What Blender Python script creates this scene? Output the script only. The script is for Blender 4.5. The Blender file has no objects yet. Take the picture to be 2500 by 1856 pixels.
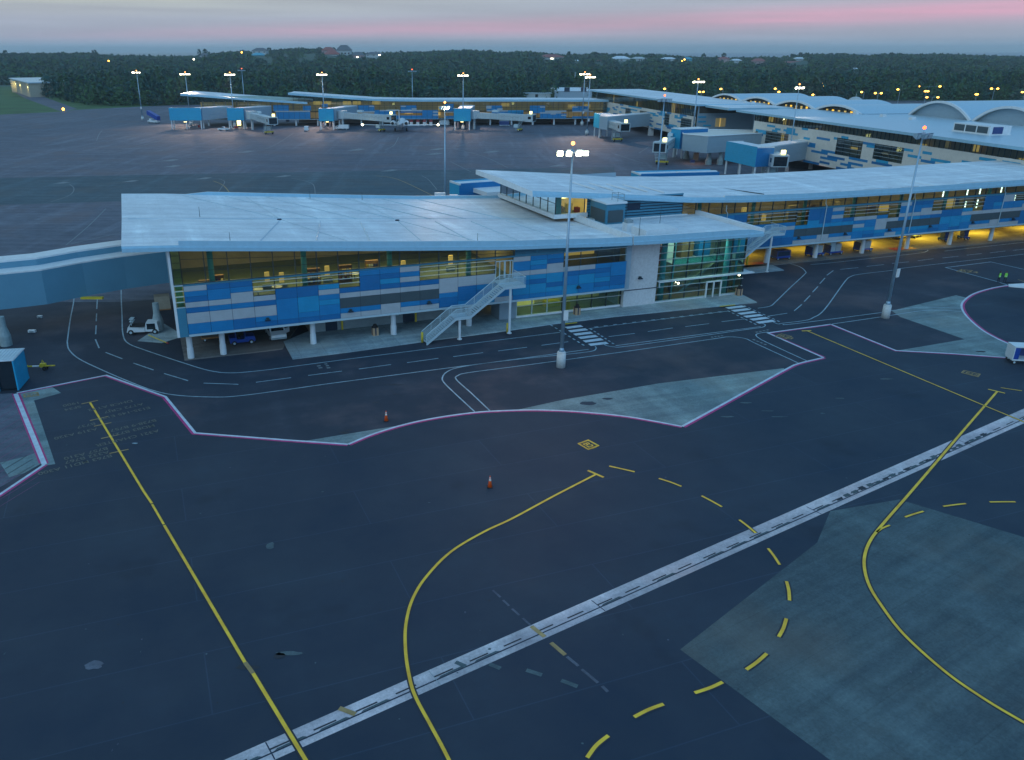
import bpy, math, random
import numpy as np
from mathutils import Vector, Matrix
R = math.radians
sc = bpy.context.scene
C = sc.collection
random.seed(7)

# ---------------------------------------------------------------- camera
F, CX, CY, HC = 2005., 1092., 928., 33.
PITCH = math.atan(804 / F)
cam = bpy.data.cameras.new('camera'); camo = bpy.data.objects.new('camera', cam); C.objects.link(camo)
cam.sensor_width = 36; cam.lens = F / 2500 * 36; cam.shift_x = (1250 - CX) / 2500
cam.clip_start = .5; cam.clip_end = 60000
camo.location = (0, 0, HC); camo.rotation_euler = (math.pi / 2 - PITCH, 0, 0)
sc.camera = camo
sc.view_settings.view_transform = 'Standard'; sc.view_settings.look = 'None'
sc.view_settings.exposure = 0; sc.view_settings.gamma = 1
sc.cycles.max_bounces = 6; sc.cycles.transparent_max_bounces = 12
sc.cycles.sample_clamp_indirect = 4; sc.cycles.use_denoising = True

# ---------------------------------------------------------------- world
SUN_EL, SUN_ROT = R(1.5), R(150)
w = bpy.data.worlds.new('World'); sc.world = w; w.use_nodes = True
nt = w.node_tree; N = nt.nodes; L = nt.links; N.clear()
def wn(t, **k):
    n = N.new(t)
    for a, b in k.items(): setattr(n, a, b)
    return n
def wm(op, a, b=None, c=None, clamp=False):
    n = wn('ShaderNodeMath', operation=op, use_clamp=clamp)
    for i, v in enumerate((a, b, c)):
        if v is None: continue
        if isinstance(v, (int, float)): n.inputs[i].default_value = v
        else: L.new(v, n.inputs[i])
    return n.outputs[0]
def wmix(f, a, b, bt='MIX'):
    n = wn('ShaderNodeMix', data_type='RGBA', blend_type=bt)
    for s, v in ((0, f), (6, a), (7, b)):
        if isinstance(v, (int, float)): n.inputs[s].default_value = v
        elif isinstance(v, tuple): n.inputs[s].default_value = (*v, 1)
        else: L.new(v, n.inputs[s])
    return n.outputs[2]
sky = wn('ShaderNodeTexSky', sky_type='NISHITA', sun_disc=False, sun_elevation=SUN_EL, sun_rotation=SUN_ROT, air_density=1.2, dust_density=.6, ozone_density=3.5)
tc = wn('ShaderNodeTexCoord'); sp = wn('ShaderNodeSeparateXYZ'); L.new(tc.outputs['Generated'], sp.inputs[0])
el = wm('ABSOLUTE', sp.outputs[2])
az = wm('DIVIDE', sp.outputs[0], wm('MAXIMUM', wm('ABSOLUTE', sp.outputs[1]), .2))
# low cloud sheet of the twilight: grey-blue at the horizon, grey violet above, deep blue overhead
rmp = wn('ShaderNodeValToRGB'); L.new(wm('POWER', el, .5), rmp.inputs[0])
cr = rmp.color_ramp; cr.elements[0].position = 0; cr.elements[0].color = (.14, .31, .45, 1)
cr.elements[1].position = 1; cr.elements[1].color = (.07, .30, .62, 1)
for p, c in ((.07, (.20, .34, .48)), (.12, (.31, .39, .51)), (.24, (.36, .43, .54)), (.45, (.17, .37, .60))):
    e = cr.elements.new(p); e.color = (*c, 1)
mp = wn('ShaderNodeMapping'); L.new(tc.outputs['Generated'], mp.inputs[0]); mp.inputs['Scale'].default_value = (2.2, 2.2, 60)
mp.inputs['Rotation'].default_value = (0, R(-1.6), 0)
nz = wn('ShaderNodeTexNoise'); L.new(mp.outputs[0], nz.inputs[0]); nz.inputs['Scale'].default_value = 1.3; nz.inputs['Detail'].default_value = 6; nz.inputs['Roughness'].default_value = .55
cen = wm('MULTIPLY_ADD', az, .0215, .0240)
dd = wm('DIVIDE', wm('SUBTRACT', el, cen), wm('MULTIPLY_ADD', az, .006, .0085))
band = wm('POWER', 2.718, wm('MULTIPLY', wm('MULTIPLY', dd, dd), -1.))
leftfade = wm('MULTIPLY_ADD', az, 1.5, .82, clamp=True)
band = wm('MULTIPLY', wm('MULTIPLY', band, leftfade), wm('MULTIPLY_ADD', nz.outputs[0], 1.6, -.05, clamp=True))
col = wmix(band, rmp.outputs[0], (.60, .36, .50))
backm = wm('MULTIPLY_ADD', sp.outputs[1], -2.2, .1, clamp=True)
col = wmix(wm('MULTIPLY', backm, .92), col, (.26, .60, .98))  # unseen sky behind the camera, brightened and blued to light the facades
# pale yellowish break in the cloud at upper left
yb = wm('MULTIPLY', wm('MULTIPLY_ADD', el, 50, -1.6, clamp=True), wm('MULTIPLY_ADD', az, -1.8, .25, clamp=True))
col = wmix(wm('MULTIPLY', wm('MULTIPLY', yb, .75), wm('MULTIPLY_ADD', nz.outputs[0], 2.4, -.5, clamp=True)), col, (.50, .57, .48))
mot = wm('MULTIPLY_ADD', nz.outputs[0], .5, .76)
cm = wn('ShaderNodeCombineColor'); [L.new(mot, cm.inputs[i]) for i in range(3)]
col = wmix(1., col, cm.outputs[0], 'MULTIPLY')
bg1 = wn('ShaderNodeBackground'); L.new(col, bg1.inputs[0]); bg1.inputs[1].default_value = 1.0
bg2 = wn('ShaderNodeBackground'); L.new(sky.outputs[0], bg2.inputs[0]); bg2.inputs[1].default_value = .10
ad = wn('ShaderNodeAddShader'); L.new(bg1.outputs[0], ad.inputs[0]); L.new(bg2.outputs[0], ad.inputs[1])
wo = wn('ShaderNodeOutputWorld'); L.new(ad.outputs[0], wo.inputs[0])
sun = bpy.data.lights.new('sun', 'SUN'); suno = bpy.data.objects.new('sun', sun); C.objects.link(suno)
sun.energy = .42; sun.angle = R(30); sun.color = (.58, .78, 1)
suno.rotation_euler = (R(62), 0, R(-25))

# ---------------------------------------------------------------- geometry from the camera calibration
def G(u, v, z=0.):
    x = (u - CX) / F; y = (v - CY) / F
    fy = math.cos(PITCH) - y * math.sin(PITCH); fz = -math.sin(PITCH) - y * math.cos(PITCH)
    t = (z - HC) / fz
    return Vector((x * t, fy * t, z))
def ZAT(u, v, Y):
    x = (u - CX) / F; y = (v - CY) / F
    fy = math.cos(PITCH) - y * math.sin(PITCH); fz = -math.sin(PITCH) - y * math.cos(PITCH)
    t = Y / fy
    return Vector((x * t, Y, HC + fz * t))
class Fr:
    def __init__(s, o, d):
        s.o = Vector((o[0], o[1], 0)); s.d = Vector((d[0], d[1], 0)).normalized(); s.n = Vector((-s.d.y, s.d.x, 0))
        s.a = math.atan2(s.d.y, s.d.x)
    def P(s, u, t, z): v = s.o + s.d * u + s.n * t; return Vector((v.x, v.y, z))
    def V(s, u, v, t=0.):       # pixel of the photograph -> (s, z) on the vertical plane at depth t
        g = G(u, v, HC - 10) - Vector((0, 0, HC)); o = s.o + s.n * t - Vector((0, 0, 0))
        k = o.dot(s.n) / Vector((g.x, g.y, 0)).dot(s.n); p = Vector((0, 0, HC)) + g * k
        return (Vector((p.x, p.y, 0)) - o).dot(s.d), p.z
W0 = Fr((0, 0), (1, 0))
F1 = Fr((-29.96, 87.29), (53.66, 19.75))
F2 = Fr((50, 131.55), (56.8, 20.35))
FA = Fr((-102, 402.2), (172, 7.6))
FB = Fr((89, 329.1), (.16, -.987))
FC = Fr((104.12, 239.6), (.18, -.98))

# ---------------------------------------------------------------- materials
MATS = {}
def mat(name, col, rough=.7, metal=0., var=.12, scale=1.5, bump=0., bscale=20, spec=.5, streak=None, emit=None, es=0.):
    if name in MATS: return MATS[name]
    m = bpy.data.materials.new(name); m.use_nodes = True; t = m.node_tree; b = t.nodes['Principled BSDF']
    b.inputs['Roughness'].default_value = rough; b.inputs['Metallic'].default_value = metal; b.inputs['Specular IOR Level'].default_value = spec
    if var:
        co = t.nodes.new('ShaderNodeTexCoord'); mpn = t.nodes.new('ShaderNodeMapping'); t.links.new(co.outputs['Object'], mpn.inputs[0])
        if streak: mpn.inputs['Scale'].default_value = streak
        n = t.nodes.new('ShaderNodeTexNoise'); t.links.new(mpn.outputs[0], n.inputs[0])
        n.inputs['Scale'].default_value = scale; n.inputs['Detail'].default_value = 5; n.inputs['Roughness'].default_value = .6
        r = t.nodes.new('ShaderNodeValToRGB'); t.links.new(n.outputs[0], r.inputs[0])
        r.color_ramp.elements[0].position = .28; r.color_ramp.elements[1].position = .72
        r.color_ramp.elements[0].color = (*[c * (1 - var) for c in col], 1); r.color_ramp.elements[1].color = (*[min(1, c * (1 + var)) for c in col], 1)
        t.links.new(r.outputs[0], b.inputs['Base Color'])
    else: b.inputs['Base Color'].default_value = (*col, 1)
    if bump:
        co2 = t.nodes.new('ShaderNodeTexCoord'); n2 = t.nodes.new('ShaderNodeTexNoise'); t.links.new(co2.outputs['Object'], n2.inputs[0]); n2.inputs['Scale'].default_value = bscale
        bu = t.nodes.new('ShaderNodeBump'); bu.inputs['Strength'].default_value = bump; bu.inputs['Distance'].default_value = .02
        t.links.new(n2.outputs[0], bu.inputs['Height']); t.links.new(bu.outputs[0], b.inputs['Normal'])
    if emit: b.inputs['Emission Color'].default_value = (*emit, 1); b.inputs['Emission Strength'].default_value = es
    MATS[name] = m; return m
def pavement(name, c0, c1, rough=.75, big=.035, stain=.5, joint=None, seam=None, streak=(1, 1, 1), ang=0., brown=.45, spots=(), soft=1.):
    """worn paving: two-scale mottling, dark drips, tyre/paving streaks, optional slab joints"""
    m = bpy.data.materials.new(name); m.use_nodes = True; t = m.node_tree; b = t.nodes['Principled BSDF']; nn = t.nodes.new; lk = t.links.new
    co = nn('ShaderNodeTexCoord'); mp_ = nn('ShaderNodeMapping'); lk(co.outputs['Object'], mp_.inputs[0]); mp_.inputs['Rotation'].default_value = (0, 0, ang)
    def noise(sc_, det=6, ro=.6, mpv=None):
        n = nn('ShaderNodeTexNoise')
        if mpv: q = nn('ShaderNodeMapping'); lk(mp_.outputs[0], q.inputs[0]); q.inputs['Scale'].default_value = mpv; lk(q.outputs[0], n.inputs[0])
        else: lk(mp_.outputs[0], n.inputs[0])
        n.inputs['Scale'].default_value = sc_; n.inputs['Detail'].default_value = det; n.inputs['Roughness'].default_value = ro; return n.outputs[0]
    def ramp(x, a, bb, ca, cb):
        r = nn('ShaderNodeValToRGB'); lk(x, r.inputs[0]); e = r.color_ramp.elements; e[0].position = a; e[1].position = bb; e[0].color = (*ca, 1); e[1].color = (*cb, 1); return r.outputs[0]
    def mix(f, a, bb, bt='MIX'):
        x = nn('ShaderNodeMix'); x.data_type = 'RGBA'; x.blend_type = bt
        for s_, v in ((0, f), (6, a), (7, bb)):
            if isinstance(v, (int, float)): x.inputs[s_].default_value = v
            elif isinstance(v, tuple): x.inputs[s_].default_value = (*v, 1)
            else: lk(v, x.inputs[s_])
        return x.outputs[2]
    c = ramp(noise(big), .36, .64, c0, c1)
    c = mix(1., c, ramp(noise(.5, 6, .75), .32, .68, (.80, .80, .80), (1.2, 1.2, 1.2)), 'MULTIPLY')
    c = mix(1., c, ramp(noise(5, 4, .8), .3, .7, (.80, .80, .80), (1.2, 1.2, 1.2)), 'MULTIPLY')
    c = mix(1., c, ramp(noise(.35, 6, .65, (.10, 1.6, 1)), .36, .66, (.78, .79, .82), (1.26, 1.24, 1.2)), 'MULTIPLY')
    c = mix(1., c, ramp(noise(.16, 5, .6, (1.4, .12, 1)), .52, .72, (1, 1, 1), (1.45, 1.45, 1.4)), 'MULTIPLY')
    for sx, sy, rx, ry, colr, f_ in spots:
        q = nn('ShaderNodeMapping'); q.vector_type = 'TEXTURE'; lk(co.outputs['Object'], q.inputs[0]); q.inputs['Location'].default_value = (sx, sy, 0); q.inputs['Rotation'].default_value = (0, 0, A1); q.inputs['Scale'].default_value = (rx, ry, 9999)
        ln = nn('ShaderNodeVectorMath'); ln.operation = 'LENGTH'; lk(q.outputs[0], ln.inputs[0]); aa = nn('ShaderNodeMath'); aa.operation = 'MULTIPLY_ADD'; lk(noise(.12, 6, .65), aa.inputs[0]); aa.inputs[1].default_value = 1.5; lk(ln.outputs[0], aa.inputs[2])
        hf = nn('ShaderNodeMath'); hf.operation = 'MULTIPLY'; hf.inputs[1].default_value = .5; lk(aa.outputs[0], hf.inputs[0])
        c = mix(ramp(hf.outputs[0], .46, .92, (f_,) * 3, (0,) * 3), c, colr)
    if stain: c = mix(1., c, ramp(noise(.13, 4, .55), .62, .76, (1, 1, 1), (1 - stain,) * 3), 'MULTIPLY')
    c = mix(ramp(noise(.06, 5, .6), .52, .66, (0, 0, 0), (brown,) * 3), c, (c1[0] * 1.1 + .016, c1[1] * .85, c1[2] * .70))
    c = mix(ramp(noise(.9, 3, .8, (.25, 2.2, 1)), .70, .80, (0,) * 3, (.35,) * 3), c, (c1[0] * 1.7, c1[1] * 1.7, c1[2] * 1.7))
    if joint:
        br = nn('ShaderNodeTexBrick'); lk(mp_.outputs[0], br.inputs[0]); br.offset = 0 if joint[2] == 0 else .5
        br.inputs['Scale'].default_value = 1; br.inputs['Brick Width'].default_value = joint[0]; br.inputs['Row Height'].default_value = joint[1]; br.inputs['Mortar Size'].default_value = .05; br.inputs['Mortar Smooth'].default_value = .5
        br.inputs['Color1'].default_value = (1, 1, 1, 1); br.inputs['Color2'].default_value = (.93, .93, .93, 1); br.inputs['Mortar'].default_value = (joint[3],) * 3 + (1,)
        c = mix(1., c, br.outputs['Color'], 'MULTIPLY')
    if soft < 1: c = mix(soft, tuple((a_ + b_) / 2 for a_, b_ in zip(c0, c1)), c) if not joint else mix(soft + .25, tuple((a_ + b_) / 2 for a_, b_ in zip(c0, c1)), c)
    lk(c, b.inputs['Base Color'])
    rr = nn('ShaderNodeMapRange'); lk(noise(.2), rr.inputs[0]); rr.inputs[3].default_value = rough - .12; rr.inputs[4].default_value = rough + .12; lk(rr.outputs[0], b.inputs['Roughness'])
    b.inputs['Specular IOR Level'].default_value = .22
    bu = nn('ShaderNodeBump'); bu.inputs['Strength'].default_value = .25; bu.inputs['Distance'].default_value = .02; lk(noise(30, 2), bu.inputs['Height']); lk(bu.outputs[0], b.inputs['Normal'])
    MATS[name] = m; return m
def panelmat(name, col, rough=.38, rib=.31, var=.07, metal=0.):
    """ribbed metal cladding: fine horizontal ribs by bump in z"""
    m = mat(name, col, rough, metal, var, .9); t = m.node_tree; b = t.nodes['Principled BSDF']
    co = t.nodes.new('ShaderNodeTexCoord'); s = t.nodes.new('ShaderNodeSeparateXYZ'); t.links.new(co.outputs['Object'], s.inputs[0])
    a = t.nodes.new('ShaderNodeMath'); a.operation = 'MULTIPLY'; a.inputs[1].default_value = 1 / rib; t.links.new(s.outputs[2], a.inputs[0])
    f = t.nodes.new('ShaderNodeMath'); f.operation = 'FRACT'; t.links.new(a.outputs[0], f.inputs[0])
    g = t.nodes.new('ShaderNodeMath'); g.operation = 'GREATER_THAN'; g.inputs[1].default_value = .86; t.links.new(f.outputs[0], g.inputs[0])
    bu = t.nodes.new('ShaderNodeBump'); bu.invert = True; bu.inputs['Distance'].default_value = .03; bu.inputs['Strength'].default_value = .7
    t.links.new(g.outputs[0], bu.inputs['Height']); t.links.new(bu.outputs[0], b.inputs['Normal']); return m
def glassmat(name, tint, refl=.12, rough=.03):
    m = bpy.data.materials.new(name); m.use_nodes = True; t = m.node_tree; t.nodes.clear()
    o = t.nodes.new('ShaderNodeOutputMaterial'); a = t.nodes.new('ShaderNodeBsdfTransparent'); a.inputs[0].default_value = (*tint, 1)
    g = t.nodes.new('ShaderNodeBsdfGlossy'); g.inputs['Roughness'].default_value = rough; g.inputs[0].default_value = (.8, .95, 1, 1)
    f = t.nodes.new('ShaderNodeFresnel'); f.inputs[0].default_value = 1.5
    nz_ = t.nodes.new('ShaderNodeTexNoise'); nz_.inputs['Scale'].default_value = .4
    ad_ = t.nodes.new('ShaderNodeMath'); ad_.operation = 'ADD'; ad_.inputs[1].default_value = refl; t.links.new(f.outputs[0], ad_.inputs[0])
    x = t.nodes.new('ShaderNodeMixShader'); t.links.new(ad_.outputs[0], x.inputs[0]); t.links.new(a.outputs[0], x.inputs[1]); t.links.new(g.outputs[0], x.inputs[2]); t.links.new(x.outputs[0], o.inputs[0])
    MATS[name] = m; return m
def emat(name, col, s):
    m = bpy.data.materials.new(name); m.use_nodes = True; t = m.node_tree; b = t.nodes['Principled BSDF']
    b.inputs['Base Color'].default_value = (*[min(1, c * .8) for c in col], 1); b.inputs['Emission Color'].default_value = (*col, 1); b.inputs['Emission Strength'].default_value = s
    MATS[name] = m; return m

A1 = F1.a
MATS.pop('asphalt_old', None); pavement('asphalt_old', (.070, .084, .108), (.100, .106, .130), .75, .02, .25, ang=A1)
pavement('asphalt_road', (.060, .078, .110), (.096, .108, .140), .72, .03, .35, ang=-A1, joint=(40, 7.5, 1, .86), spots=((4.5, 79, 6.5, 2.6, (.022, .036, .056), .9), (8, 77.2, 2.5, 1.6, (.02, .03, .045), .8), (-26, 86, 14, 3, (.03, .045, .07), .5)))
pavement('asphalt_new', (.010, .044, .084), (.024, .072, .116), .66, .022, .30, ang=-A1, brown=.22, joint=(26, 5.2, 1, 1.4), spots=((6.5, 46, 14, 9, (.066, .058, .058), .7), (-12, 56, 9, 7, (.040, .048, .062), .6), (-22, 42, 3.4, 22, (.052, .086, .118), .65), (14, 36, 12, 5, (.052, .046, .058), .7), (34, 62, 22, 9, (.008, .030, .060), .8)))
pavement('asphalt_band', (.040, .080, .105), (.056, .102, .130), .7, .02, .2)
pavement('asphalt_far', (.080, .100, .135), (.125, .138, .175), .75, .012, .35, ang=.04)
pavement('asphalt_patch', (.068, .108, .126), (.092, .130, .142), .8, .03, .25, joint=(9, 4.3, 0, .86), ang=R(-32))
pavement('concrete_wedge', (.13, .20, .22), (.19, .26, .27), .8, .06, .3, ang=-A1)
pavement('concrete_walk', (.22, .31, .36), (.31, .40, .43), .8, .1, .3, joint=(3, 3, 0, .8), ang=-A1)
pavement('concrete_drain', (.40, .40, .43), (.54, .50, .54), .8, .12, .3, ang=R(-32))
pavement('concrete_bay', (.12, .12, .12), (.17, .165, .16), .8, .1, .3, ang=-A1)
mat('white_paint', (.28, .40, .47), .6, var=.35, scale=1.2)
mat('white_paint_bold', (.50, .60, .68), .6, var=.2, scale=1.5)
mat('faded_paint', (.16, .20, .22), .7, var=.3, scale=1.2)
mat('red_paint', (.42, .03, .17), .6, var=.25, scale=2)
mat('red_faded', (.16, .06, .13), .7, var=.3); mat('yellow_paint', (.98, .52, .035), .6, var=.3, scale=.8)
mat('faded_yellow', (.34, .24, .10), .7, var=.35, scale=1)
mat('black_line', (.018, .024, .034), .7, var=.2)
pavement('roof_membrane', (.60, .67, .73), (.68, .74, .78), .5, .05, .10, joint=(2.5, 17, 0, .90), ang=-A1, brown=.12, soft=.35)
mat('roof_metal', (.46, .60, .68), .35, .25, var=.05)
mat('fascia', (.30, .54, .68), .4, .1, var=.06)
mat('link_panel', (.10, .27, .38), .5, var=.06, scale=.4); mat('text_paint', (.115, .125, .11), .7, var=.2)
mat('white_trim', (.66, .70, .72), .5, var=.08)
panelmat('blue_dark', (.004, .145, .36)); panelmat('blue_mid', (.005, .20, .45)); panelmat('blue_light', (.008, .27, .50))
panelmat('cyan_panel', (.010, .33, .56), .45, rib=.6); panelmat('cyan_dark', (.004, .17, .42), .45, rib=.6)
panelmat('grey_panel', (.40, .44, .47)); panelmat('teal_panel', (.045, .22, .33)); panelmat('ribbed_grey', (.26, .34, .40), rib=.25)
panelmat('cream_panel', (.66, .64, .58), .6, rib=.6); panelmat('grey_wall', (.28, .38, .45), .6, rib=1.2, var=.04)
panelmat('vent_louvre', (.055, .085, .10), .6, rib=.12)
mat('stone', (.56, .57, .58), .8, var=.12, scale=3, bump=.4, bscale=6)
mat('tan_wall', (.36, .31, .27), .8, var=.08); mat('plinth', (.24, .31, .34), .8, var=.1)
mat('column_white', (.58, .64, .68), .6, var=.08); mat('steel_pale', (.46, .60, .66), .4, .2, var=.06); mat('mesh_pale', (.42, .60, .66), .45, .1, var=.08)
mat('pole_steel', (.30, .44, .55), .42, .45, var=.1, scale=3); mat('concrete_base', (.52, .56, .57), .85, var=.12, scale=4)
mat('mullion', (.03, .06, .07), .4, .3, var=0); mat('louvre_bar', (.40, .50, .52), .35, .3, var=0); mat('joint_dark', (.012, .03, .06), .8, var=0)
mat('teal_column', (.10, .46, .50), .5, var=.05)
mat('shaded_pier_concrete', (.26, .34, .36), .8, var=.15, scale=2); mat('interior_floor', (.13, .16, .08), .6, var=.15, scale=.7); mat('interior_wall', (.40, .33, .20), .8, var=.15, scale=.5); mat('interior_dark', (.06, .055, .045), .8, var=.2, scale=.5)  # pier concrete darkened in its colour for the shade under the links
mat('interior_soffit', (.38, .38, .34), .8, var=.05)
mat('wood', (.28, .14, .05), .5, var=.25, scale=3); mat('table_white', (.8, .78, .68), .4, var=0); mat('navy', (.02, .05, .18), .5, var=.1); mat('red_dull', (.30, .03, .04), .5, var=.1)
mat('rubber', (.015, .016, .018), .8, var=0); mat('car_white', (.62, .70, .74), .25, var=.04); mat('car_blue', (.01, .06, .32), .3, var=.05); mat('yellow_metal', (.60, .46, .03), .5, var=.15)
mat('dark_glass', (.01, .02, .03), .08, var=0, spec=.8); mat('cone_orange', (.85, .10, .01), .5, var=.05); mat('cone_white', (.75, .75, .72), .4, var=0)
mat('bin_tan', (.42, .28, .17), .7, var=.1); mat('hi_vis', (.30, .85, .10), .6, var=.1); mat('cloth_navy', (.012, .018, .04), .8, var=0); mat('skin', (.30, .18, .12), .6, var=0)
mat('grass', (.045, .115, .035), .9, var=.35, scale=.05); mat('terrain', (.030, .075, .055), .95, var=.3, scale=.02)
mat('bark', (.08, .07, .055), .9, var=.2); mat('sea', (.035, .10, .15), .35, var=.05, scale=.002); mat('sand_rock', (.16, .22, .22), .9, var=.2, scale=.05)
mat('roof_dark', (.10, .12, .14), .7, var=.1); mat('roof_red', (.28, .09, .08), .7, var=.1); mat('wall_pink', (.42, .30, .30), .8, var=.1); mat('wall_pale', (.42, .48, .50), .8, var=.1); mat('wall_aqua', (.06, .34, .46), .7, var=.1); mat('wall_tan', (.36, .33, .26), .8, var=.1)
mat('tyre_black', (.01, .01, .012), .9, var=0); mat('bridge_metal', (.44, .52, .55), .4, .2, var=.1, scale=.8)
glassmat('glass', (.52, .62, .55), .05); glassmat('glass_teal', (.36, .74, .74), .05)
emat('lamp_white', (1, .88, .62), 9); emat('lamp_bright', (1, .86, .50), 30); emat('lamp_orange', (1, .50, .06), 9); emat('lamp_yellow', (1, .72, .08), 2.2)
emat('beacon_red', (1, .10, .02), 6); emat('beacon_amber', (1, .35, .08), 6); emat('ceiling_lamp', (1, .78, .30), 9); emat('tube_white', (.85, 1, .92), 4)
emat('lit_room', (1, .66, .18), .42); emat('lit_room_dim', (.55, .42, .18), .16); emat('lit_amber', (1, .55, .05), 1.2); emat('glow_yellow', (1, .9, .35), 3); emat('red_led', (1, .03, .02), 1.5)
for nme, c in (('foliage_a', (.036, .105, .075)), ('foliage_b', (.060, .125, .060)), ('foliage_c', (.026, .080, .075)), ('foliage_d', (.070, .110, .085))): mat(nme, c, .9, var=.25, scale=.15, spec=.15)

# ---------------------------------------------------------------- mesh builder
class MB:
    def __init__(s): s.v = []; s.f = []; s.m = []; s.names = []
    def mi(s, m):
        if m not in s.names: s.names.append(m)
        return s.names.index(m)
    def face(s, pts, m):
        k = len(s.v); s.v += [tuple(p) for p in pts]; s.f.append(tuple(range(k, k + len(pts)))); s.m.append(s.mi(m)); return s
    def solid(s, a, b, m, caps=True):    # a and b: matching rings
        n = len(a); k = len(s.v); s.v += [tuple(p) for p in a] + [tuple(p) for p in b]; i = s.mi(m)
        for j in range(n): s.f.append((k + j, k + (j + 1) % n, k + n + (j + 1) % n, k + n + j)); s.m.append(i)
        if caps: s.f.append(tuple(range(k + n - 1, k - 1, -1))); s.m.append(i); s.f.append(tuple(range(k + n, k + 2 * n))); s.m.append(i)
        return s
    def fbox(s, fr, s0, s1, t0, t1, z0, z1, m):
        a = [fr.P(x, t, z0) for x, t in ((s0, t0), (s1, t0), (s1, t1), (s0, t1))]
        b = [fr.P(x, t, z1) for x, t in ((s0, t0), (s1, t0), (s1, t1), (s0, t1))]
        return s.solid(a, b, m)
    def box(s, x0, x1, y0, y1, z0, z1, m): return s.fbox(W0, x0, x1, y0, y1, z0, z1, m)
    def prism(s, pts, z0, z1, m): return s.solid([(p[0], p[1], z0) for p in pts], [(p[0], p[1], z1) for p in pts], m)
    def cyl(s, x, y, z0, z1, r0, r1, m, n=12):
        a = [(x + r0 * math.cos(2 * math.pi * i / n), y + r0 * math.sin(2 * math.pi * i / n), z0) for i in range(n)]
        b = [(x + r1 * math.cos(2 * math.pi * i / n), y + r1 * math.sin(2 * math.pi * i / n), z1) for i in range(n)]
        return s.solid(a, b, m)
    def tube(s, p, q, r, m, n=6, r2=None):
        p, q = Vector(p), Vector(q); r2 = r if r2 is None else r2; d = (q - p).normalized()
        x = d.cross(Vector((0, 0, 1))) if abs(d.z) < .9 else d.cross(Vector((1, 0, 0))); x.normalize(); y = d.cross(x)
        ring = lambda c, rr: [c + x * rr * math.cos(2 * math.pi * i / n) + y * rr * math.sin(2 * math.pi * i / n) for i in range(n)]
        return s.solid(ring(p, r), ring(q, r2), m)
    def path(s, pts, r, m, n=6):
        for a, b in zip(pts, pts[1:]): s.tube(a, b, r, m, n)
        return s
    def strip(s, pts, w_, z, m):
        P_ = [Vector((p[0], p[1])) for p in pts]; n = len(P_); lf = []; rt = []
        for i in range(n):
            d0 = (P_[i] - P_[i - 1]).normalized() if i else (P_[1] - P_[0]).normalized(); d1 = (P_[i + 1] - P_[i]).normalized() if i < n - 1 else d0
            d = (d0 + d1).normalized(); nn = Vector((-d.y, d.x)); k = w_ / 2 / max(.45, nn.dot(Vector((-d0.y, d0.x))))
            lf.append(P_[i] + nn * k); rt.append(P_[i] - nn * k)
        for i in range(n - 1): s.face([(rt[i].x, rt[i].y, z), (rt[i + 1].x, rt[i + 1].y, z), (lf[i + 1].x, lf[i + 1].y, z), (lf[i].x, lf[i].y, z)], m)
        return s
    def ball(s, x, y, z, r, m, n=10, k=6, sz=1.):
        rings = [[(x + r * math.sin(math.pi * j / k) * math.cos(2 * math.pi * i / n), y + r * math.sin(math.pi * j / k) * math.sin(2 * math.pi * i / n), z - sz * r * math.cos(math.pi * j / k)) for i in range(n)] for j in range(k + 1)]
        for a, b in zip(rings, rings[1:]): s.solid(a, b, m, False)
        return s
    def build(s, name, parent=None, smooth=False, inv=None):
        me = bpy.data.meshes.new(name); vs = s.v
        if inv is not None: vs = [tuple(inv @ Vector(p)) for p in vs]
        me.from_pydata(vs, [], s.f)
        for n_ in s.names: me.materials.append(MATS[n_])
        me.polygons.foreach_set('material_index', s.m)
        if smooth: me.polygons.foreach_set('use_smooth', [True] * len(s.f))
        me.update(); o = bpy.data.objects.new(name, me); C.objects.link(o)
        if parent is not None: o.parent = parent
        return o
def thing(name, label, cat, loc=(0, 0, 0), rz=0., group=None):
    o = bpy.data.objects.new(name, None); C.objects.link(o); o.location = loc; o.rotation_euler = (0, 0, rz); o.empty_display_size = .5
    o['label'] = label; o['category'] = cat
    if group: o['group'] = group
    return o
def tag(o, label, cat, group=None):
    o['label'] = label; o['category'] = cat
    if group: o['group'] = group
    return o
def struct(name, mb): o = mb.build(name); o['kind'] = 'structure'; return o
def part(mb, name, root, smooth=False):         # mb in world coordinates, root an unrotated or rotated empty
    return mb.build(name, root, smooth, root_inv(root))
def root_inv(root):
    p = root; Mx = Matrix.Identity(4)
    while p is not None: Mx = (Matrix.Translation(p.location) @ p.rotation_euler.to_matrix().to_4x4() @ Matrix.Diagonal((*p.scale, 1))) @ Mx; p = p.parent
    return Mx.inverted()
def dup(root, loc, rz, label, group=None):
    r = root.copy(); C.objects.link(r); r.location = loc; r.rotation_euler = (0, 0, rz); r['label'] = label
    if group: r['group'] = group
    for ch in list(root.children):
        c = ch.copy(); C.objects.link(c); c.parent = r
        for g in ch.children: d = g.copy(); C.objects.link(d); d.parent = c
    return r
def px(pts, z=0.): return [G(u, v, z) for u, v in pts]
def smooth_path(pts, k=6):
    P_ = [Vector((p[0], p[1])) for p in pts]; out = []
    for i in range(len(P_) - 1):
        a = P_[max(0, i - 1)]; b = P_[i]; c = P_[i + 1]; d = P_[min(len(P_) - 1, i + 2)]
        for j in range(k):
            t = j / k; out.append(.5 * ((2 * b) + (c - a) * t + (2 * a - 5 * b + 4 * c - d) * t * t + (3 * b - a - 3 * c + d) * t ** 3))
    out.append(P_[-1]); return out
def interp(xs, ys): return lambda x: float(np.interp(x, xs, ys))
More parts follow.
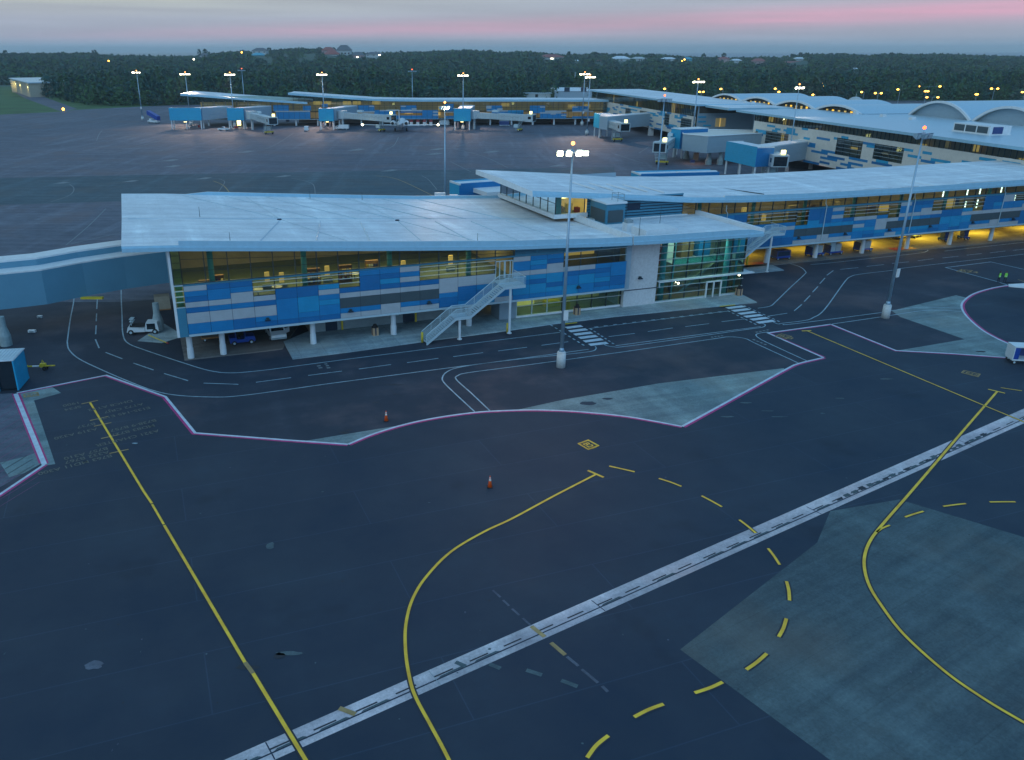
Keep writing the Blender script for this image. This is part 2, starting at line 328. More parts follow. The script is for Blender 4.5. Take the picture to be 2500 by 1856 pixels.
# ================================================================ GROUND
# terrain: flat airfield, wooded ridge about 2 km off, then the sea
SKYL = [(-1400, 128), (0, 130), (144, 130), (223, 130), (252, 134), (360, 138), (480, 137), (503, 130), (557, 125), (640, 125), (719, 119), (791, 121), (830, 128), (880, 130), (934, 128), (1090, 125), (1131, 122), (1221, 127), (1293, 125), (1347, 132), (1419, 133), (1451, 130), (1520, 135), (1614, 134), (1709, 139), (1835, 141), (1929, 140), (1960, 133), (2052, 132), (2115, 135), (2209, 132), (2500, 137), (3600, 136)]
RIDGE_Y = 2000.
_rx = []; _rz = []
for u_, v_ in SKYL:
    p_ = ZAT(u_, v_, RIDGE_Y); _rx.append(p_.x); _rz.append(max(3., p_.z - 6.5))
ridge = interp(_rx, _rz)
def sst(a, b, x): t = min(1, max(0, (x - a) / (b - a))); return t * t * (3 - 2 * t)
def terr(x, y):
    k = RIDGE_Y / max(y, 300.)
    up = ridge(x * k) * sst(850, RIDGE_Y, y)
    up += 2.2 * math.sin(x * .011 + y * .004) * math.sin(y * .009) * sst(950, 1300, y) * (1 - sst(1800, 2000, y))
    if y > RIDGE_Y: up = ridge(x * k) * (1 - sst(2050, 2600, y)) - 3 * sst(2300, 2700, y)
    return up
mb = MB(); xs = np.linspace(-2300, 2900, 105); ys = np.concatenate([np.linspace(640, 2800, 73)])
for y in ys:
    for x in xs: mb.v.append((x, y, terr(x, y) - (.12 if y < 860 else 0)))
nx = len(xs)
for j in range(len(ys) - 1):
    for i in range(nx - 1): mb.f.append((j * nx + i, j * nx + i + 1, (j + 1) * nx + i + 1, (j + 1) * nx + i)); mb.m.append(mb.mi('terrain'))
struct('hills', mb)
mb = MB(); mb.face([(-30000, -60, -.6), (30000, -60, -.6), (30000, 17500, -.6), (-30000, 17500, -.6)], 'sea'); struct('sea', mb)
mb = MB(); mb.face([(-3000, -55, -.05), (3500, -55, -.05), (3500, 900, -.05), (-3000, 900, -.05)], 'grass'); struct('grass_field', mb)

# apron sheets
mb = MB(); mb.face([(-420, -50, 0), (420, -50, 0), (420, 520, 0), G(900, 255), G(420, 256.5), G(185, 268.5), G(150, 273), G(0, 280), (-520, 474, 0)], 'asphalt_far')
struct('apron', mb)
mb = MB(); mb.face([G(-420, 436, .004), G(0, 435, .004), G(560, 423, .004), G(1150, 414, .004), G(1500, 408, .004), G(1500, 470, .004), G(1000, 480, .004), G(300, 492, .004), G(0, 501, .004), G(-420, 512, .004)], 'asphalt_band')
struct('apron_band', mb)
# service road and older stands in front of the pier
mb = MB(); mb.face([(-110, -40, .004), (190, -40, .004), (190, 185, .004), (118, 165, .004), (60, 145, .004), (40, 136, .004), (-46, 112, .004), (-62, 112, .004), (-110, 100, .004)], 'asphalt_road')
struct('service_road', mb)
LA = [(-330, 1395), (0, 1207.7), (108.5, 1134.7), (41, 960), (126, 943), (259.5, 916.7), (404, 969), (476.6, 1057.6), (700, 1075), (850, 1085.3)]
LB = [(850, 1085.3), (914.6, 1059), (993, 1035.6), (1072, 1019.5), (1160, 1007.5), (1229, 1003.2), (1300, 1001.4), (1367, 1003), (1430, 1007), (1537.7, 1018.5), (1665.3, 1041.7)]
LC = [(1665.3, 1041.7), (1753, 993.8), (1843, 944), (1922.4, 900.3), (1951, 887.8), (2010.5, 873.7)]
LD = [(2010.5, 873.7), (1874.2, 813.4), (2028.5, 792.2), (2187.4, 856.4), (2320, 863.5), (2467, 874), (2900, 912)]
def ll(pts, z=0.): return [G(u, v, z) for u, v in pts]
Bs = smooth_path(ll(LB)); Cs = smooth_path(ll(LC))
dark = ll(LA[:3]) + ll(LA[3:]) + [Vector((p.x, p.y, 0)) for p in Bs[1:]] + [Vector((p.x, p.y, 0)) for p in Cs[1:]] + ll(LD[1:])
mb = MB()
poly = [(p.x, p.y, .008) for p in dark]
poly += [(170, -35, .008), (-80, -35, .008)]
mb.face(poly, 'asphalt_new')
CIRC = [(2461, 697), (2418.8, 704.5), (2376.5, 718), (2352, 736), (2348, 752), (2361, 774), (2394.6, 804), (2431, 825.5), (2467, 842), (2560, 884)]
cs = smooth_path(ll(CIRC)); mb.face([(p.x, p.y, .008) for p in cs] + [G(3100, 905, .008), G(3300, 715, .008)], 'asphalt_new')
mb.face(ll([(2308.5, 653.7), (2419, 640), (2500, 658), (2950, 756), (3200, 735), (2950, 725), (2461, 697), (2434, 687.8)], .008), 'asphalt_new')
struct('stand_surface', mb)
mb = MB()
def patch(pts, m, z=.012): mb.face(ll(pts, z), m)
mb.face([G(741.6, 1077, .012), G(971, 1039.5, .012)] + [(p.x, p.y, .012) for p in reversed(Bs) if G(850, 1085).x < p.x < G(970, 1043).x] + [G(850, 1085, .012)], 'concrete_wedge')
mb.face([G(1261, 1001, .012), G(1376, 976, .012), G(1610, 936, .012), G(1915, 899, .012)] + [(p.x, p.y, .012) for p in reversed(Cs) if p.x < G(1912, 905).x] + [(p.x, p.y, .012) for p in reversed(Bs[:-1]) if p.x > G(1262, 1002).x], 'concrete_wedge')
patch([(2177, 759), (2334, 721), (2362, 728), (2350, 752), (2361, 774), (2394, 804), (2431, 825.5), (2520, 868), (2500, 877), (2320, 863.5), (2187.4, 856.4), (2219, 851.5), (2355, 828.5), (2198, 774)], 'concrete_wedge')
patch([(41, 960), (126, 944), (149, 959.5), (83, 978), (135, 1133), (110, 1137)], 'concrete_wedge')
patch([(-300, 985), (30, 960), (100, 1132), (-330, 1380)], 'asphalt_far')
patch([(0, 1130), (60, 1115), (92, 1104), (104, 1130), (60, 1155), (22, 1165)], 'concrete_wedge', .016)
patch([(1660.5, 1585.8), (1995, 1325), (2027, 1248), (2195.7, 1219.7), (2500, 1311.5), (3300, 1560), (3300, 2100), (2300, 2010), (2027, 1856)], 'asphalt_patch')
struct('pavement_patch', mb)
# trench drain strip
mb = MB(); u0, u1 = G(548, 1856), G(2500, 998); l0, l1 = G(669.7, 1856), G(2500, 1034)
dd_ = (u1 - u0).normalized(); e0 = u0 - dd_ * 40; e1 = u1 + dd_ * 60; ld = (l1 - l0).normalized(); f0 = l0 - ld * 40; f1 = l1 + ld * 60
z_ = .016; mb.face([(f0.x, f0.y, z_), (f1.x, f1.y, z_), (e1.x, e1.y, z_), (e0.x, e0.y, z_)], 'concrete_drain')
FD = Fr((l0.x, l0.y), (ld.x, ld.y)); wd = abs((u0 - l0).dot(FD.n)); 
mb.strip([FD.P(-40, wd * .36, 0), FD.P(160, wd * .36, 0)], .10, .020, 'asphalt_new')
for k in range(-10, 60):
    s = k * 2.45
    mb.face([FD.P(s, wd * .52, .020), FD.P(s + 1.3, wd * .52, .020), FD.P(s + 1.3, wd * .52 + .11, .020), FD.P(s, wd * .52 + .11, .020)], 'black_line')
    if random.random() < .45: mb.face([FD.P(s + .2, wd * .40, .020), FD.P(s + 2, wd * .40, .020), FD.P(s + 1.8, wd * .40 + .14, .020), FD.P(s + .4, wd * .40 + .10, .020)], 'asphalt_patch')
    if k % 9 == 0: mb.face([FD.P(s, .02, .021), FD.P(s + .07, .02, .021), FD.P(s + .07, wd - .02, .021), FD.P(s, wd - .02, .021)], 'joint_dark')
    if k % 9 == 4: mb.face([FD.P(s, .02, .021), FD.P(s + .04, .02, .021), FD.P(s + .04, wd - .02, .021), FD.P(s, wd - .02, .021)], 'plinth')
for s0_, s1_ in ((47, 70),):
    for k in range(22):
        s = s0_ + (s1_ - s0_) * k / 22; h_ = .12 + .3 * random.random()
        mb.face([FD.P(s, wd * .42, .022), FD.P(s + .7, wd * .40, .022), FD.P(s + .75, wd * .42 + h_, .022), FD.P(s + .1, wd * .44 + h_, .022)], 'asphalt_patch' if k % 3 else 'black_line')
struct('trench_drain', mb)

# ---------------- painted markings
mw = MB(); my = MB(); mr = MB(); MZ = .024
def wline(pts, w_=.15, m='white_paint', k=5, sm=True, z=MZ): P_ = ll(pts); mw.strip(smooth_path(P_, k) if sm and len(P_) > 2 else P_, w_, z, m)
def dash(lst, w_=.15, m='white_paint'):
    for a in lst: wline([a[:2], a[2:]], w_, m, sm=False)
# stand boundary, white with red edge
def bound(pts, sm, off=-.24, close=False):
    P_ = ll(pts) if not sm else [Vector((p.x, p.y, 0)) for p in smooth_path(ll(pts))]
    mw.strip(P_, .26, MZ, 'white_paint_bold')
    out = []
    for i, p in enumerate(P_):
        a = P_[max(0, i - 1)]; b = P_[min(len(P_) - 1, i + 1)]; d = (b - a); d = Vector((d.x, d.y)).normalized(); out.append(Vector((p.x - d.y * off, p.y + d.x * off)))
    mr.strip(out, .26, MZ - .004, 'red_paint')
bound(LA[3:], False); bound(LB, True); bound(LC, True); bound(LD[:3], False); bound(LD[2:], False, -.22)
bound(LA[:3], False)
bound(CIRC, True, .26)
mw.strip(ll([(2461, 697), (2434, 687.8), (2308.5, 653.7), (2419, 640), (2500, 658), (2950, 756)]), .22, MZ, 'white_paint')
mw.strip(ll([(38, 962), (108.5, 1134.7)]), .42, MZ + .004, 'white_paint_bold')
mr.strip(ll([(31, 962), (98, 1132)]), .20, MZ, 'red_paint'); mr.strip(ll([(46, 960), (116, 1132)]), .20, MZ, 'red_paint')
for k in range(16):
    y0 = 975 + k * 14; mr.strip(ll([(-90, y0 + 62 + k * 3), (33 + k * 4.3, y0 - 8)]), .07, MZ - .008, 'red_faded')
# service road lines
wline([(180, 700), (180.4, 733), (172, 778), (165.5, 825), (164.6, 838.5), (169.5, 855.4), (193.7, 877), (251.7, 905), (314.6, 931.8), (377.5, 955), (440, 966.4), (534.8, 970), (597.7, 965.5), (700, 952), (820, 935), (1072, 902), (1300, 872), (1437, 853.4)])
wline([(1453, 846), (1455, 852), (1440, 859), (1360, 868), (1237.6, 881), (1129.7, 895.8), (1092, 908), (1079.8, 924), (1086.5, 937.6), (1109.5, 960), (1160, 1007)])
wline([(1196, 1003.5), (1150, 960), (1114, 927), (1119, 917), (1143, 910.6), (1250, 896.5), (1359, 882), (1460, 868), (1521.8, 859.6), (1737.6, 828.6), (1780, 823), (1818.5, 827), (1845.4, 839.4), (1948, 886.5)])
wline([(1969.5, 881.5), (1872.4, 836.7), (1853.5, 826.5), (1846, 820), (1848, 816), (1860, 813), (1876, 811)])
wline([(296, 690), (296, 726.4), (298, 772), (300, 815), (312, 838), (354.4, 855.5), (448.9, 887), (511.8, 905.5), (565.3, 911), (640, 905), (732, 893), (860, 876), (960, 863.4), (1160, 838), (1367, 812)])
wline([(1436.9, 803), (1600, 782), (1779, 759.8)])
wline([(1503, 844.7), (1680, 821), (1857.6, 798)])
wline([(1475, 840), (1480, 844), (1500, 847.6), (1521.8, 847), (1629.7, 832.6), (1818.5, 805.6), (1859, 800), (1868.4, 795), (1864, 791), (1859, 790)])
wline([(1850, 753), (1880, 748), (1895, 736), (1930, 702), (1963.5, 671), (1966.5, 663.6), (1952, 651.5), (1918.5, 641.4)])
wline([(1888, 787), (1900, 791.5), (1910.5, 789.8), (1965, 783), (1986, 775.6), (2013, 756), (2061.8, 689), (2077, 675.7), (2101, 669.7), (2176.8, 660.6), (2221.9, 653), (2500, 621)])
wline([(1979, 646.5), (2036.5, 641.4), (2120, 632), (2240, 619), (2262, 614), (2264, 610), (2252, 604)])
wline([(2306, 613.5), (2356, 607.7), (2500, 592)])
wline([(1912, 792), (1940, 791), (2152.6, 763.5), (2176.8, 759), (2243, 751), (2290, 751), (2346, 753)])
wline([(2031.5, 791.6), (2152.6, 774), (2243, 760), (2290, 758), (2347, 761)])
dash([(977.6 - 740, 729, 236, 755)], .0001) if False else None
dash([(237.8, 729.5, 236.3, 755), (236, 766, 234.9, 785), (234.9, 795, 233.6, 816.6), (233, 829, 242, 850.5), (258, 861, 299, 876.7), (325.6, 887, 374.8, 904), (400.7, 912.5, 459, 930), (497, 936, 582, 939)])
dash([(625, 934, 710.7, 922.7), (752.6, 917.3, 835, 906.6), (876, 901.6, 954.5, 890.6), (994, 886, 1070, 875.5), (1106.5, 871.4, 1179.4, 861.6), (1216, 857.5, 1286.9, 848.3), (1321.7, 843.7, 1387.2, 835), (1486, 822.4, 1549.9, 814.5), (1581.7, 810, 1642.6, 801.3), (1672.8, 798, 1730.8, 790.8), (1761.8, 786, 1818.5, 779.2), (1875, 772.5, 1922, 765.2)])
dash([(1939, 759.5, 1957.4, 743.8), (1963.5, 736.8, 1977.7, 722), (1983.7, 714, 1996.8, 700), (2001.3, 693.3, 2014, 679.3), (2018.5, 672.7, 2034.6, 661)])
dash([(2051, 658.3, 2095.5, 653.9), (2115.7, 650.9, 2157.8, 646.5), (2178, 643.8, 2219, 639.7), (2241, 637, 2278.5, 632.3), (2301, 630.3, 2339.8, 626.2), (2360, 623.5, 2397, 619.5), (2416.6, 617.8, 2454.4, 613.4), (2473, 611.8, 2500, 608.7)])
for k in range(14):
    x = 1451.7 + k * 23.2; y = 801 - (x - 1451.7) * (801 - 761.2) / (1776.6 - 1451.7) - 1.3; mw.strip(ll([(x, y), (x + 9, y - 1.1)]), .42, MZ, 'white_paint')
def crosswalk(st):
    for x0, y0, x1, y1 in st: mw.strip(ll([(1360 + x0 / 3.708, 540 + y0 / 3.708), (1360 + x1 / 3.708, 540 + y1 / 3.708)]), .78, MZ, 'white_paint_bold')
crosswalk([(82, 968, 225, 950), (112, 1000, 270, 980), (157, 1030, 315, 1010), (202, 1060, 360, 1040), (245, 1092, 408, 1070), (292, 1122, 455, 1103)])
crosswalk([(1537, 790, 1690, 772), (1590, 815, 1738, 797), (1648, 842, 1795, 823), (1700, 868, 1850, 850), (1758, 895, 1905, 875), (1813, 922, 1965, 902)])
def dashed(p, q, n, w_=.22):
    for k in range(n):
        a = k / n; b = (k + .5) / n
        mw.strip(ll([(1360 + (p[0] + (q[0] - p[0]) * t) / 3.708, 540 + (p[1] + (q[1] - p[1]) * t) / 3.708) for t in (a, b)]), w_, MZ, 'white_paint')
dashed((-60, 940), (265, 1140), 8); dashed((300, 975), (530, 1125), 7); dashed((1545, 812), (1822, 948), 7); dashed((1690, 765), (2035, 922), 8)
# speed figures, two and three bars as they read from the air
for a in ((774, 894.5, 783, 893.3), (777.5, 899, 787, 898), (792, 889.6, 799, 888.6), (795.5, 894, 803, 893), (797.5, 899, 806.5, 898)): mw.strip(ll([a[:2], a[2:]]), .38, MZ, 'faded_paint')
for a in ((1736, 824, 1768, 819.5), (1845, 812, 1880, 805), (1838, 829, 1874, 844)):
    for j in range(4):
        t = j / 4; x = a[0] + (a[2] - a[0]) * t; y = a[1] + (a[3] - a[1]) * t; mw.strip(ll([(x, y), (x + (a[2] - a[0]) * .16, y + (a[3] - a[1]) * .16)]), .3, MZ, 'faded_paint')
# far apron markings
def far(lst, w_=.3, m='faded_paint'):
    for pts in lst: wline(pts, w_, m)
zz = lambda s_, pts, ox=0, oy=380: [(ox + x / s_, oy + y / s_) for x, y in pts]
far([[(0, 362), (400, 357), (900, 353)], [(236, 344), (241, 330), (249, 319)], [(256, 374), (330, 360), (430, 333), (480, 325)], [(616, 368), (660, 360), (716, 326)], [(380, 395), (440, 388), (510, 381)], [(770, 377), (870, 375), (1035, 372)],
     [(758, 355.5), (1000, 356), (1300, 356)], [(940, 366), (962, 355), (973, 335)], [(1110, 364), (1180, 382), (1240, 410)], [(1105, 366), (1180, 367), (1280, 366)], [(1000, 369), (1100, 362), (1155, 345)], [(1500, 376), (1570, 399)], [(1560, 374), (1584, 359)], [(1340, 325), (1415, 337)], [(1100, 395), (1150, 420)],
     [(430, 340), (470, 329)], [(355, 373.5), (405, 366), (500, 350)], [(880, 376), (1000, 368)]], .28)
far([zz(1.854, [(315, 130), (335, 150), (315, 180), (230, 210)]), zz(1.854, [(1320, 103), (1390, 118), (1420, 135), (1427, 175)]), zz(1.854, [(1910, 92), (1940, 110), (1978, 155)]), zz(1.854, [(300, 405), (400, 320), (480, 240)]), zz(1.854, [(320, 400), (430, 375), (545, 350)]), zz(1.854, [(985, 172), (1000, 148), (1017, 118), (990, 106)]), zz(1.854, [(0, 222), (250, 216), (540, 208)]), zz(1.854, [(0, 98), (560, 88), (1200, 78), (2000, 62)])], .22)
far([zz(1.854, [(965, 115), (1010, 135), (1042, 172)]), zz(1.854, [(1700, 92), (1800, 108), (1965, 185)])], .26, 'faded_yellow')
for k in range(5): mw.strip(ll([(25 + k * 70, 409 - k * 2.2), (60 + k * 70, 408.4 - k * 2.2)]), .45, MZ, 'faded_paint')
for x, y in ((150, 447), (318, 443), (415, 392), (420, 406.5), (497, 436), (690, 431), (950, 417), (600, 371), (870, 366), (1065, 365), (1200, 371), (1060, 376), (1360, 405)):
    a = ll([(x - 22, y + 2), (x + 6, y - 3.2), (x + 22, y - 2), (x + 4, y + 1.5)], MZ + .004); mw.face(a, 'faded_paint')
struct('road_marking', mw); struct('red_line', mr)
# yellow lead-in lines with black edging
def yl(pts, w_=.24, sm=True, m='yellow_paint', z=.032):
    P_ = ll(pts); P_ = smooth_path(P_) if sm and len(P_) > 2 else P_; my.strip(P_, w_ * 1.5, z - .004, 'black_line'); my.strip(P_, w_ * .78, z, m)
yl([(220, 983.7), (350.5, 1200), (371, 1230)], .24, False); yl([(371.5, 1232), (400, 1281)], .22, False); yl([(401, 1283), (598, 1618)], .25, False); my.strip(ll([(598, 1618), (618, 1645)]), .25, .032, 'faded_yellow'); yl([(618, 1645), (746, 1856), (900, 2110)], .27, False)
for a in ((199, 987, 239.3, 978.3), (219.5, 1027.7, 263.2, 1017.8), (229.4, 1041.6, 271.7, 1032.6), (246.5, 1071.6, 291.4, 1062), (267.2, 1108, 314, 1097.8)): my.strip(ll([a[:2], a[2:]]), .17, .030, 'faded_yellow')
yl([(1455.7, 1158.5), (1350, 1213), (1250, 1267), (1183, 1298.5), (1102, 1347), (1041.6, 1407.8), (1007, 1464), (991, 1525), (990, 1586), (998, 1646), (1013, 1699), (1053.7, 1776), (1096, 1856), (1210, 2090)], .25)
my.strip(ll([(1435, 1149.5), (1473.7, 1166.4)]), .24, .036, 'yellow_paint')
yl([(2434, 957), (2350, 1054), (2268, 1150), (2213, 1214), (2157, 1278), (2127, 1316.7), (2112.4, 1350.9), (2110, 1385), (2121, 1427.8), (2148.7, 1474.8), (2204, 1547), (2298, 1633), (2384, 1695), (2500, 1765), (2800, 1930)], .26)
yl([(2140, 1300), (2153, 1291), (2172, 1283)], .2)
my.strip(ll([(2411.9, 951), (2453.6, 961)]), .2, .036, 'yellow_paint')
yl([(1969.5, 808), (2403.7, 991.3), (2500, 1031), (2800, 1155)], .2, False); my.strip(ll([(1957.4, 808.9), (1980.7, 808)]), .22, .036, 'yellow_paint')
def yd(lst, w_=.25):
    for p in lst: yl([(p[0], p[1]), (p[2], p[3]), (p[4], p[5])], w_, True)
yd([(1487.3, 1138.7, 1520, 1146, 1549.5, 1152.8), (1608.5, 1169, 1637, 1178, 1663.5, 1188.4), (1712.8, 1211.4, 1738, 1224.5, 1762.4, 1238.3), (1804.8, 1270, 1826, 1286, 1845, 1302.3), (1875, 1339.7, 1890, 1359, 1903.3, 1379.7)], .24)
q = lambda x, y: (1700 + x / 2.34, 1150 + y / 2.34)
r_ = lambda x, y: (900 + x / 2.472, 1250 + y / 2.472)
yd([(*q(515, 632), *q(528, 685), *q(532, 742)), (*q(514, 845), *q(497, 900), *q(470, 950)), (*q(402, 1045), *q(345, 1095), *q(285, 1137)), (*q(150, 1208), *q(80, 1240), *q(-10, 1270)), (*r_(1780, 1162), *r_(1690, 1195), *r_(1602, 1240)), (*r_(1447, 1352), *r_(1375, 1410), *r_(1318, 1486))], .27)
yd([(*q(1192, 265), *q(1245, 247), *q(1297, 232)), (*q(1410, 204), *q(1475, 195), *q(1540, 188)), (*q(1675, 179), *q(1750, 178), *q(1823, 178))], .22)
yl([(2443, 947.2), (2495, 955)], .16, False)
my.strip(ll([(2485, 683), (2500, 688), (2700, 750)]), .2, .032, 'faded_yellow')
for a in ((1112, 1617, 1137, 1628), (1195, 1622, 1222, 1633), (1285, 1637, 1323, 1649), (1370, 1662, 1410, 1677)): my.strip(ll([a[:2], a[2:]]), .3, .026, 'asphalt_patch')

for a in ((1203, 1442, 1222, 1459), (1228, 1466, 1243, 1480), (1250, 1487, 1268, 1503), (1276, 1510, 1296, 1528)): my.strip(ll([a[:2], a[2:]]), .16, .026, 'asphalt_far')
my.strip(ll([(1345, 1570), (1380, 1600)]), .28, .026, 'faded_yellow')
for a in ((1384, 1604, 1412, 1627), (1420, 1635, 1460, 1668), (1470, 1676, 1484, 1690)): my.strip(ll([a[:2], a[2:]]), .2, .026, 'asphalt_far')
my.strip(ll([(1297, 1530), (1330, 1556)]), .3, .036, 'faded_yellow')
my.strip(ll([(828, 1730), (868, 1745)]), .3, .036, 'faded_yellow')
struct('yellow_marking', my)
# stand boards and stop-bar lettering
def gtext(txt, origin, xdir, up, size, m, name='painted_text', z=.036):
    cu = bpy.data.curves.new(name, 'FONT'); cu.body = txt; cu.size = size; cu.offset = .012 * size; o = bpy.data.objects.new(name, cu)
    X = (Vector((*xdir[:2], 0))).normalized(); Y = Vector((-X.y, X.x, 0)); Mx = Matrix(((X.x, Y.x, 0, origin[0]), (X.y, Y.y, 0, origin[1]), (0, 0, 1, z), (0, 0, 0, 1)))
    C.objects.link(o); bpy.context.view_layer.update(); me = bpy.data.meshes.new_from_object(o.evaluated_get(bpy.context.evaluated_depsgraph_get())); bpy.data.objects.remove(o)
    me.transform(Mx); me.name = name; me.materials.clear(); me.materials.append(MATS[m]); ob = bpy.data.objects.new(name, me); C.objects.link(ob); ob['kind'] = 'structure'; return ob
def board(c, txt, m, wch=None):
    p = ll(c); mb_ = MB(); mb_.strip(p + [p[0]], .11, .036, m)
    a, b, c_, d_ = p; ins = [(q_ * .84 + sum(p, Vector()) / 4 * .16) for q_ in p]; mb_.strip(ins + [ins[0]], .05, .036, m); ob = mb_.build('stand_board'); ob['kind'] = 'structure'
    X = b - a; h_ = (d_ - a).length; gtext(txt, a + X * .17 + (d_ - a) * .24, X, None, h_ * .70, m)
board([(1411, 1084), (1436, 1098.5), (1462, 1089), (1436, 1075)], 'B21', 'yellow_paint')
board([(1411 + 944, 915), (2400, 919), (2393, 908), (2350, 905)][:0] or [(2347, 911), (2387, 921), (2393, 914), (2354, 905)], 'B22', 'faded_yellow')
board([(1892, 822), (1918, 828.5), (1933, 822), (1908, 815.5)], 'B23', 'faded_yellow')
board([(60, 971), (95, 966.5), (92, 958), (58, 963)], 'B20', 'faded_yellow')
board([(2335, 664), (2362, 667), (2375, 661), (2348, 658)], 'B24', 'faded_yellow')
dxx = G(199, 987) - G(239.3, 978.3)       # lettering faces the arriving pilot, upside down from here
for txt, u, v in (('SF34', 197, 991), ('1900', 194, 981), ('DHC8 AT42', 322, 977), ('AT72 CRJ7', 348, 984.5), ('E135-145 E170', 365, 993.5),
                  ('B737', 232, 1032), ('A319 A320', 236, 1045), ('B738-9 B757', 380, 1024), ('MD83 B727', 376, 1036.5), ('A321 CHARTER', 386, 1049.5),
                  ('B757 A310', 262, 1092), ('A332 B767', 265, 1101), ('B763 MD11 A300', 272, 1110)):
    gtext(txt, G(u, v), dxx, None, .82, 'text_paint')
# dark oil and patch marks
mb = MB()
def blot(u, v, a, b, m='black_line', n=14, z=.028):
    c = G(u, v); ph = random.random() * 6
    mb.face([(c.x + a * math.cos(6.283 * i / n) * (.7 + .4 * random.random()), c.y + b * math.sin(6.283 * i / n) * (.7 + .4 * random.random()), z) for i in range(n)], m)
for u, v, a, b, m in ((1434, 985, .9, .5, 'asphalt_new'), (1484, 974, .7, .3, 'asphalt_new'), (840, 1057, .5, .25, 'black_line'), (852, 1051, .4, .2, 'black_line'), (964, 940, 1.2, .12, 'black_line'), (968, 963, .5, .15, 'black_line'), (918, 983, .4, .15, 'black_line'), (2170, 795, 1.0, .12, 'black_line'), (2237, 828, .6, .1, 'black_line'), (2250, 819, .8, .1, 'black_line'), (2395, 859, .7, .25, 'black_line'),
                      (659, 1334, .35, .5, 'asphalt_patch'), (683, 1602, .35, .3, 'black_line'), (705, 1596, .9, .2, 'asphalt_patch'), (836, 1420, .12, .12, 'black_line'), (228, 1625, .6, .4, 'asphalt_far'), (596, 1629, .5, .2, 'black_line'), (616, 1631, .5, .2, 'black_line'), (1820, 984, .7, .18, 'asphalt_patch'), (1776, 1018, .7, .18, 'asphalt_patch'), (1874, 1004, .8, .14, 'asphalt_patch'), (1902, 1018, .9, .16, 'asphalt_patch'), (2162, 926, .8, .2, 'asphalt_patch'), (2050, 973, .5, .2, 'asphalt_patch'), (2008, 1010, .25, .15, 'asphalt_patch'), (330, 890 + 193, .3, .12, 'white_paint'), (110, 912, .1, .1, 'black_line')): blot(u, v, a, b, m)
for _ in range(60):
    u = random.uniform(0, 2400); v = random.uniform(1050, 1850); blot(u, v, random.uniform(.03, .12), random.uniform(.03, .12), random.choice(['asphalt_patch', 'black_line', 'asphalt_far']), 7)
struct('surface_stain', mb)
# walkways under and beside the pier
mb = MB()
wk = [(714.5, 875.3), (850, 858.5), (1045, 831), (1236, 806.5), (1350, 790), (1500, 772), (1700, 752), (1848, 737.5), (1812, 719)]
P_ = ll(wk, .15); back = [F1.P(78, 14, .15), F1.P(16.5, 14, .15), F1.P(16.5, 7, .15)]; P_ += back + [G(692, 834, .15)]
mb.solid([(p.x, p.y, -.02) for p in P_], [(p.x, p.y, .15) for p in P_], 'concrete_walk')
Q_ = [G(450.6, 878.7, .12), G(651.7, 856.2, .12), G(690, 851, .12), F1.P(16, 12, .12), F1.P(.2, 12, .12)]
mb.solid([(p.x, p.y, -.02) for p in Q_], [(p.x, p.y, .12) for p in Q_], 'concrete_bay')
q4 = lambda x, y: (1700 + x / 5.5625, 440 + y / 5.5625)
Q_ = ll([q4(600, 1275), q4(1190, 1220), q4(1020, 1145), q4(640, 1150), (1790, 655)], .12); mb.solid([(p.x, p.y, -.02) for p in Q_], [(p.x, p.y, .12) for p in Q_], 'concrete_walk')
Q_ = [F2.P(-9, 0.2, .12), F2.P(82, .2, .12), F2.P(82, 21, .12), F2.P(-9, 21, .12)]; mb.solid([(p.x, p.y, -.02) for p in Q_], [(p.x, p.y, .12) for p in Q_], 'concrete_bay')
struct('walkway', mb)
mb = MB()
for a in ((1378, 791.5, 1409, 788), (1757, 748.5, 1795, 744.5)): mb.strip(ll([a[:2], a[2:]], .15), .3, .156, 'yellow_metal')
struct('kerb_paint', mb)
# grass verge, far road
mb = MB(); mb.face(ll([(28, 222), (42, 222), (105, 236), (188, 266), (150, 273), (60, 240)], -.01), 'asphalt_far'); struct('road', mb)
mb = MB(); mb.face([G(1440, 262, .01), (430, 400, .01), (560, 600, .01), (60, 640, .01)], 'asphalt_old'); struct('parking_lot', mb)
# ================================================================ BUILDINGS
LET = {'D': 'blue_dark', 'M': 'blue_mid', 'L': 'blue_light', 'G': 'grey_panel', 'V': 'vent_louvre', 'C': 'cyan_panel', 'W': None, '.': None, 'K': 'cream_panel'}
def cladding(fr, s0, mod, rows, root, z0=3.34, rh=.62, t=0., name='cladding', gap=.022):
    """rows: strings from the top row down, one letter per bay"""
    mb = MB(); nr = len(rows)
    for c in range(len(rows[0])):
        r = 0
        while r < nr:
            k = rows[nr - 1 - r][c]; r1 = r
            while r1 + 1 < nr and rows[nr - 1 - (r1 + 1)][c] == k: r1 += 1
            if LET[k]:
                a = s0 + c * mod; b = a + mod; za = z0 + r * rh; zb = z0 + (r1 + 1) * rh
                mb.face([fr.P(a, t + .05, za), fr.P(b, t + .05, za), fr.P(b, t + .05, zb), fr.P(a, t + .05, zb)], 'joint_dark')
                mb.fbox(fr, a + gap, b - gap, t, t + .04, za + gap * .6, zb - gap * .6, LET[k])
            r = r1 + 1
    return part(mb, name, root)
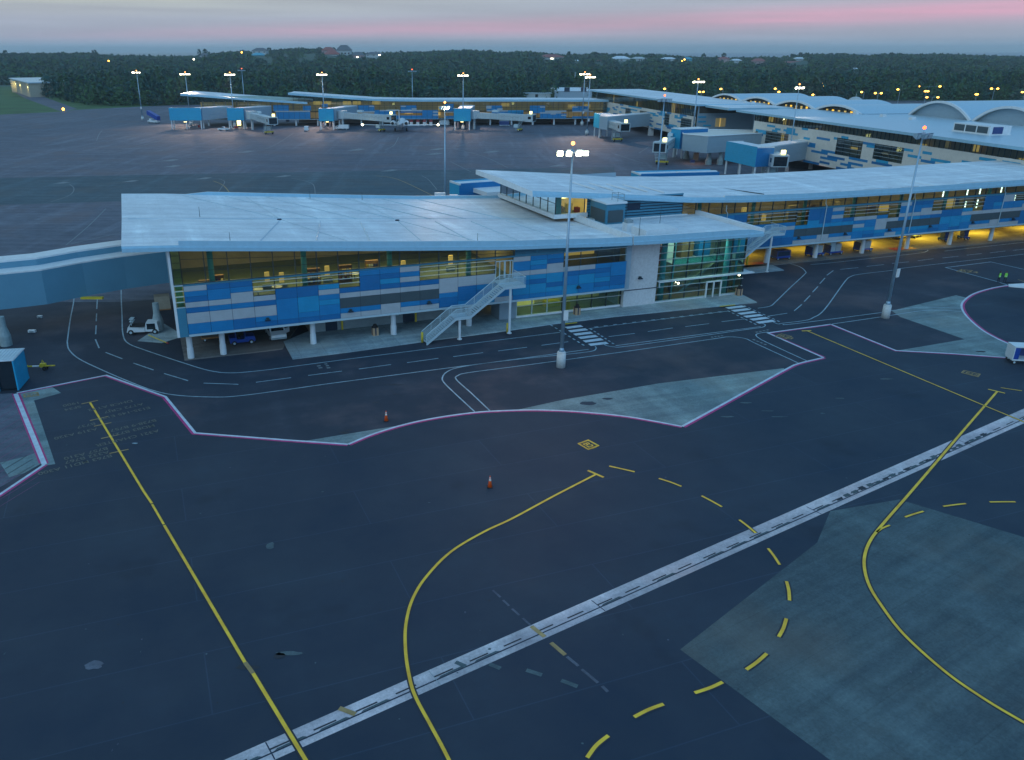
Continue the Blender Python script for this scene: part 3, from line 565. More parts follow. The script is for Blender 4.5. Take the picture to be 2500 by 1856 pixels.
def roofloft(fr, ss, prof, m_top, m_fas, root, name='roof'):
    """prof(s) -> list of (t, z, material of the face running to the next point); closed ring lofted along s"""
    mb = MB(); rings = []
    for s in ss: rings.append((s, prof(s)))
    n = len(rings[0][1])
    for (sa, pa), (sb, pb) in zip(rings, rings[1:]):
        for i in range(n):
            j = (i + 1) % n
            mb.face([fr.P(sa, pa[i][0], pa[i][1]), fr.P(sb, pb[i][0], pb[i][1]), fr.P(sb, pb[j][0], pb[j][1]), fr.P(sa, pa[j][0], pa[j][1])], pa[i][2])
    for s, p in (rings[0], rings[-1]):
        # end caps as a strip between the soffit and the top
        mb.face([fr.P(s, q[0], q[1]) for q in p], m_fas)
    return part(mb, name, root)
def columns(fr, ss, t, z1, r, root, m='column_white'):
    for s in ss:
        p = fr.P(s, t, 0); mb = MB(); mb.cyl(p.x, p.y, .12, z1, r, r, m, 14); mb.cyl(p.x, p.y, .12, 1.3, r * 1.14, r * 1.14, m, 14); part(mb, 'column', root, False)
def glazing(fr, s0, s1, z0, z1f, root, t=.10, mod=2.49, ph=None, hbars=(), g='glass', name='window_band', step=2.49):
    mb = MB(); ss = list(np.arange(s0, s1, step)) + [s1]
    for a, b in zip(ss, ss[1:]): mb.face([fr.P(a, t, z0), fr.P(b, t, z0), fr.P(b, t, z1f(b)), fr.P(a, t, z1f(a))], g)
    wb = part(mb, name, root)
    mb = MB(); ph = s0 if ph is None else ph
    x = ph
    while x <= s1 + .01:
        if x >= s0 - .01: mb.fbox(fr, x - .05, x + .05, t - .10, t + .06, z0, z1f(min(max(x, s0), s1)), 'mullion')
        x += mod
    for h in hbars:
        for a, b in zip(ss, ss[1:]):
            za, zb = z0 + (z1f(a) - z0) * h, z0 + (z1f(b) - z0) * h
            mb.tube(fr.P(a, t - .07, za), fr.P(b, t - .07, zb), .025, 'mullion', 4)
    mb.fbox(fr, s0, s1, t - .10, t + .08, z0 - .08, z0, 'mullion')
    part(mb, 'mullion', wb); return wb

# ---------------------------------------------------------------- pier nearest the camera
P1 = thing('pier_building', 'near pier with sloping white roof, blue and grey clad front and tall corner glass hall', 'terminal pier', (F1.o.x, F1.o.y, 0))
zf = interp([-4.7, .5, 12.4, 24.8, 40.3, 46.3, 52.2, 61.3, 75.2, 78.3], [13.42, 13.16, 12.22, 11.27, 10.17, 9.93, 9.60, 9.32, 9.12, 9.07])
def prof1(s):
    z = zf(s); par = 1.10 if s > 1.0 else .64; ro = z + .62; va = ro - .35
    return [(-1.2, z, 'fascia'), (-1.2, z + .42, 'fascia'), (-1.12, z + .46, 'fascia'), (-1.08, z + par, 'white_trim'), (-.82, z + par, 'fascia'), (-.82, ro, 'roof_membrane'),
            (17, va, 'roof_membrane'), (34.9, ro, 'fascia'), (34.9, ro + (.45 if s > 5 else .02), 'white_trim'), (35.2, ro + (.45 if s > 5 else .02), 'fascia'), (35.2, z, 'interior_soffit')]
ss1 = [-4.7, -4.4, .99, 1.01] + list(np.arange(4, 57, 3.2)) + [57.2]
roofloft(F1, ss1, prof1, 'roof_membrane', 'white_trim', P1)
def prof1b(s):
    z = zf(s); k = sst(75.5, 78.3, s); par = 1.12 - .46 * k
    return [(-1.2, z, 'fascia'), (-1.2, z + .42, 'fascia'), (-1.12, z + .46, 'fascia'), (-1.08, z + par, 'white_trim'), (-.7, z + par, 'fascia'), (-.7, 9.62, 'roof_membrane'), (13.9, 9.62, 'fascia'), (13.9, 9.0, 'interior_soffit')]
roofloft(F1, list(np.arange(57.4, 78, 2.1)) + [78.3], prof1b, 'roof_membrane', 'white_trim', P1, 'lower_roof')
mb = MB(); mb.fbox(F1, 57.0, 57.5, -.75, 14.6, 9.9, 10.75, 'white_trim'); part(mb, 'parapet', P1)
mb = MB(); mb.fbox(F1, 77.85, 78.45, -1.0, 14, 9.5, 10.15, 'white_trim'); part(mb, 'parapet', P1)
# crickets (tapered insulation ridges) on the roof valley
mb = MB()
def cricket(pp, w_=.16):
    for (s0, t0), (s1, t1) in zip(pp, pp[1:]):
        zr = lambda s, t: zf(s) + .62 - .35 * (1 - abs(t - 17) / 18) + .03
        a = F1.P(s0, t0, zr(s0, t0)); b = F1.P(s1, t1, zr(s1, t1)); mb.tube(a, b, w_, 'roof_metal', 4)
for k in range(7):
    s = 14.5 + k * 5.4; cricket([(s - 11 + k * .6, 34), (s, 18.2)], .07); cricket([(s - 5 + k * 1.1, .2), (s, 16.2)], .07)
cricket([(-4, 17), (56, 17)], .03)
for k in (0, 3): cricket([(14.5 + 5.4 * k - 2, 34), (14.5 + 5.4 * k + .3, 17), (14.5 + 5.4 * k + 6, .2)], .035)
part(mb, 'roof_seam', P1)
for k in range(4):
    s = 14.6 + k * 16.2 if k < 2 else (60.3, 69.5)[k - 2]; t = 17 if k < 2 else 1.4; z = (zf(s) + .3) if k < 2 else 9.64; p = F1.P(s, t, z); mb = MB(); mb.cyl(p.x, p.y, z, z + .12, .32, .26, 'joint_dark', 10); part(mb, 'roof_drain', P1)
for s, t in ((4.6, 17), (6.5, .3), (36, .3), (22, 33.5), (64, 11.6), (68.5, 9.5), (60.5, 2.5), (30, 33)):
    z = zf(s) + .5 if s < 57 else 9.6; p = F1.P(s, t, z); mb = MB(); mb.cyl(p.x, p.y, z, z + (1.3 if s < 57 else 2.6), .04, .02, 'mullion', 5); part(mb, 'lightning_rod', P1)
rows1 = ['GDDWWWWWDLGWWWWW'[:16], ] # replaced below
#      0123456789012345
rows1 = ['GDDWWWWWMMGWWWWW',   # row 8
         'MMMWWWWWDDMWWWWW',   # row 7
         'DMGWDDLWDLGWWWWW',   # row 6
         'GGGGDDGDDDDDGGGW',   # row 5
         'DMMDMLMGGGGGGGGW',   # row 4
         'GGGGMLLVVVVVGDMM',   # row 3
         'GGGGMLMVVVVVMDDM',   # row 2
         'MMDMMMMMMGMDDDMM',   # row 1
         'MMDDDDDGGGGGDMLG']   # row 0
cladding(F1, .97, 2.49, rows1, P1)
rows1b = ['GMMDDDD', 'MLMDWWW', 'DDDMWWW', 'LGGGGMM', 'GLMMLLL', 'MMDMMML', 'LLMLDDM', 'MMLLMMM', 'LMMMMMM']
rows1b = ['GMMM...', 'LMDW...', 'MMGW...', 'GGGGGMM', 'MMMLDDM', 'LDMMLLL', 'MLDDLMD', 'LMMMMDD', 'MMLMMDD']
rows1b = ['GMMWWWW', 'MLDWWWW', 'MMGWWWW', 'GGGGGMMG'[:7], 'LLLDDDM', 'MDLMLMM', 'LLDMLLD', 'LLLLMDD', 'MMMLMMM']
cladding(F1, 40.81, 2.36, rows1b, P1, name='cladding')
mb = MB(); mb.fbox(F1, 0, .95, 0, .3, 3.1, 6.5, 'teal_panel'); mb.fbox(F1, .97, 57.3, -.02, .5, 3.08, 3.34, 'steel_pale'); mb.fbox(F1, -.02, .0, 0, .3, 3.1, 9, 'white_trim')
mb.fbox(F1, 0, 57.3, .06, .16, 8.92, 9.14, 'teal_panel'); part(mb, 'edge_trim', P1)
# corner strip of small windows
mb = MB()
for k in range(4): mb.fbox(F1, .12, .85, .1, .14, 6.62 + k * .62, 7.1 + k * .62, 'glass_teal'); mb.fbox(F1, 0, .95, -.04, .1, 6.5 + k * .62, 6.58 + k * .62, 'steel_pale')
mb.fbox(F1, 0, .95, -.04, .1, 8.98, 9.1, 'steel_pale'); part(mb, 'corner_window', P1)
# upper glazing band and lower windows
soff = lambda s: zf(s) + .0
glazing(F1, .97, 41.0, 9.2, soff, P1, ph=.97, hbars=(.36, .70))
glazing(F1, .05, .97, 9.2, soff, P1, mod=.92, hbars=(.2, .4, .6, .8), g='glass_teal', step=1)
def lowwin(fr, s0, s1, z0, z1, root, mod=2.49, t=.08, n=3, g='glass'):
    mb = MB(); mb.face([fr.P(s0, t, z0), fr.P(s1, t, z0), fr.P(s1, t, z1), fr.P(s0, t, z1)], g); wb = part(mb, 'window', root)
    mb = MB(); x = s0
    while x <= s1 + .01: mb.fbox(fr, x - .045, x + .045, t - .06, t + .05, z0, z1, 'mullion'); x += mod
    mb.fbox(fr, s0, s1, t - .06, t + .05, z0 - .02, z0 + .05, 'mullion')
    for k in range(n): z = z0 + (z1 - z0) * (k + 1) / (n + .35); mb.fbox(fr, s0, s1, t - .22, t - .08, z - .035, z + .035, 'louvre_bar')
    part(mb, 'window_frame', wb); return wb
lowwin(F1, 8.44, 10.93, 7.06, 8.92, P1); lowwin(F1, 10.93, 18.4, 7.68, 8.92, P1, n=2); lowwin(F1, 18.4, 20.89, 7.06, 8.92, P1)
lowwin(F1, 28.36, 38.32, 7.06, 8.92, P1); 
mb = MB(); mb.face([F1.P(38.32, .12, 6.4), F1.P(40.81, .12, 6.4), F1.P(40.81, .12, 8.92), F1.P(38.32, .12, 8.92)], 'glass')
mb2 = MB()
for x in (38.4, 38.95, 39.6, 39.7, 40.4, 40.75): mb2.fbox(F1, x - .05, x + .05, .02, .18, 6.4, 8.6, 'steel_pale')
mb2.fbox(F1, 38.4, 40.8, .02, .18, 8.5, 8.62, 'steel_pale')
dr = part(mb, 'door', P1); part(mb2, 'door_frame', dr)
lowwin(F1, 47.9, 57.2, 7.06, 9.3, P1, n=2)
mb = MB()
for k in range(7): 
    for a in (41.0, 44, 47, 50, 53.5): mb.fbox(F1, a, a + 3.2 if a < 53 else 57.2, .0, .12, 9.0 + k * (soff(a) - 9.0) / 7, 9.0 + (k + .6) * (soff(a) - 9.0) / 7, 'teal_panel')
mb.fbox(F1, 41, 57.3, .14, .2, 8.9, 10.1, 'joint_dark'); part(mb, 'louvre_band', P1)
def slopewall(mb, fr, s0, s1, t0, t1, z0, zfun, m, n=8):
    for k in range(n):
        a = s0 + (s1 - s0) * k / n; b = s0 + (s1 - s0) * (k + 1) / n
        mb.solid([fr.P(a, t0, z0), fr.P(b, t0, z0), fr.P(b, t1, z0), fr.P(a, t1, z0)], [fr.P(a, t0, zfun(a)), fr.P(b, t0, zfun(b)), fr.P(b, t1, zfun(b)), fr.P(a, t1, zfun(a))], m, False)
# end wall, rear wall, interior shell
mb = MB(); mb.fbox(F1, -.0, .04, .3, 33.2, 3.1, 13.1, 'grey_wall'); mb.fbox(F1, -.28, -.02, .02, .5, 3.1, 13.2, 'white_trim'); part(mb, 'end_wall', P1)
mb = MB(); slopewall(mb, F1, 0, 57.0, 33, 33.3, 3.1, lambda s: zf(s) + .1, 'grey_wall'); mb.fbox(F1, 57.1, 57.3, 14.2, 33, 3.1, 9.6, 'grey_wall'); part(mb, 'rear_wall', P1)
mb = MB(); mb.fbox(F1, .1, 57.2, .2, 33, 6.0, 6.4, 'interior_floor'); mb.fbox(F1, .1, 57.2, .1, 33, 3.1, 3.2, 'interior_dark'); part(mb, 'upper_floor', P1)
mb = MB(); slopewall(mb, F1, .3, 41, 19, 19.2, 6.4, lambda s: zf(s) + .1, 'interior_wall'); mb.fbox(F1, 41, 57, 8, 8.2, 6.4, 9.8, 'lit_room'); mb.fbox(F1, 40.9, 41.1, .4, 19, 6.4, 9.6, 'interior_wall'); part(mb, 'inner_wall', P1)
for s in (4.2, 14.6, 24.9, 35.1):
    p = F1.P(s, 1.0, 0); mb = MB(); mb.cyl(p.x, p.y, 6.4, zf(s), .33, .33, 'teal_column', 12); part(mb, 'inner_column', P1, True)
random.seed(11)
for k in range(26):
    s = 1.8 + k * 1.52 + random.uniform(-.3, .3); t = random.choice((3.5, 6.5, 9.5, 12.5)); z = zf(s) - .12
    p = F1.P(s, t, 0); mb = MB(); mb.cyl(p.x, p.y, z - .1, z, .42, .42, 'ceiling_lamp', 10); part(mb, 'ceiling_light', P1)
columns(F1, (.95, 4.6, 15.2, 25.3, 35.4), 1.4, 3.1, .33, P1)
# ground floor
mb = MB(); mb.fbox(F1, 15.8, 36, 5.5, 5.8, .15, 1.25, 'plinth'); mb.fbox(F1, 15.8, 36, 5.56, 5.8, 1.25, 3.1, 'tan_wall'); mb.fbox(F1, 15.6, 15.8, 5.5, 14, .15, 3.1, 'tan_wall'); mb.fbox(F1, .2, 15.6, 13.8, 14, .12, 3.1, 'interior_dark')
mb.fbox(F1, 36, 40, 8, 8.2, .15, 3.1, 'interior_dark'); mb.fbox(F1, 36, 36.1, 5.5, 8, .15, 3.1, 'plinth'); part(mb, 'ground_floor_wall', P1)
mb = MB(); mb.fbox(F1, 40, 42.4, 2.2, 5, .15, 3.1, 'ribbed_grey'); part(mb, 'ribbed_wall', P1)
for s0, w_, m in ((17.6, 1.5, 'joint_dark'), (27.8, 1.5, 'joint_dark'), (37.0, 1.3, 'dark_glass')):
    mb = MB(); mb.fbox(F1, s0, s0 + w_, 5.42, 5.5, .15, 2.4, m); part(mb, 'service_door', P1)
for s0 in (23.6,): mb = MB(); mb.fbox(F1, s0, s0 + 1.7, 5.48, 5.55, 1.3, 2.6, 'dark_glass'); part(mb, 'window', P1)
for s0 in (26.4, 33.3): mb = MB(); mb.fbox(F1, s0, s0 + .8, 5.36, 5.5, 1.2, 2.5, 'steel_pale'); part(mb, 'meter_box', P1)
for s0 in (19.6, 29.4): mb = MB(); mb.fbox(F1, s0, s0 + .22, 5.25, 5.45, .15, 2.9, 'yellow_metal'); part(mb, 'pipe_guard', P1)
mb = MB(); mb.face([F1.P(42.4, 2.3, .4), F1.P(58.2, 2.3, .4), F1.P(58.2, 2.3, 3.1), F1.P(42.4, 2.3, 3.1)], 'glass_teal'); sf = part(mb, 'shop_front', P1)
mb = MB(); mb.fbox(F1, 42.4, 58.2, 2.1, 2.4, .15, .4, 'white_trim'); mb.fbox(F1, 42.4, 58.2, 2.0, 2.15, 1.7, 1.8, 'louvre_bar')
for k in range(8): mb.fbox(F1, 42.4 + k * 2.25, 42.5 + k * 2.25, 2.15, 2.35, .4, 3.1, 'mullion' if k > 2 else 'steel_pale')
part(mb, 'mullion', sf)
mb = MB(); mb.fbox(F1, 42.6, 58, 7.6, 7.8, .15, 3.1, 'lit_room_dim'); mb.fbox(F1, 42.8, 47.4, 7.0, 7.3, .2, 3.0, 'lit_room'); mb.fbox(F1, 42.4, 58, 2.4, 7.8, .12, .2, 'interior_floor')
for k in range(5): mb.fbox(F1, 44.3 + k * .34, 44.45 + k * .34, 6.5, 6.9, 1.2, 3.0, 'wood')
mb.fbox(F1, 48.2, 50.4, 5, 6, .2, 1.0, 'yellow_metal'); part(mb, 'shop_interior', P1)
mb = MB(); mb.fbox(F1, 43, 47, 3.4, 3.6, 2.95, 3.05, 'ceiling_lamp'); mb.fbox(F1, 49, 56, 5.4, 5.5, 2.95, 3.05, 'ceiling_lamp'); part(mb, 'ceiling_light', P1)
# stone clad pylon and corner hall
mb = MB(); mb.fbox(F1, 58.3, 63.45, 1.62, 3, .15, zf(60) + .05, 'stone'); mb.fbox(F1, 58.3, 63.6, 1.56, 1.62, 2.42, 2.52, 'joint_dark'); mb.fbox(F1, 57.3, 58.3, .5, 1.8, 3.1, zf(58), 'grey_wall'); part(mb, 'stone_pylon', P1)
def walllamp(fr, s, z, t, root):
    mb = MB(); mb.fbox(fr, s - .16, s + .16, t - .3, t, z, z + .22, 'mullion'); mb.fbox(fr, s - .3, s + .3, t - .42, t - .1, z - .12, z, 'joint_dark'); part(mb, 'wall_lamp', root)
walllamp(F1, 60.6, 4.1, 1.62, P1)
for s in (9.8, 19.6, 29.5, 37.6, 50.2): walllamp(F1, s, 4.2, 0, P1)
HT = 1.85
def hallz(s): return zf(s) - .25
mb = MB()
for s0, s1 in ((63.45, 70.8), (70.8, 78.1)): mb.face([F1.P(s0, HT, .35), F1.P(s1, HT, .35), F1.P(s1, HT, hallz(s1)), F1.P(s0, HT, hallz(s0))], 'glass_teal')
mb.face([F1.P(78.1, HT, .35), F1.P(78.1, 13.5, .35), F1.P(78.1, 13.5, 9), F1.P(78.1, HT, 9)], 'glass_teal'); cw = part(mb, 'curtain_wall', P1)
mb = MB()
for z in (.38, 1.33, 2.40, 4.38, 5.33, 6.28, 7.22, 8.2): mb.fbox(F1, 63.45, 78.2, HT - .2, HT - .08, z - .04, z + .04, 'louvre_bar'); mb.fbox(F1, 78.15, 78.3, HT, 13.4, z - .04, z + .04, 'louvre_bar')
for k in range(7): mb.fbox(F1, 63.5 + k * 2.43, 63.6 + k * 2.43, HT - .06, HT + .1, .35, hallz(70), 'mullion')
for k in range(5): mb.fbox(F1, 78.04, 78.14, HT + k * 2.8, HT + .1 + k * 2.8, .35, 9, 'mullion')
mb.fbox(F1, 63.45, 78.2, HT - .1, HT + .2, .15, .36, 'white_trim'); part(mb, 'mullion', cw)
mb = MB(); mb.fbox(F1, 63.6, 79.6, HT - .75, HT - .05, 3.22, 3.36, 'white_trim'); mb.fbox(F1, 63.6, 63.72, HT - .7, HT - .6, 2.5, 3.3, 'steel_pale'); mb.fbox(F1, 78.3, 79.4, HT - .6, 12, 3.24, 3.34, 'steel_pale'); part(mb, 'canopy', P1)
mb = MB()
for x in (71.9, 73.1, 74.35): mb.fbox(F1, x - .07, x + .07, HT - .35, HT - .1, .15, 2.5, 'white_trim')
mb.fbox(F1, 71.85, 74.4, HT - .35, HT - .1, 2.36, 2.52, 'white_trim'); mb.face([F1.P(72, HT - .2, .2), F1.P(74.3, HT - .2, .2), F1.P(74.3, HT - .2, 2.4), F1.P(72, HT - .2, 2.4)], 'glass'); part(mb, 'door', P1)
for s, t in ((65.2, 3.0), (76.0, 3.0)):
    p = F1.P(s, t, 0); mb = MB(); mb.cyl(p.x, p.y, .15, 9, .42, .42, 'teal_column', 14); part(mb, 'hall_column', P1, True)
for s, t in ((67.2, 3.4), (77.2, 4.5)):
    p = F1.P(s, t, 0); mb = MB(); mb.cyl(p.x, p.y, .15, 9, .18, .18, 'teal_column', 10); part(mb, 'hall_column', P1, True)
mb = MB(); mb.fbox(F1, 63.5, 78, 8.5, 8.7, .15, 9, 'interior_wall'); mb.fbox(F1, 63.5, 78, 2, 8.6, .12, .17, 'wood'); mb.fbox(F1, 68, 77.8, 4.2, 8.5, 4.4, 4.7, 'interior_soffit'); mb.fbox(F1, 67.6, 77.8, 4.1, 4.2, 4.7, 5.6, 'glass_teal')
mb.fbox(F1, 64, 66.5, 4.5, 5, 5, 7.6, 'red_dull'); mb.fbox(F1, 67.8, 70.4, 7.9, 8.4, 4.7, 7.9, 'table_white'); mb.fbox(F1, 66.2, 67.6, 6, 7, .2, 8.0, 'wood'); mb.fbox(F1, 71, 73, 7, 8.3, 4.8, 7, 'wood'); mb.fbox(F1, 69, 71.5, 5.5, 6.6, .2, 1.2, 'wood'); mb.fbox(F1, 74, 76, 7, 8.2, 4.7, 7.8, 'blue_mid')
mb.solid([F1.P(70, 5.4, .2), F1.P(70.6, 5.4, .2), F1.P(70.6, 7, .2), F1.P(70, 7, .2)], [F1.P(76, 5.4, 4.6), F1.P(76.6, 5.4, 4.6), F1.P(76.6, 7, 4.6), F1.P(76, 7, 4.6)], 'plinth'); part(mb, 'hall_interior', P1)
for s, z in ((67.0, 2.75), (77.3, 3.0)):
    mb = MB(); p = F1.P(s, HT - .3, z); mb.ball(p.x, p.y, z, .11, 'lamp_bright', 8, 5); part(mb, 'entrance_lamp', P1)
for s, t in ((66, 5), (69, 3.3), (72, 6.5), (75.3, 3.6)):
    mb = MB(); mb.fbox(F1, s, s + 1.2, t, t + .2, 8.75, 8.82, 'ceiling_lamp'); part(mb, 'ceiling_light', P1)
mb = MB(); mb.fbox(F1, 68.5, 77, 4.9, 5.0, 4.3, 4.38, 'ceiling_lamp'); part(mb, 'ceiling_light', P1)

# ---------------------------------------------------------------- second pier behind, longer
P2 = thing('pier_building', 'long white roofed pier behind, with glass prow over the near roof and yellow lit undercroft', 'terminal pier', (F2.o.x, F2.o.y, 0))
zg = interp([-40.8, -35.4, -28, -20.6, -14.8, -4.6, 8.6, 27.5, 45, 85], [13.95, 13.50, 12.85, 12.20, 11.62, 11.07, 10.72, 10.60, 10.58, 10.58])
def prof2(s):
    z = zg(s); par = .80 if s < -8.1 else 1.05; ro = z + .72; bk = 20.6 + .5 * sst(-40, -20, s)
    return [(-1.2, z, 'fascia'), (-1.2, z + .4, 'fascia'), (-1.1, z + .44, 'fascia'), (-1.05, z + par, 'white_trim'), (-.7, z + par, 'fascia'), (-.6, ro, 'roof_membrane'), (10, ro + .35, 'roof_membrane'), (bk, ro + .30, 'fascia'), (bk, z + .3, 'interior_soffit')]
roofloft(F2, [-40.8, -40.5] + list(np.arange(-38, -9, 3)) + [-8.12, -8.08] + list(np.arange(-5, 85, 4)) + [88], prof2, 'roof_membrane', 'white_trim', P2)
mb = MB()
for k in range(5):
    s = -29.5 + k * 3.0; mb.tube(F2.P(s, 8.4, zg(s) + 1.05), F2.P(s + .6, 2.2, zg(s) + .86), .13, 'white_trim', 4)
for s, t0, t1, m in ((-3.5, 20, .4, 'mullion'), (32.5, 20.5, .2, 'white_trim')): mb.tube(F2.P(s - 4, t0, zg(s) + 1.03), F2.P(s + 4, t1, zg(s) + .8), .07, m, 4)
for a, b in ((21, 27), (29, 33), (42.5, 52), (13, 16)): mb.tube(F2.P(a, .5, zg(a) + .8), F2.P(b, .5, zg(b) + .8), .05, 'mullion', 4)
part(mb, 'roof_seam', P2)
D0 = -7.37; M2 = 2.444
# columns:  -1 .. 27
rows2 = ['GMMWWWWWDDGWWWWWGDDWWWWWDDDGWW'[0:0] or 'DMDDWWWWDDDGWWWWWGMDWWWWDDDGWW'[0:0]]
rows2 = ['MMDWWWWWWWW'] * 0
c8 = 'MMD' 'WWWW' 'W' 'DDM' 'G' 'WWWWW' 'GMM' 'WWWWW' 'DDD' 'G' 'WW'
# letters for bays -1..28, rows 8 (top) to 0
def row(*seg): return ''.join(seg)
rows2 = [row('GMDWWWWW', 'DDG', 'WWWWW', 'GDD', 'WWWWW', 'DDGWW'),
         row('MMDWWWWW', 'DDM', 'WWWWW', 'MMM', 'WWWWW', 'DDGWW'),
         row('MMGWWWWW', 'DDG', 'WWWWW', 'MMG', 'WWWWW', 'DLMMM'),
         row('DMMMMMMW', 'LDM', 'DGGMW', 'GGG', 'GDDLW', 'DMMMG'),
         row('DMMMMGGL', 'LLL', 'LMMGG', 'MLM', 'DDDGG', 'GGGGG'),
         row('DMMMMMMV', 'VVV', 'VGMGV', 'VVV', 'VLLLV', 'VVVVD'),
         row('DDDDMMMV', 'VVV', 'VLLGV', 'VVV', 'VLLLV', 'VVVVD'),
         row('DDDDDDDM', 'MGM', 'MMMLM', 'MLL', 'MMLMM', 'MGMDD'),
         row('DDDDDDDG', 'GGG', 'GMDMG', 'LMM', 'DMDMG', 'GGGGD')]
n_ = min(len(r) for r in rows2); rows2 = [r[:n_] for r in rows2]
cladding(F2, D0 - M2, M2, rows2, P2, gap=.02)
cladding(F2, D0 - M2 + n_ * M2, M2, ['DMWWWWMMGD', 'MMWWWWDDMD', 'GMWWWWMMMM', 'MDDDMMGGMM', 'GGGGLMMDDM', 'VVVVMLLVVV', 'VVVVMMDVVV', 'MMGMLMMMGM', 'GGGGMDDGGG'], P2, gap=.02)
gz = lambda s: zg(s) + .0
glazing(F2, -14.9, 85, 9.3, gz, P2, ph=-14.9 + .08, mod=M2, hbars=(.33, .66) if False else (.5,))
mb = MB(); mb.fbox(F2, -10, 85, .04, .14, 8.92, 9.24, 'teal_panel'); mb.fbox(F2, -10, 85, -.02, .5, 3.08, 3.34, 'steel_pale'); part(mb, 'edge_trim', P2)
def w2(c0, c1, r0): lowwin(F2, D0 + c0 * M2, D0 + c1 * M2, 3.34 + r0 * .62, 8.92, P2, mod=M2, n=3)
w2(2, 6, 6); w2(6, 7, 5); w2(10, 14, 6); w2(14, 15, 5); w2(18, 22, 6); w2(22, 23, 5.2); w2(26, 29, 7); w2(31, 33, 6)
# prow: glass corner room that stands over the near roof
mb = MB(); ax = -36.5
for a, b in ((.05, 7), (7, 14), (14, 20.3)): mb.face([F2.P(ax, a, 11.0), F2.P(ax, b, 11.0), F2.P(ax, b, 13.9), F2.P(ax, a, 13.75)], 'glass')
mb.face([F2.P(ax, .05, 11.0), F2.P(-31.7, .05, 11.0), F2.P(-31.7, .05, gz(-31.7)), F2.P(ax, .05, gz(ax))], 'glass'); pg = part(mb, 'prow_glass', P2)
mb = MB()
for k in range(9): mb.fbox(F2, ax - .06, ax + .06, k * 2.5, k * 2.5 + .12, 11.0, 13.7, 'mullion')
for k in range(3): mb.fbox(F2, ax + k * 2.35 - .05, ax + k * 2.35 + .05, -.04, .1, 11.0, gz(ax + 2.35 * k), 'mullion')
mb.fbox(F2, ax - .05, ax + .05, 0, 20, 12.5, 12.56, 'mullion'); mb.fbox(F2, ax + .1, ax + .95, .1, .5, 11.0, 13.5, 'teal_column'); part(mb, 'mullion', pg)
mb = MB(); mb.fbox(F2, ax - .35, -31.4, -.35, 0.2, 10.4, 11.0, 'white_trim'); mb.fbox(F2, ax - .35, ax + .1, .2, 20.3, 10.4, 11.0, 'white_trim'); mb.fbox(F2, ax, -31.5, .2, 20, 10.5, 10.7, 'interior_floor')
mb.fbox(F2, -27.9, -14, -.3, 0, 9.3, 9.75, 'white_trim'); part(mb, 'kerb', P2)
mb = MB(); mb.fbox(F2, -31.6, -31.4, .1, 20, 9.5, 12.9, 'lit_room'); mb.fbox(F2, ax + .4, -31.6, 14, 14.2, 10.7, 13.2, 'lit_room_dim'); mb.fbox(F2, -35.6, -33.8, 3, 4, 10.7, 11.6, 'wood'); mb.fbox(F2, -33.6, -32.6, 2.2, 2.8, 10.7, 12, 'yellow_metal'); mb.fbox(F2, -32.3, -31.7, 1.5, 2.3, 10.7, 11.5, 'red_dull'); part(mb, 'prow_room', P2)
mb = MB(); mb.fbox(F2, -35.5, -32.5, 1.4, 1.7, 13.0, 13.08, 'ceiling_lamp'); mb.fbox(F2, -35.5, -35.2, 5, 13, 13.2, 13.28, 'ceiling_lamp'); part(mb, 'ceiling_light', P2)
mb = MB()
for k in range(8): mb.fbox(F2, -31.4, -14.9, .0, .1, 9.7 + k * .42, 9.98 + k * .42 if 9.98 + k * .42 < 12.9 else 12.9, 'teal_panel')
mb.fbox(F2, -31.4, -14.9, .12, .3, 9.5, 12.6, 'joint_dark'); part(mb, 'louvre_wall', P2)
mb = MB(); mb.fbox(F2, -24.6, -22.4, -.06, .02, 10.9, 11.9, 'joint_dark'); part(mb, 'wall_vent', P2)
# interior of the second pier
mb = MB(); mb.fbox(F2, -14.8, 84, .3, 20, 6.0, 6.35, 'interior_floor'); mb.fbox(F2, -14.8, 84, 8, 8.2, 6.35, 10.6, 'interior_wall'); part(mb, 'upper_floor', P2)
mb = MB(); mb.fbox(F2, -14.9, 85, 20, 20.2, 3.1, 11.0, 'grey_wall'); mb.fbox(F2, ax, -14.9, 20, 20.2, 3.1, 13.4, 'grey_wall'); part(mb, 'rear_wall', P2)
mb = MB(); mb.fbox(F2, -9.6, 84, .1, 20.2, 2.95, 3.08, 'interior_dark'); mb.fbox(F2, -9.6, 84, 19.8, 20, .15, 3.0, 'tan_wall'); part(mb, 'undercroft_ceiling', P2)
for k in range(9):
    s = -11.0 + k * 10.3; p = F2.P(s, 1.0, 0); mb = MB(); mb.cyl(p.x, p.y, 6.35, zg(s), .3, .3, 'teal_column', 10); part(mb, 'inner_column', P2, True)
columns(F2, [14.4 + 10.2 * k for k in range(-1, 7)], 2.0, 3.1, .34, P2)
for k in range(34):
    s = -13 + k * 2.7 + random.uniform(-.5, .5); mb = MB(); t = random.choice((2.5, 4.5, 6.5)); z = zg(s) - .15; mb.fbox(F2, s, s + .7, t, t + .5, z - .06, z, 'ceiling_lamp'); part(mb, 'ceiling_light', P2)
random.seed(5)
for k in range(22):
    s = -12 + k * 3.6 + random.uniform(-.8, .8); mb = MB(); t = random.uniform(3, 7); h_ = random.uniform(.9, 2.6)
    mb.fbox(F2, s, s + random.uniform(.5, 2.2), t, t + .5, 6.35, 6.35 + h_, random.choice(['lit_room', 'wood', 'interior_wall', 'navy', 'interior_dark', 'lit_room_dim'])); part(mb, 'counter', P2)
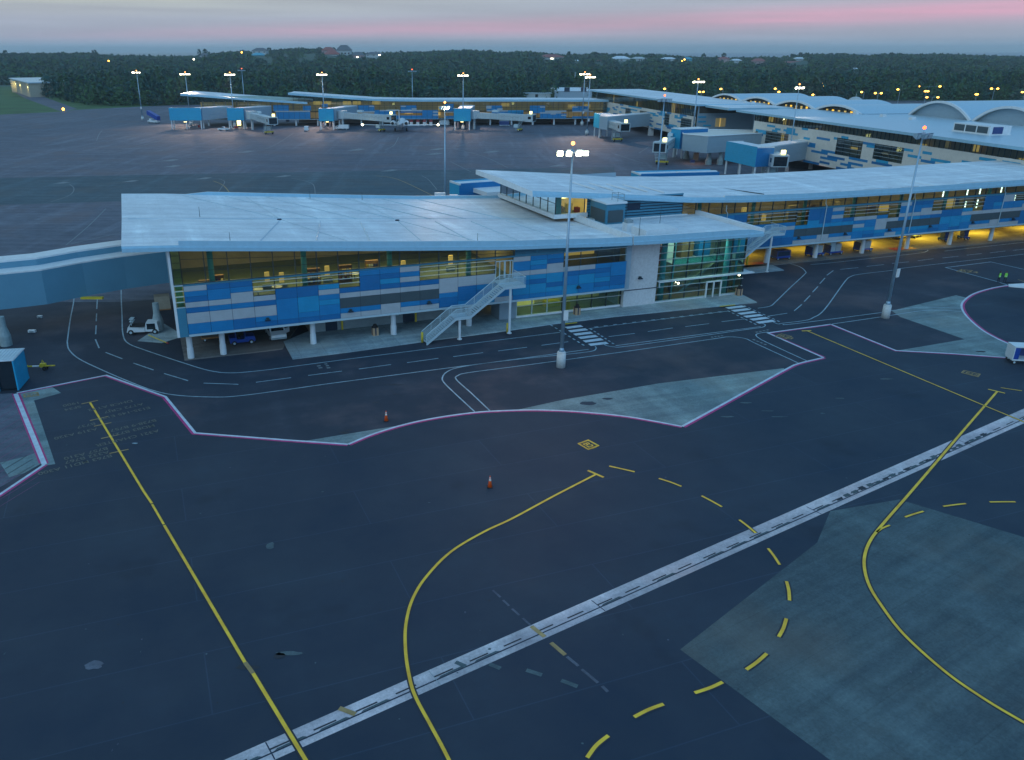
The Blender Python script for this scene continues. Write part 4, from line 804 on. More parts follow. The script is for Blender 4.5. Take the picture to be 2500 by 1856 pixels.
for s, z0, z1 in ((38.8, 9.35, 10.5), (44.5, 9.35, 10.5), (47.5, 9.35, 10.5), (52.7, 9.35, 10.5), (44.7, 7.2, 8.4), (47.5, 6.9, 8.6), (56.6, 7.6, 8.9)):
    mb = MB(); n_ = 1 if z0 > 9 else 3
    for j in range(n_): mb.fbox(F2, s - .11, s + .11, .25, .32, z0 + (z1 - z0) * j / n_, z0 + (z1 - z0) * (j + (1 if n_ == 1 else .55)) / n_, 'tube_white')
    part(mb, 'tube_light', P2)
for s in (8.3, 18.0, 27.6, 36.9, 47.0, 57.0): walllamp(F2, s, 4.35, 0, P2)
for s in (-6.45, 13.1, 32.2, 53.4):
    mb = MB(); mb.path([F2.P(s - .35, -.1, 10.6), F2.P(s - .35, -.15, 9.7), F2.P(s, -.12, 9.3), F2.P(s, -.12, 3.6)], .07, 'steel_pale', 6); part(mb, 'downpipe', P2)
# undercroft lamps (sodium)
for k in range(9):
    s = -4 + k * 9.6; mb = MB(); mb.fbox(F2, s, s + 1.6, 8, 8.35, 2.85, 2.94, 'lit_amber'); part(mb, 'undercroft_lamp', P2)
def area(name, loc, e, sx, sy, colr, rot=(0, 0, 0), shape='RECTANGLE'):
    l = bpy.data.lights.new(name, 'AREA'); l.shape = shape; l.size = sx; l.size_y = sy; l.energy = e; l.color = colr; o = bpy.data.objects.new(name, l); C.objects.link(o); o.location = loc; o.rotation_euler = rot; return o
for k in range(6):
    s = 3 + k * 14; p = F2.P(s, 8, 2.8); area('undercroft_light', p, 900 if k > 1 else 380, 6, 3, (1, .66, .05), (0, 0, F2.a))
for k in range(4):
    p = F1.P(5 + k * 10, 6, zf(5 + k * 10) - .4); area('hall_light', p, (520, 320, 420, 300)[k], 7, 3, (1, .86, .50), (0, 0, F1.a))
for k in range(5):
    p = F2.P(-6 + k * 14, 4, 10.3); area('hall_light', p, 140, 9, 2.5, (1, .74, .34), (0, 0, F2.a))
area('hall_light', F1.P(71, 5, 8.4), 420, 10, 4, (.9, .95, .85), (0, 0, F1.a))
area('shop_light', F1.P(48, 5, 2.9), 60, 8, 2, (1, .72, .3), (0, 0, F1.a))

# ---------------------------------------------------------------- far pier
P3 = thing('pier_building', 'far pier across the apron, blue panels under two swept white roofs', 'terminal pier', (FA.o.x, FA.o.y, 0))
zA1 = interp([-21, -12, 5, 36.6], [13.75, 13.2, 11.9, 9.9]); zA2 = interp([28.2, 45, 68.3, 88.8, 142, 190], [14.0, 12.8, 11.2, 10.85, 10.8, 10.5])
roofloft(FA, list(np.linspace(-21, 36.8, 12)), lambda s: [(-1.5, zA1(s), 'fascia'), (-1.5, zA1(s) + .9, 'white_trim'), (-1.1, zA1(s) + .9, 'roof_membrane'), (15, zA1(s) + 1.0, 'roof_membrane'), (24, zA1(s) + 1.0, 'fascia'), (24, zA1(s), 'interior_soffit')], '', 'white_trim', P3)
roofloft(FA, list(np.linspace(28.2, 190, 30)), lambda s: [(-1.2, zA2(s), 'fascia'), (-1.2, zA2(s) + .95, 'white_trim'), (-.9, zA2(s) + .95, 'roof_membrane'), (9, zA2(s) + .7, 'roof_membrane'), (22, zA2(s) + .6, 'fascia'), (22, zA2(s), 'interior_soffit')], '', 'white_trim', P3, 'roof')
mb = MB(); mb.fbox(FA, -14, 190, 6, 6.3, 3.1, 10.5, 'lit_room_dim'); mb.fbox(FA, -14, 190, .2, 20, 3.0, 3.15, 'interior_dark'); mb.fbox(FA, 30, 190, 18, 18.2, .1, 3.1, 'tan_wall'); mb.fbox(FA, -14, 190, .3, 6, 6.2, 6.35, 'interior_floor'); part(mb, 'inner_wall', P3)
mb = MB()
for k in range(9): mb.fbox(FA, -12 + k * 5.2, -11.5 + k * 5.2, 1, 1.5, 6.3, 11.2, 'tan_wall')
part(mb, 'inner_column', P3)
random.seed(2)
for a, b, z0, z1 in ((30, 76, 9.4, 10.9), (76, 80, 9.3, 10.4), (128, 133, 8.4, 9.8), (160, 164, 7.4, 9.2), (167, 173, 7.4, 9.3), (82, 96, 5.2, 5.9), (97.8, 99.4, 4.4, 6.6), (97.8, 100.2, 6.9, 8.7)):
    x = a
    while x < b - .6:
        e_ = min(b, x + 4.2)
        if random.random() < .72: mb = MB(); mb.fbox(FA, x, e_ - .4, 3.5, 3.6, z0, z1, random.choice(['lit_room', 'lit_room', 'lit_room_dim'])); part(mb, 'lit_room', P3)
        x += 4.6
zA = lambda s: zA1(s) if s < 29 else zA2(s)
mb = MB()
for a, b in ((-12, 29), (29, 36.6), (36.6, 100), (100, 182)): mb.face([FA.P(a, .1, 6.3), FA.P(b, .1, 6.3), FA.P(b, .1, zA(b)), FA.P(a, .1, zA(a))], 'glass')
gA = part(mb, 'window_band', P3); mb = MB(); x = -12
while x < 182: mb.fbox(FA, x - .06, x + .06, -.05, .1, 3.4, zA(x), 'mullion'); x += 2.49
for z in (8.0, 9.1): mb.fbox(FA, -12, 182, -.05, .05, z, z + .1, 'mullion')
part(mb, 'mullion', gA)
mb = MB(); cA = [('M', 523, 549, 268, 289), ('G', 531, 549, 268.5, 271), ('G', 538, 549, 275, 278), ('M', 668, 705, 256.5, 271.5), ('M', 675, 757, 274, 291), ('G', 672, 757, 270.6, 273.5), ('M', 740, 759, 258, 270), ('M', 786, 800, 254, 262), ('M', 874, 914, 257, 271.5), ('G', 901, 913, 258.5, 261), ('M', 914, 966, 268.5, 281), ('G', 875, 915, 271.5, 275), ('G', 927, 966, 268.5, 271.5),
      ('M', 977.5, 1017, 257, 269), ('G', 978, 991, 258.5, 261), ('G', 1005, 1017, 264.5, 268.3), ('G', 979, 1031, 268.8, 272), ('M', 1031, 1070, 269, 291), ('D', 977, 1031, 272, 276), ('G', 1057, 1070, 272, 275.5), ('G', 1057, 1070, 279, 282.8), ('M', 966, 1031, 282, 290.5), ('M', 1087, 1108, 254, 272), ('G', 1088, 1108, 273, 275), ('M', 1088, 1108, 283, 290),
      ('M', 1188, 1226, 258, 270), ('G', 1187, 1200, 258.5, 265.5), ('G', 1214, 1227, 264.5, 269), ('G', 1188, 1240, 269.5, 272.5), ('M', 1200, 1278, 272.5, 284), ('L', 1240, 1278, 269.5, 284), ('M', 1293, 1331, 258, 277), ('G', 1318, 1331, 259.8, 263), ('G', 1331, 1383, 270, 274), ('G', 1318, 1370, 274, 277.5), ('M', 1318, 1383, 277.5, 292), ('G', 1344, 1357, 277.5, 280), ('G', 1370, 1383, 280.3, 283.5),
      ('M', 1397, 1436, 259.5, 272), ('G', 1397, 1410, 260.3, 263), ('G', 1425, 1436, 267.5, 270.5), ('G', 1397, 1448, 271, 274), ('M', 1397, 1450, 284, 292), ('M', 1448, 1490, 282, 292), ('D', 560, 640, 282, 291), ('M', 1180, 1240, 284, 291)]
for k, x0, x1, y0, y1 in cA:
    s0, za = FA.V(x0, y1); s1, zb = FA.V(x1, y0); mb.fbox(FA, s0, s1, -.1 if k == 'G' else -.04, .12, max(3.1, za), zb, LET[k])
part(mb, 'cladding', P3)
mb = MB(); mb.fbox(FA, -12, 182, -.02, .3, 2.95, 3.12, 'steel_pale'); part(mb, 'edge_trim', P3)
columns(FA, [-10 + 10.2 * k for k in range(19)], 1.2, 3.0, .4, P3)

# ---------------------------------------------------------------- main terminal, west block and east block
def terminal(fr, s0, s1, zs, zt, name_label, wins, seed, depth, ret=None):
    T = thing('terminal_building', name_label, 'terminal', tuple(fr.P(s0, 0, 0)))
    random.seed(seed); mod = 1.55; n = int((s1 - s0) / mod); rows_n = int((zt - 3.1) / .62)
    grid = [['K'] * n for _ in range(rows_n)]
    for r in range(rows_n):
        c = 0; low = r < rows_n * .35
        while c < n:
            if random.random() < (.30 if low else .20):
                L_ = random.randint(2, 5 if low else 4); k = random.choice('CCM' if not low else 'MMCD')
                for j in range(c, min(n, c + L_)): grid[r][j] = k
                c += L_ + random.randint(0, 2)
            else: c += random.randint(1, 4)
    for a, b, z0, z1 in wins:
        for r in range(rows_n):
            zc = 3.1 + (r + .5) * .62
            for c in range(n):
                sc_ = s0 + (c + .5) * mod
                if a < sc_ < b and z0 < zc < z1: grid[r][c] = 'W'
    cladding(fr, s0, mod, [''.join(g) for g in grid[::-1]], T, z0=3.1, gap=.012)
    glazing(fr, s0, s0 + n * mod, 3.1 + rows_n * .62, lambda s: zs, T, mod=1.55, ph=s0)
    for a, b, z0, z1 in wins:
        a2 = s0 + round((a - s0) / mod) * mod; b2 = s0 + round((b - s0) / mod) * mod; lowwin(fr, a2, b2, 3.1 + round((z0 - 3.1) / .62) * .62, 3.1 + round((z1 - 3.1) / .62) * .62, T, mod=1.55 * 2, n=4)
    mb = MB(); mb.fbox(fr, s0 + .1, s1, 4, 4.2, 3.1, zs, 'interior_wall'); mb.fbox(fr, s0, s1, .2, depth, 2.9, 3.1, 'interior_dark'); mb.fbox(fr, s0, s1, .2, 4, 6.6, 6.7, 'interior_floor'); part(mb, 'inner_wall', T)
    x = s0 + 4
    while x < s1 - 3:
        mb = MB()
        if random.random() < .6: mb.fbox(fr, x, x + random.uniform(1, 3), 2.5, 2.7, random.choice([7, 8.5, zs - 2]), random.choice([9, zs - .6]) if zs > 10 else 9, random.choice(['lit_room', 'lit_room_dim', 'wood'])); part(mb, 'lit_room', T)
        x += 4.2
    return T
T1 = terminal(FB, -98, 15, 14.3, 11.1, 'western terminal block with cream and blue tile front and flat white roof', [(-58, -52, 6.4, 9.6), (-40, -33, 6.2, 9), (-14, -9.5, 5.5, 10), (1, 10, 5.6, 9.6)], 3, 24)
mb = MB(); mb.fbox(FB, -108, 16.3, -1.3, 26, 14.35, 15.0, 'fascia'); mb.fbox(FB, -108, 16.3, -1.25, 26, 15.0, 15.06, 'roof_membrane'); mb.fbox(FB, 16.3, 34, 2, 26, 14.0, 14.7, 'fascia'); mb.fbox(FB, 16.3, 34, 2.05, 26, 14.7, 14.76, 'roof_membrane'); part(mb, 'roof', T1)
mb = MB(); mb.fbox(FB, 14.8, 15.0, 0, 22, 3.1, 14.3, 'grey_wall'); part(mb, 'side_wall', T1); mb = MB(); mb.fbox(FB, -98, -97.8, 0, 22, 3.1, 14.3, 'grey_wall'); mb.fbox(FB, 15.0, 15.1, .5, 20, 11.8, 14.2, 'interior_dark'); part(mb, 'side_wall', T1)
mb = MB(); mb.fbox(FB, 15.05, 15.15, 7.2, 11.2, 7.0, 10.0, 'lit_room_dim'); mb.fbox(FB, 15.1, 15.2, 8.8, 9.2, 7.0, 10, 'lit_room'); part(mb, 'window', T1)
for a, b in ((.2, 3.1), (3.1, 5)):
    pass
mb = MB()
for t_, z_ in ((.3, 10.2), (.5, 8.6), (2.6, 7.2), (.3, 6.2)): mb.fbox(FB, 15.02, 15.12, t_, t_ + 3, z_, z_ + .55, 'cyan_panel')
part(mb, 'cladding', T1)
mb = MB()
for s, t in ((10, 20), (14, 21), (2, 22)): mb.fbox(FB, s, s + 1.2, t, t + .8, 15.06, 15.7, 'white_trim')
part(mb, 'roof_vent', T1)
for s in (13.3,): pass
T2 = terminal(FC, -34.6, 80, 14.35, 12.4, 'eastern terminal block with broad white roof, cream and blue tile front', [(-26.5, -14, 6.4, 9.8), (9, 19.5, 6.8, 11.1), (24.5, 34.5, 7.4, 11.1), (-33.5, -32, 6.5, 9.3)], 9, 26)
mb = MB(); mb.fbox(FC, -44.4, 110, -1.3, 27, 14.35, 14.95, 'fascia'); mb.fbox(FC, -44.4, 110, -1.2, 27.5, 14.95, 15.0, 'roof_metal'); mb.fbox(FC, -38, 110, 27.5, 42, 14.4, 14.9, 'roof_metal'); part(mb, 'roof', T2)
mb = MB(); mb.fbox(FC, -34.8, -34.62, 0, 22, 3.1, 14.3, 'grey_wall'); part(mb, 'side_wall', T2)
mb = MB()
for a in (0, 1, 2): mb.fbox(FC, 36.4 + a * 3.55, 39.5 + a * 3.55, 11.38, 11.44, 15.35, 16.75, 'vent_louvre')
mb.fbox(FC, 36, 47.2, 11.44, 17, 15.0, 17.0, 'white_trim'); mb.fbox(FC, 47.22, 47.3, 12.2, 14.8, 15.3, 16.8, 'navy'); mb.fbox(FC, 35.8, 47.4, 11.3, 17.2, 15.0, 15.15, 'white_trim'); part(mb, 'louvred_plant_box', T2)
for s, t in ((-9, 25), (-20, 24), (60, 14), (64, 14.5), (2, 26)): mb = MB(); mb.fbox(FC, s, s + 1.4, t, t + 1.2, 15.0, 15.7, 'white_trim'); part(mb, 'roof_vent', T2)
# link wall between the blocks
mb = MB(); T3 = thing('link_building', 'plain grey wall block set back between the two terminal blocks', 'link block', tuple(FC.P(-36, 18, 0)))
a0 = FB.P(15.2, 21.5, 0); a1 = FC.P(-34.7, 20, 0); d_ = (a1 - a0); FL = Fr((a0.x, a0.y), (d_.x, d_.y)); mb.fbox(FL, 0, d_.length, 0, .3, 3.1, 14.2, 'grey_wall'); part(mb, 'wall', T3)
mb = MB(); mb.fbox(FL, 0, d_.length, -.5, 8, 14.2, 14.35, 'roof_membrane'); part(mb, 'roof', T3)
# barrel vault halls
def vault(fr, sc_, half, t0, t1, zs, zc, label, gable, grp='barrel vaulted hall roofs'):
    V = thing('vaulted_hall', label, 'vaulted hall', tuple(fr.P(sc_, t0, 0)), 0, grp); h_ = zc - zs; Rr = (half * half + h_ * h_) / (2 * h_); n = 16; a0 = math.asin(half / Rr)
    arc = lambda k, dr=0.: (sc_ + (Rr + dr) * math.sin(-a0 + 2 * a0 * k / n), zc - Rr + (Rr + dr) * math.cos(-a0 + 2 * a0 * k / n))
    mb = MB()
    for k in range(n):
        (sa, za), (sb, zb) = arc(k), arc(k + 1); (sa2, za2), (sb2, zb2) = arc(k, -.35), arc(k + 1, -.35)
        mb.face([fr.P(sa, t0 - 1.2, za), fr.P(sb, t0 - 1.2, zb), fr.P(sb, t1, zb), fr.P(sa, t1, za)], 'roof_metal')
        mb.face([fr.P(sa2, t0 - 1.2, za2), fr.P(sa2, t1, za2), fr.P(sb2, t1, zb2), fr.P(sb2, t0 - 1.2, zb2)], 'interior_soffit')
    part(mb, 'vault_roof', V, True)
    mb = MB()
    for k in range(n):
        (sa, za), (sb, zb) = arc(k, .12), arc(k + 1, .12); (sa2, za2), (sb2, zb2) = arc(k, -.5), arc(k + 1, -.5)
        mb.solid([fr.P(sa, t0 - 1.5, za), fr.P(sb, t0 - 1.5, zb), fr.P(sb2, t0 - 1.5, zb2), fr.P(sa2, t0 - 1.5, za2)], [fr.P(sa, t0 - .9, za), fr.P(sb, t0 - .9, zb), fr.P(sb2, t0 - .9, zb2), fr.P(sa2, t0 - .9, za2)], 'white_trim')
    part(mb, 'arch_trim', V)
    mb = MB(); pts = [fr.P(arc(k, -.4)[0], t0, max(zs - .8, arc(k, -.4)[1])) for k in range(n + 1)] + [fr.P(sc_ + half, t0, zs - 1.5), fr.P(sc_ - half, t0, zs - 1.5)]
    mb.face(pts, gable); gw = part(mb, 'gable', V); mb = MB(); pts2 = [fr.P(arc(k, -.4)[0], t1 - .2, arc(k, -.4)[1]) for k in range(n + 1)]; mb.face(pts2, 'grey_wall'); part(mb, 'gable', V)
    if gable != 'grey_wall':
        mb = MB()
        for k in range(-6, 7):
            s = sc_ + k * half / 7.5; zt_ = zc - Rr + math.sqrt(Rr * Rr - (s - sc_) ** 2) - .5; mb.fbox(fr, s - .08, s + .08, t0 - .1, t0, zs - 1.4, zt_, 'mullion')
            if k % 2: mb.fbox(fr, s + .2, s + 1.3, t0 - .06, t0 - .02, zs - 1, max(zs - .9, min(zs + .3, zt_ - .3)), 'lit_amber' if k % 3 == 0 else 'lit_room')
        mb.fbox(fr, sc_ - half, sc_ + half, t0 - .1, t0, zs - .3, zs - .2, 'mullion'); part(mb, 'mullion', gw)
    mb = MB(); mb.fbox(fr, sc_ - half, sc_ + half, t0 + .1, t1 - .3, 3, zs, 'grey_wall'); part(mb, 'hall_body', V); return V
for k, l_ in zip(range(4), ('leftmost and farthest low barrel vault behind the western block roof', 'second low barrel vault from the left, behind the western block', 'low barrel vault with lit glazed arch, beside a lamp mast', 'low barrel vault with lit glazed arch just left of the tall grey gables')):
    vault(FC, -102.4 + 24 * k, 11.8, 27, 57, 15.1, 17.1, l_, 'interior_dark')
for k, l_ in zip(range(3), ('tall barrel vault with blank grey gable, left of the pair above the broad roof', 'tall barrel vault with blank grey gable at the right edge of the photo', 'barrel vault beyond the right edge')):
    if k < 2: vault(FC, -4.4 + 25.4 * k, 12.3, 42, 96, 15.0, 19.4, l_, 'grey_wall')
# ================================================================ GATE HOUSES AND BRIDGES
def wallprism(mb, pts, z0, z1, th, m, mtop='white_trim'):
    """closed footprint pts (xy), walls with parapet, flat roof sunk a little"""
    mb.solid([(p.x, p.y, z0) for p in pts], [(p.x, p.y, z1 - .35) for p in pts], m)
def gate_house(label, a, b, conn, z0=3.9, z1=9.2, depth=4.5, cols=3, face='cyan_panel', side='cyan_dark', loc=None, flip=1, face_mat_side=None):
    """a,b: ground xy of the blue face ends; conn: list of footprint points for the grey link corridor"""
    a = Vector((a[0], a[1], 0)); b = Vector((b[0], b[1], 0)); f = Fr((a.x, a.y), ((b - a).x, (b - a).y)); Ln = (b - a).length
    if flip < 0: f.n = -f.n
    T = thing('gate_house', label, 'gate house', (a.x, a.y, 0), 0, 'blue gate houses on columns')
    mb = MB(); mb.fbox(f, .05, Ln - .05, .12, depth, z0, z1 - .3, side); part(mb, 'body', T)
    mb = MB(); mb.fbox(f, 0, Ln, 0, .12, z0 - .05, z1, face); part(mb, 'front_panel', T)
    mb = MB(); mb.fbox(f, 0, Ln, .12, .4, z1 - .3, z1, 'white_trim'); mb.fbox(f, .0, .25, .4, depth, z1 - .3, z1, 'white_trim'); mb.fbox(f, Ln - .25, Ln, .4, depth, z1 - .3, z1, 'white_trim'); mb.fbox(f, .25, Ln - .25, .4, depth, z1 - .3, z1 - .22, 'roof_membrane'); part(mb, 'roof', T)
    for k in range(cols):
        for t in (.5, depth - .5):
            s = .5 + (Ln - 1) * k / max(1, cols - 1); p = f.P(s, t, 0); mb = MB(); mb.cyl(p.x, p.y, 0, z0, .28, .28, 'column_white', 10); part(mb, 'column', T)
    if conn:
        pts = [Vector((p[0], p[1], 0)) for p in conn]; mb = MB(); mb.solid([(p.x, p.y, z0) for p in pts], [(p.x, p.y, z1 - .25) for p in pts], 'grey_wall'); part(mb, 'link_corridor', T)
        mb = MB(); c_ = sum(pts, Vector()) / len(pts)
        ins = [p + (c_ - p).normalized() * .45 for p in pts]
        for i in range(len(pts)):
            j = (i + 1) % len(pts); mb.solid([(q.x, q.y, z1 - .25) for q in (pts[i], pts[j], ins[j], ins[i])], [(q.x, q.y, z1 + .05) for q in (pts[i], pts[j], ins[j], ins[i])], 'white_trim')
        mb.solid([(p.x, p.y, z1 - .25) for p in ins], [(p.x, p.y, z1 - .18) for p in ins], 'roof_membrane'); part(mb, 'corridor_roof', T)
    return T
def yA(x): return FA.P(0, 0, 0).y + (x + 102) * 7.6 / 172
gate_house('widest blue gate house, far left of the apron beside a boarding stair truck', (-124.9, 386.8), (-110.6, 386.8), [(-114, 388.5), (-110.4, 388), (-100, 401.8), (-106, 401.6)], cols=3)
gate_house('blue gate house second from the left, white pickup parked in front', (-98.9, 386.8), (-91.4, 386.8), [(-95, 389), (-91.2, 388), (-82, 402.6), (-88, 402.4)], cols=2)
gate_house('blue gate house just left of the parked jet', (-57.2, 382.7), (-50.5, 382.7), [(-54, 385), (-50.3, 384), (-42, 404.4), (-48, 404.2)], cols=2)
gate_house('blue gate house right of the parked jet, behind the slim lamp mast', (2.9, 382.7), (10.4, 382.7), [(5, 385), (10.6, 384), (13, 406.5), (6, 406.3)], cols=2)
G5 = gate_house('narrow blue gate house with long grey link to the western terminal block', G(1447, 333), G(1460.5, 337.5), None, cols=2, depth=6.5)
c5 = [G(1484, 285, 8.9), G(1603, 275.5, 8.9)]
n5 = Vector((c5[1].y - c5[0].y, -(c5[1].x - c5[0].x), 0)).normalized() * -4
mb = MB(); P5 = [c5[0], c5[1], c5[1] + n5, c5[0] + n5]; mb.solid([(p.x, p.y, 3.9) for p in P5], [(p.x, p.y, 8.7) for p in P5], 'grey_wall'); part(mb, 'link_corridor', G5)
mb = MB(); mb.solid([(p.x, p.y, 8.7) for p in P5], [(p.x, p.y, 9.0) for p in P5], 'white_trim'); part(mb, 'corridor_roof', G5)
mb = MB(); p = G(1588, 331); mb.box(p.x - 1, p.x + 1, p.y - 1, p.y + 1, 0, 3.9, 'concrete_base'); part(mb, 'pier_support', G5)
# grey concrete link with corner
a, b, c = G(1668.5, 326.9, 9), G(1729.6, 332.6, 9), G(1895, 323.3, 9)
T = thing('gate_link', 'angular pale grey link corridor on flared concrete piers between the terminal blocks', 'gate link', (b.x, b.y, 0))
d_ = (c - b).normalized(); nb = Vector((-d_.y, d_.x, 0)) * 9; nb = nb if nb.y > 0 else -nb
PL = [a, b, c, c + nb * .9, a + (c - b) * .4 + nb * 1.4, a + Vector((2, 9, 0))]
mb = MB(); mb.solid([(p.x, p.y, 4.0) for p in PL], [(p.x, p.y, 8.75) for p in PL], 'grey_wall'); part(mb, 'body', T)
mb = MB(); mb.solid([(p.x, p.y, 8.75) for p in PL], [(p.x, p.y, 8.82) for p in PL], 'cream_panel')
for i in range(len(PL)):
    p, q_ = PL[i], PL[(i + 1) % len(PL)]; mb.tube((p.x, p.y, 8.95), (q_.x, q_.y, 8.95), .2, 'white_trim', 4)
part(mb, 'roof', T)
p0, p1 = G(1656, 325, 8.8), G(1722, 322, 8.8); fr6 = Fr((p0.x, p0.y), ((p1 - p0).x, (p1 - p0).y)); mb = MB(); mb.fbox(fr6, 0, (p1 - p0).length, -1.2, 3.5, 4.0, 9.9, 'cyan_dark'); mb.fbox(fr6, -.1, .0, -1.2, 3.5, 4, 9.9, 'cyan_panel'); mb.fbox(fr6, -.2, (p1 - p0).length + .1, -1.3, 3.6, 9.9, 10.1, 'white_trim'); part(mb, 'front_panel', T)
def flared(x, y, z1, root, r=.75, name='flared_pier'):
    mb = MB(); mb.cyl(x, y, 0, 1.2, r * 1.25, r * 1.25, 'shaded_pier_concrete', 12); mb.cyl(x, y, 1.2, 2.3, r * 1.25, r * .75, 'shaded_pier_concrete', 12); mb.cyl(x, y, 2.3, z1, r * .75, r * .7, 'shaded_pier_concrete', 12); part(mb, name, root)
for u, v in ((1729, 402), (1757, 402), (1675, 388)): p = G(u, v); flared(p.x, p.y, 4.0, T, .8)
for u, v in ((1652, 378), (1663, 387), (1699, 381)): p = G(u, v); mb = MB(); mb.cyl(p.x, p.y, 0, 4, .22, .22, 'column_white', 8); part(mb, 'column', T)
# large blue box by the eastern block
a, b, c = G(1774, 344.9, 9.1), G(1849, 359.2, 9.1), G(1879, 358.5, 9.1)
T = gate_house('large turquoise box gate house in front of the eastern terminal block', (a.x, a.y), (b.x, b.y), None, z0=3.9, z1=9.1, cols=3, depth=5.2)
c0 = G(1879, 358.5, 8.9); c1 = G(2008.5, 340.5, 8.9); dn = (c1 - c0).normalized(); nn_ = Vector((-dn.y, dn.x, 0)) * 4.5
P6 = [c0 - dn * 1.5, c1, c1 + nn_, c0 + nn_ - dn * 1.5]; mb = MB(); mb.solid([(p.x, p.y, 3.9) for p in P6], [(p.x, p.y, 8.7) for p in P6], 'grey_wall'); part(mb, 'link_corridor', T)
mb = MB(); mb.solid([(p.x, p.y, 8.7) for p in P6], [(p.x, p.y, 9.0) for p in P6], 'white_trim'); part(mb, 'corridor_roof', T)
p = G(1978, 413); mb = MB(); mb.cyl(p.x, p.y, 0, 3.9, .6, .5, 'concrete_base', 12); part(mb, 'column', T)
p = G(1970, 398); 
# blue roofs of gate houses on the far side of the second pier
for (u0, v0), (u1, v1), lb in (((1562, 425), (1757, 420), 'low turquoise gate house roof peeping over the long white pier roof'), ((1121.6, 449), (1240, 441), 'turquoise gate house at the far side of the near pier, beside the roof prow')):
    a, b = G(u0, v0, 9), G(u1, v1, 9); f = Fr((a.x, a.y), ((b - a).x, (b - a).y)); Ln = (b - a).length; T = thing('gate_house', lb, 'gate house', (a.x, a.y, 0), 0, 'blue gate houses on columns')
    mb = MB(); mb.fbox(f, 0, Ln, 0, 4.5, 3.9, 8.7, 'cyan_dark'); mb.fbox(f, -.08, 0, 0, 4.5, 3.9, 8.7, 'cyan_panel'); part(mb, 'body', T)
    mb = MB(); mb.fbox(f, 0, Ln, 0, .3, 8.7, 9, 'cyan_dark'); mb.fbox(f, 0, Ln, 4.2, 4.5, 8.7, 9, 'cyan_panel'); mb.fbox(f, 0, Ln, .3, 4.2, 8.7, 8.8, 'roof_membrane'); mb.fbox(f, -.08, .3, -.05, 4.5, 8.7, 9.05, 'white_trim'); part(mb, 'roof', T)
    mb = MB(); mb.fbox(f, 3, Ln, -6, 0, 7.2, 8.0, 'white_trim') if u0 < 1300 else mb.fbox(f, Ln * .5, Ln, 1, 2, 8.8, 9.1, 'white_trim'); part(mb, 'link_corridor', T)
    for k in (1, Ln - 1): p = f.P(k, 2, 0); mb = MB(); mb.cyl(p.x, p.y, 0, 3.9, .28, .28, 'column_white', 10); part(mb, 'column', T)
# ramped link at the near left, two runs side by side
T = thing('link_corridor', 'long blue grey elevated link with white roof edge entering from the left', 'link corridor', tuple(G(200, 715)))
A_ = [(360, 618), (300, 625.5), (200, 640.5), (100, 659), (0, 669), (-200, 686)]; zt = 8.0
top = [G(u, v, zt) for u, v in A_]; dirn = (top[0] - top[-1]).normalized(); nb = Vector((-dirn.y, dirn.x, 0)) * 2.6
nb = nb if nb.y > 0 else -nb
mb = MB(); ring = [top[0] + dirn * 3] + top
for p, q_ in zip(ring, ring[1:]):
    mb.solid([(p.x, p.y, 3.6), (q_.x, q_.y, 3.6), (q_.x + nb.x, q_.y + nb.y, 3.6), (p.x + nb.x, p.y + nb.y, 3.6)], [(p.x, p.y, zt - .12), (q_.x, q_.y, zt - .12), (q_.x + nb.x, q_.y + nb.y, zt - .12), (p.x + nb.x, p.y + nb.y, zt - .12)], 'link_panel')
part(mb, 'body', T)
mb = MB()
for p, q_ in zip(ring, ring[1:]):
    mb.solid([(p.x, p.y, zt - .12), (q_.x, q_.y, zt - .12), (q_.x + nb.x, q_.y + nb.y, zt - .12), (p.x + nb.x, p.y + nb.y, zt - .12)], [(p.x, p.y, zt + .05), (q_.x, q_.y, zt + .05), (q_.x + nb.x, q_.y + nb.y, zt + .05), (p.x + nb.x, p.y + nb.y, zt + .05)], 'white_trim')
part(mb, 'roof', T)
mb = MB(); w2_ = nb * 2.1; zt2 = 9.0
for p, q_ in zip(ring, ring[1:]):
    P8 = [p + nb, q_ + nb, q_ + w2_, p + w2_]; mb.solid([(v.x, v.y, 3.6) for v in P8], [(v.x, v.y, zt2 - .2) for v in P8], 'link_panel')
part(mb, 'rear_run', T); mb = MB()
for p, q_ in zip(ring, ring[1:]):
    P8 = [p + nb, q_ + nb, q_ + w2_, p + w2_]; mb.solid([(v.x, v.y, zt2 - .2) for v in P8], [(v.x, v.y, zt2) for v in P8], 'white_trim')
part(mb, 'rear_roof', T)
for u, v in ((388, 806), (16, 843), (250, 742)):
    if u != 250: p = G(u, v); flared(p.x, p.y, 3.6, T, .55)
p = G(1, 832); p2 = G(388, 812)
mb = MB(); mb.face(ll([(335, 833), (395, 838), (450, 820), (400, 790)], .05), 'concrete_walk'); part(mb, 'pier_pad', T)
mb = MB(); a = G(225, 725, 3.6); mb.box(a.x - 1.4, a.x + 1.4, a.y - .3, a.y + .2, 3.35, 3.6, 'yellow_metal'); part(mb, 'height_bar', T)
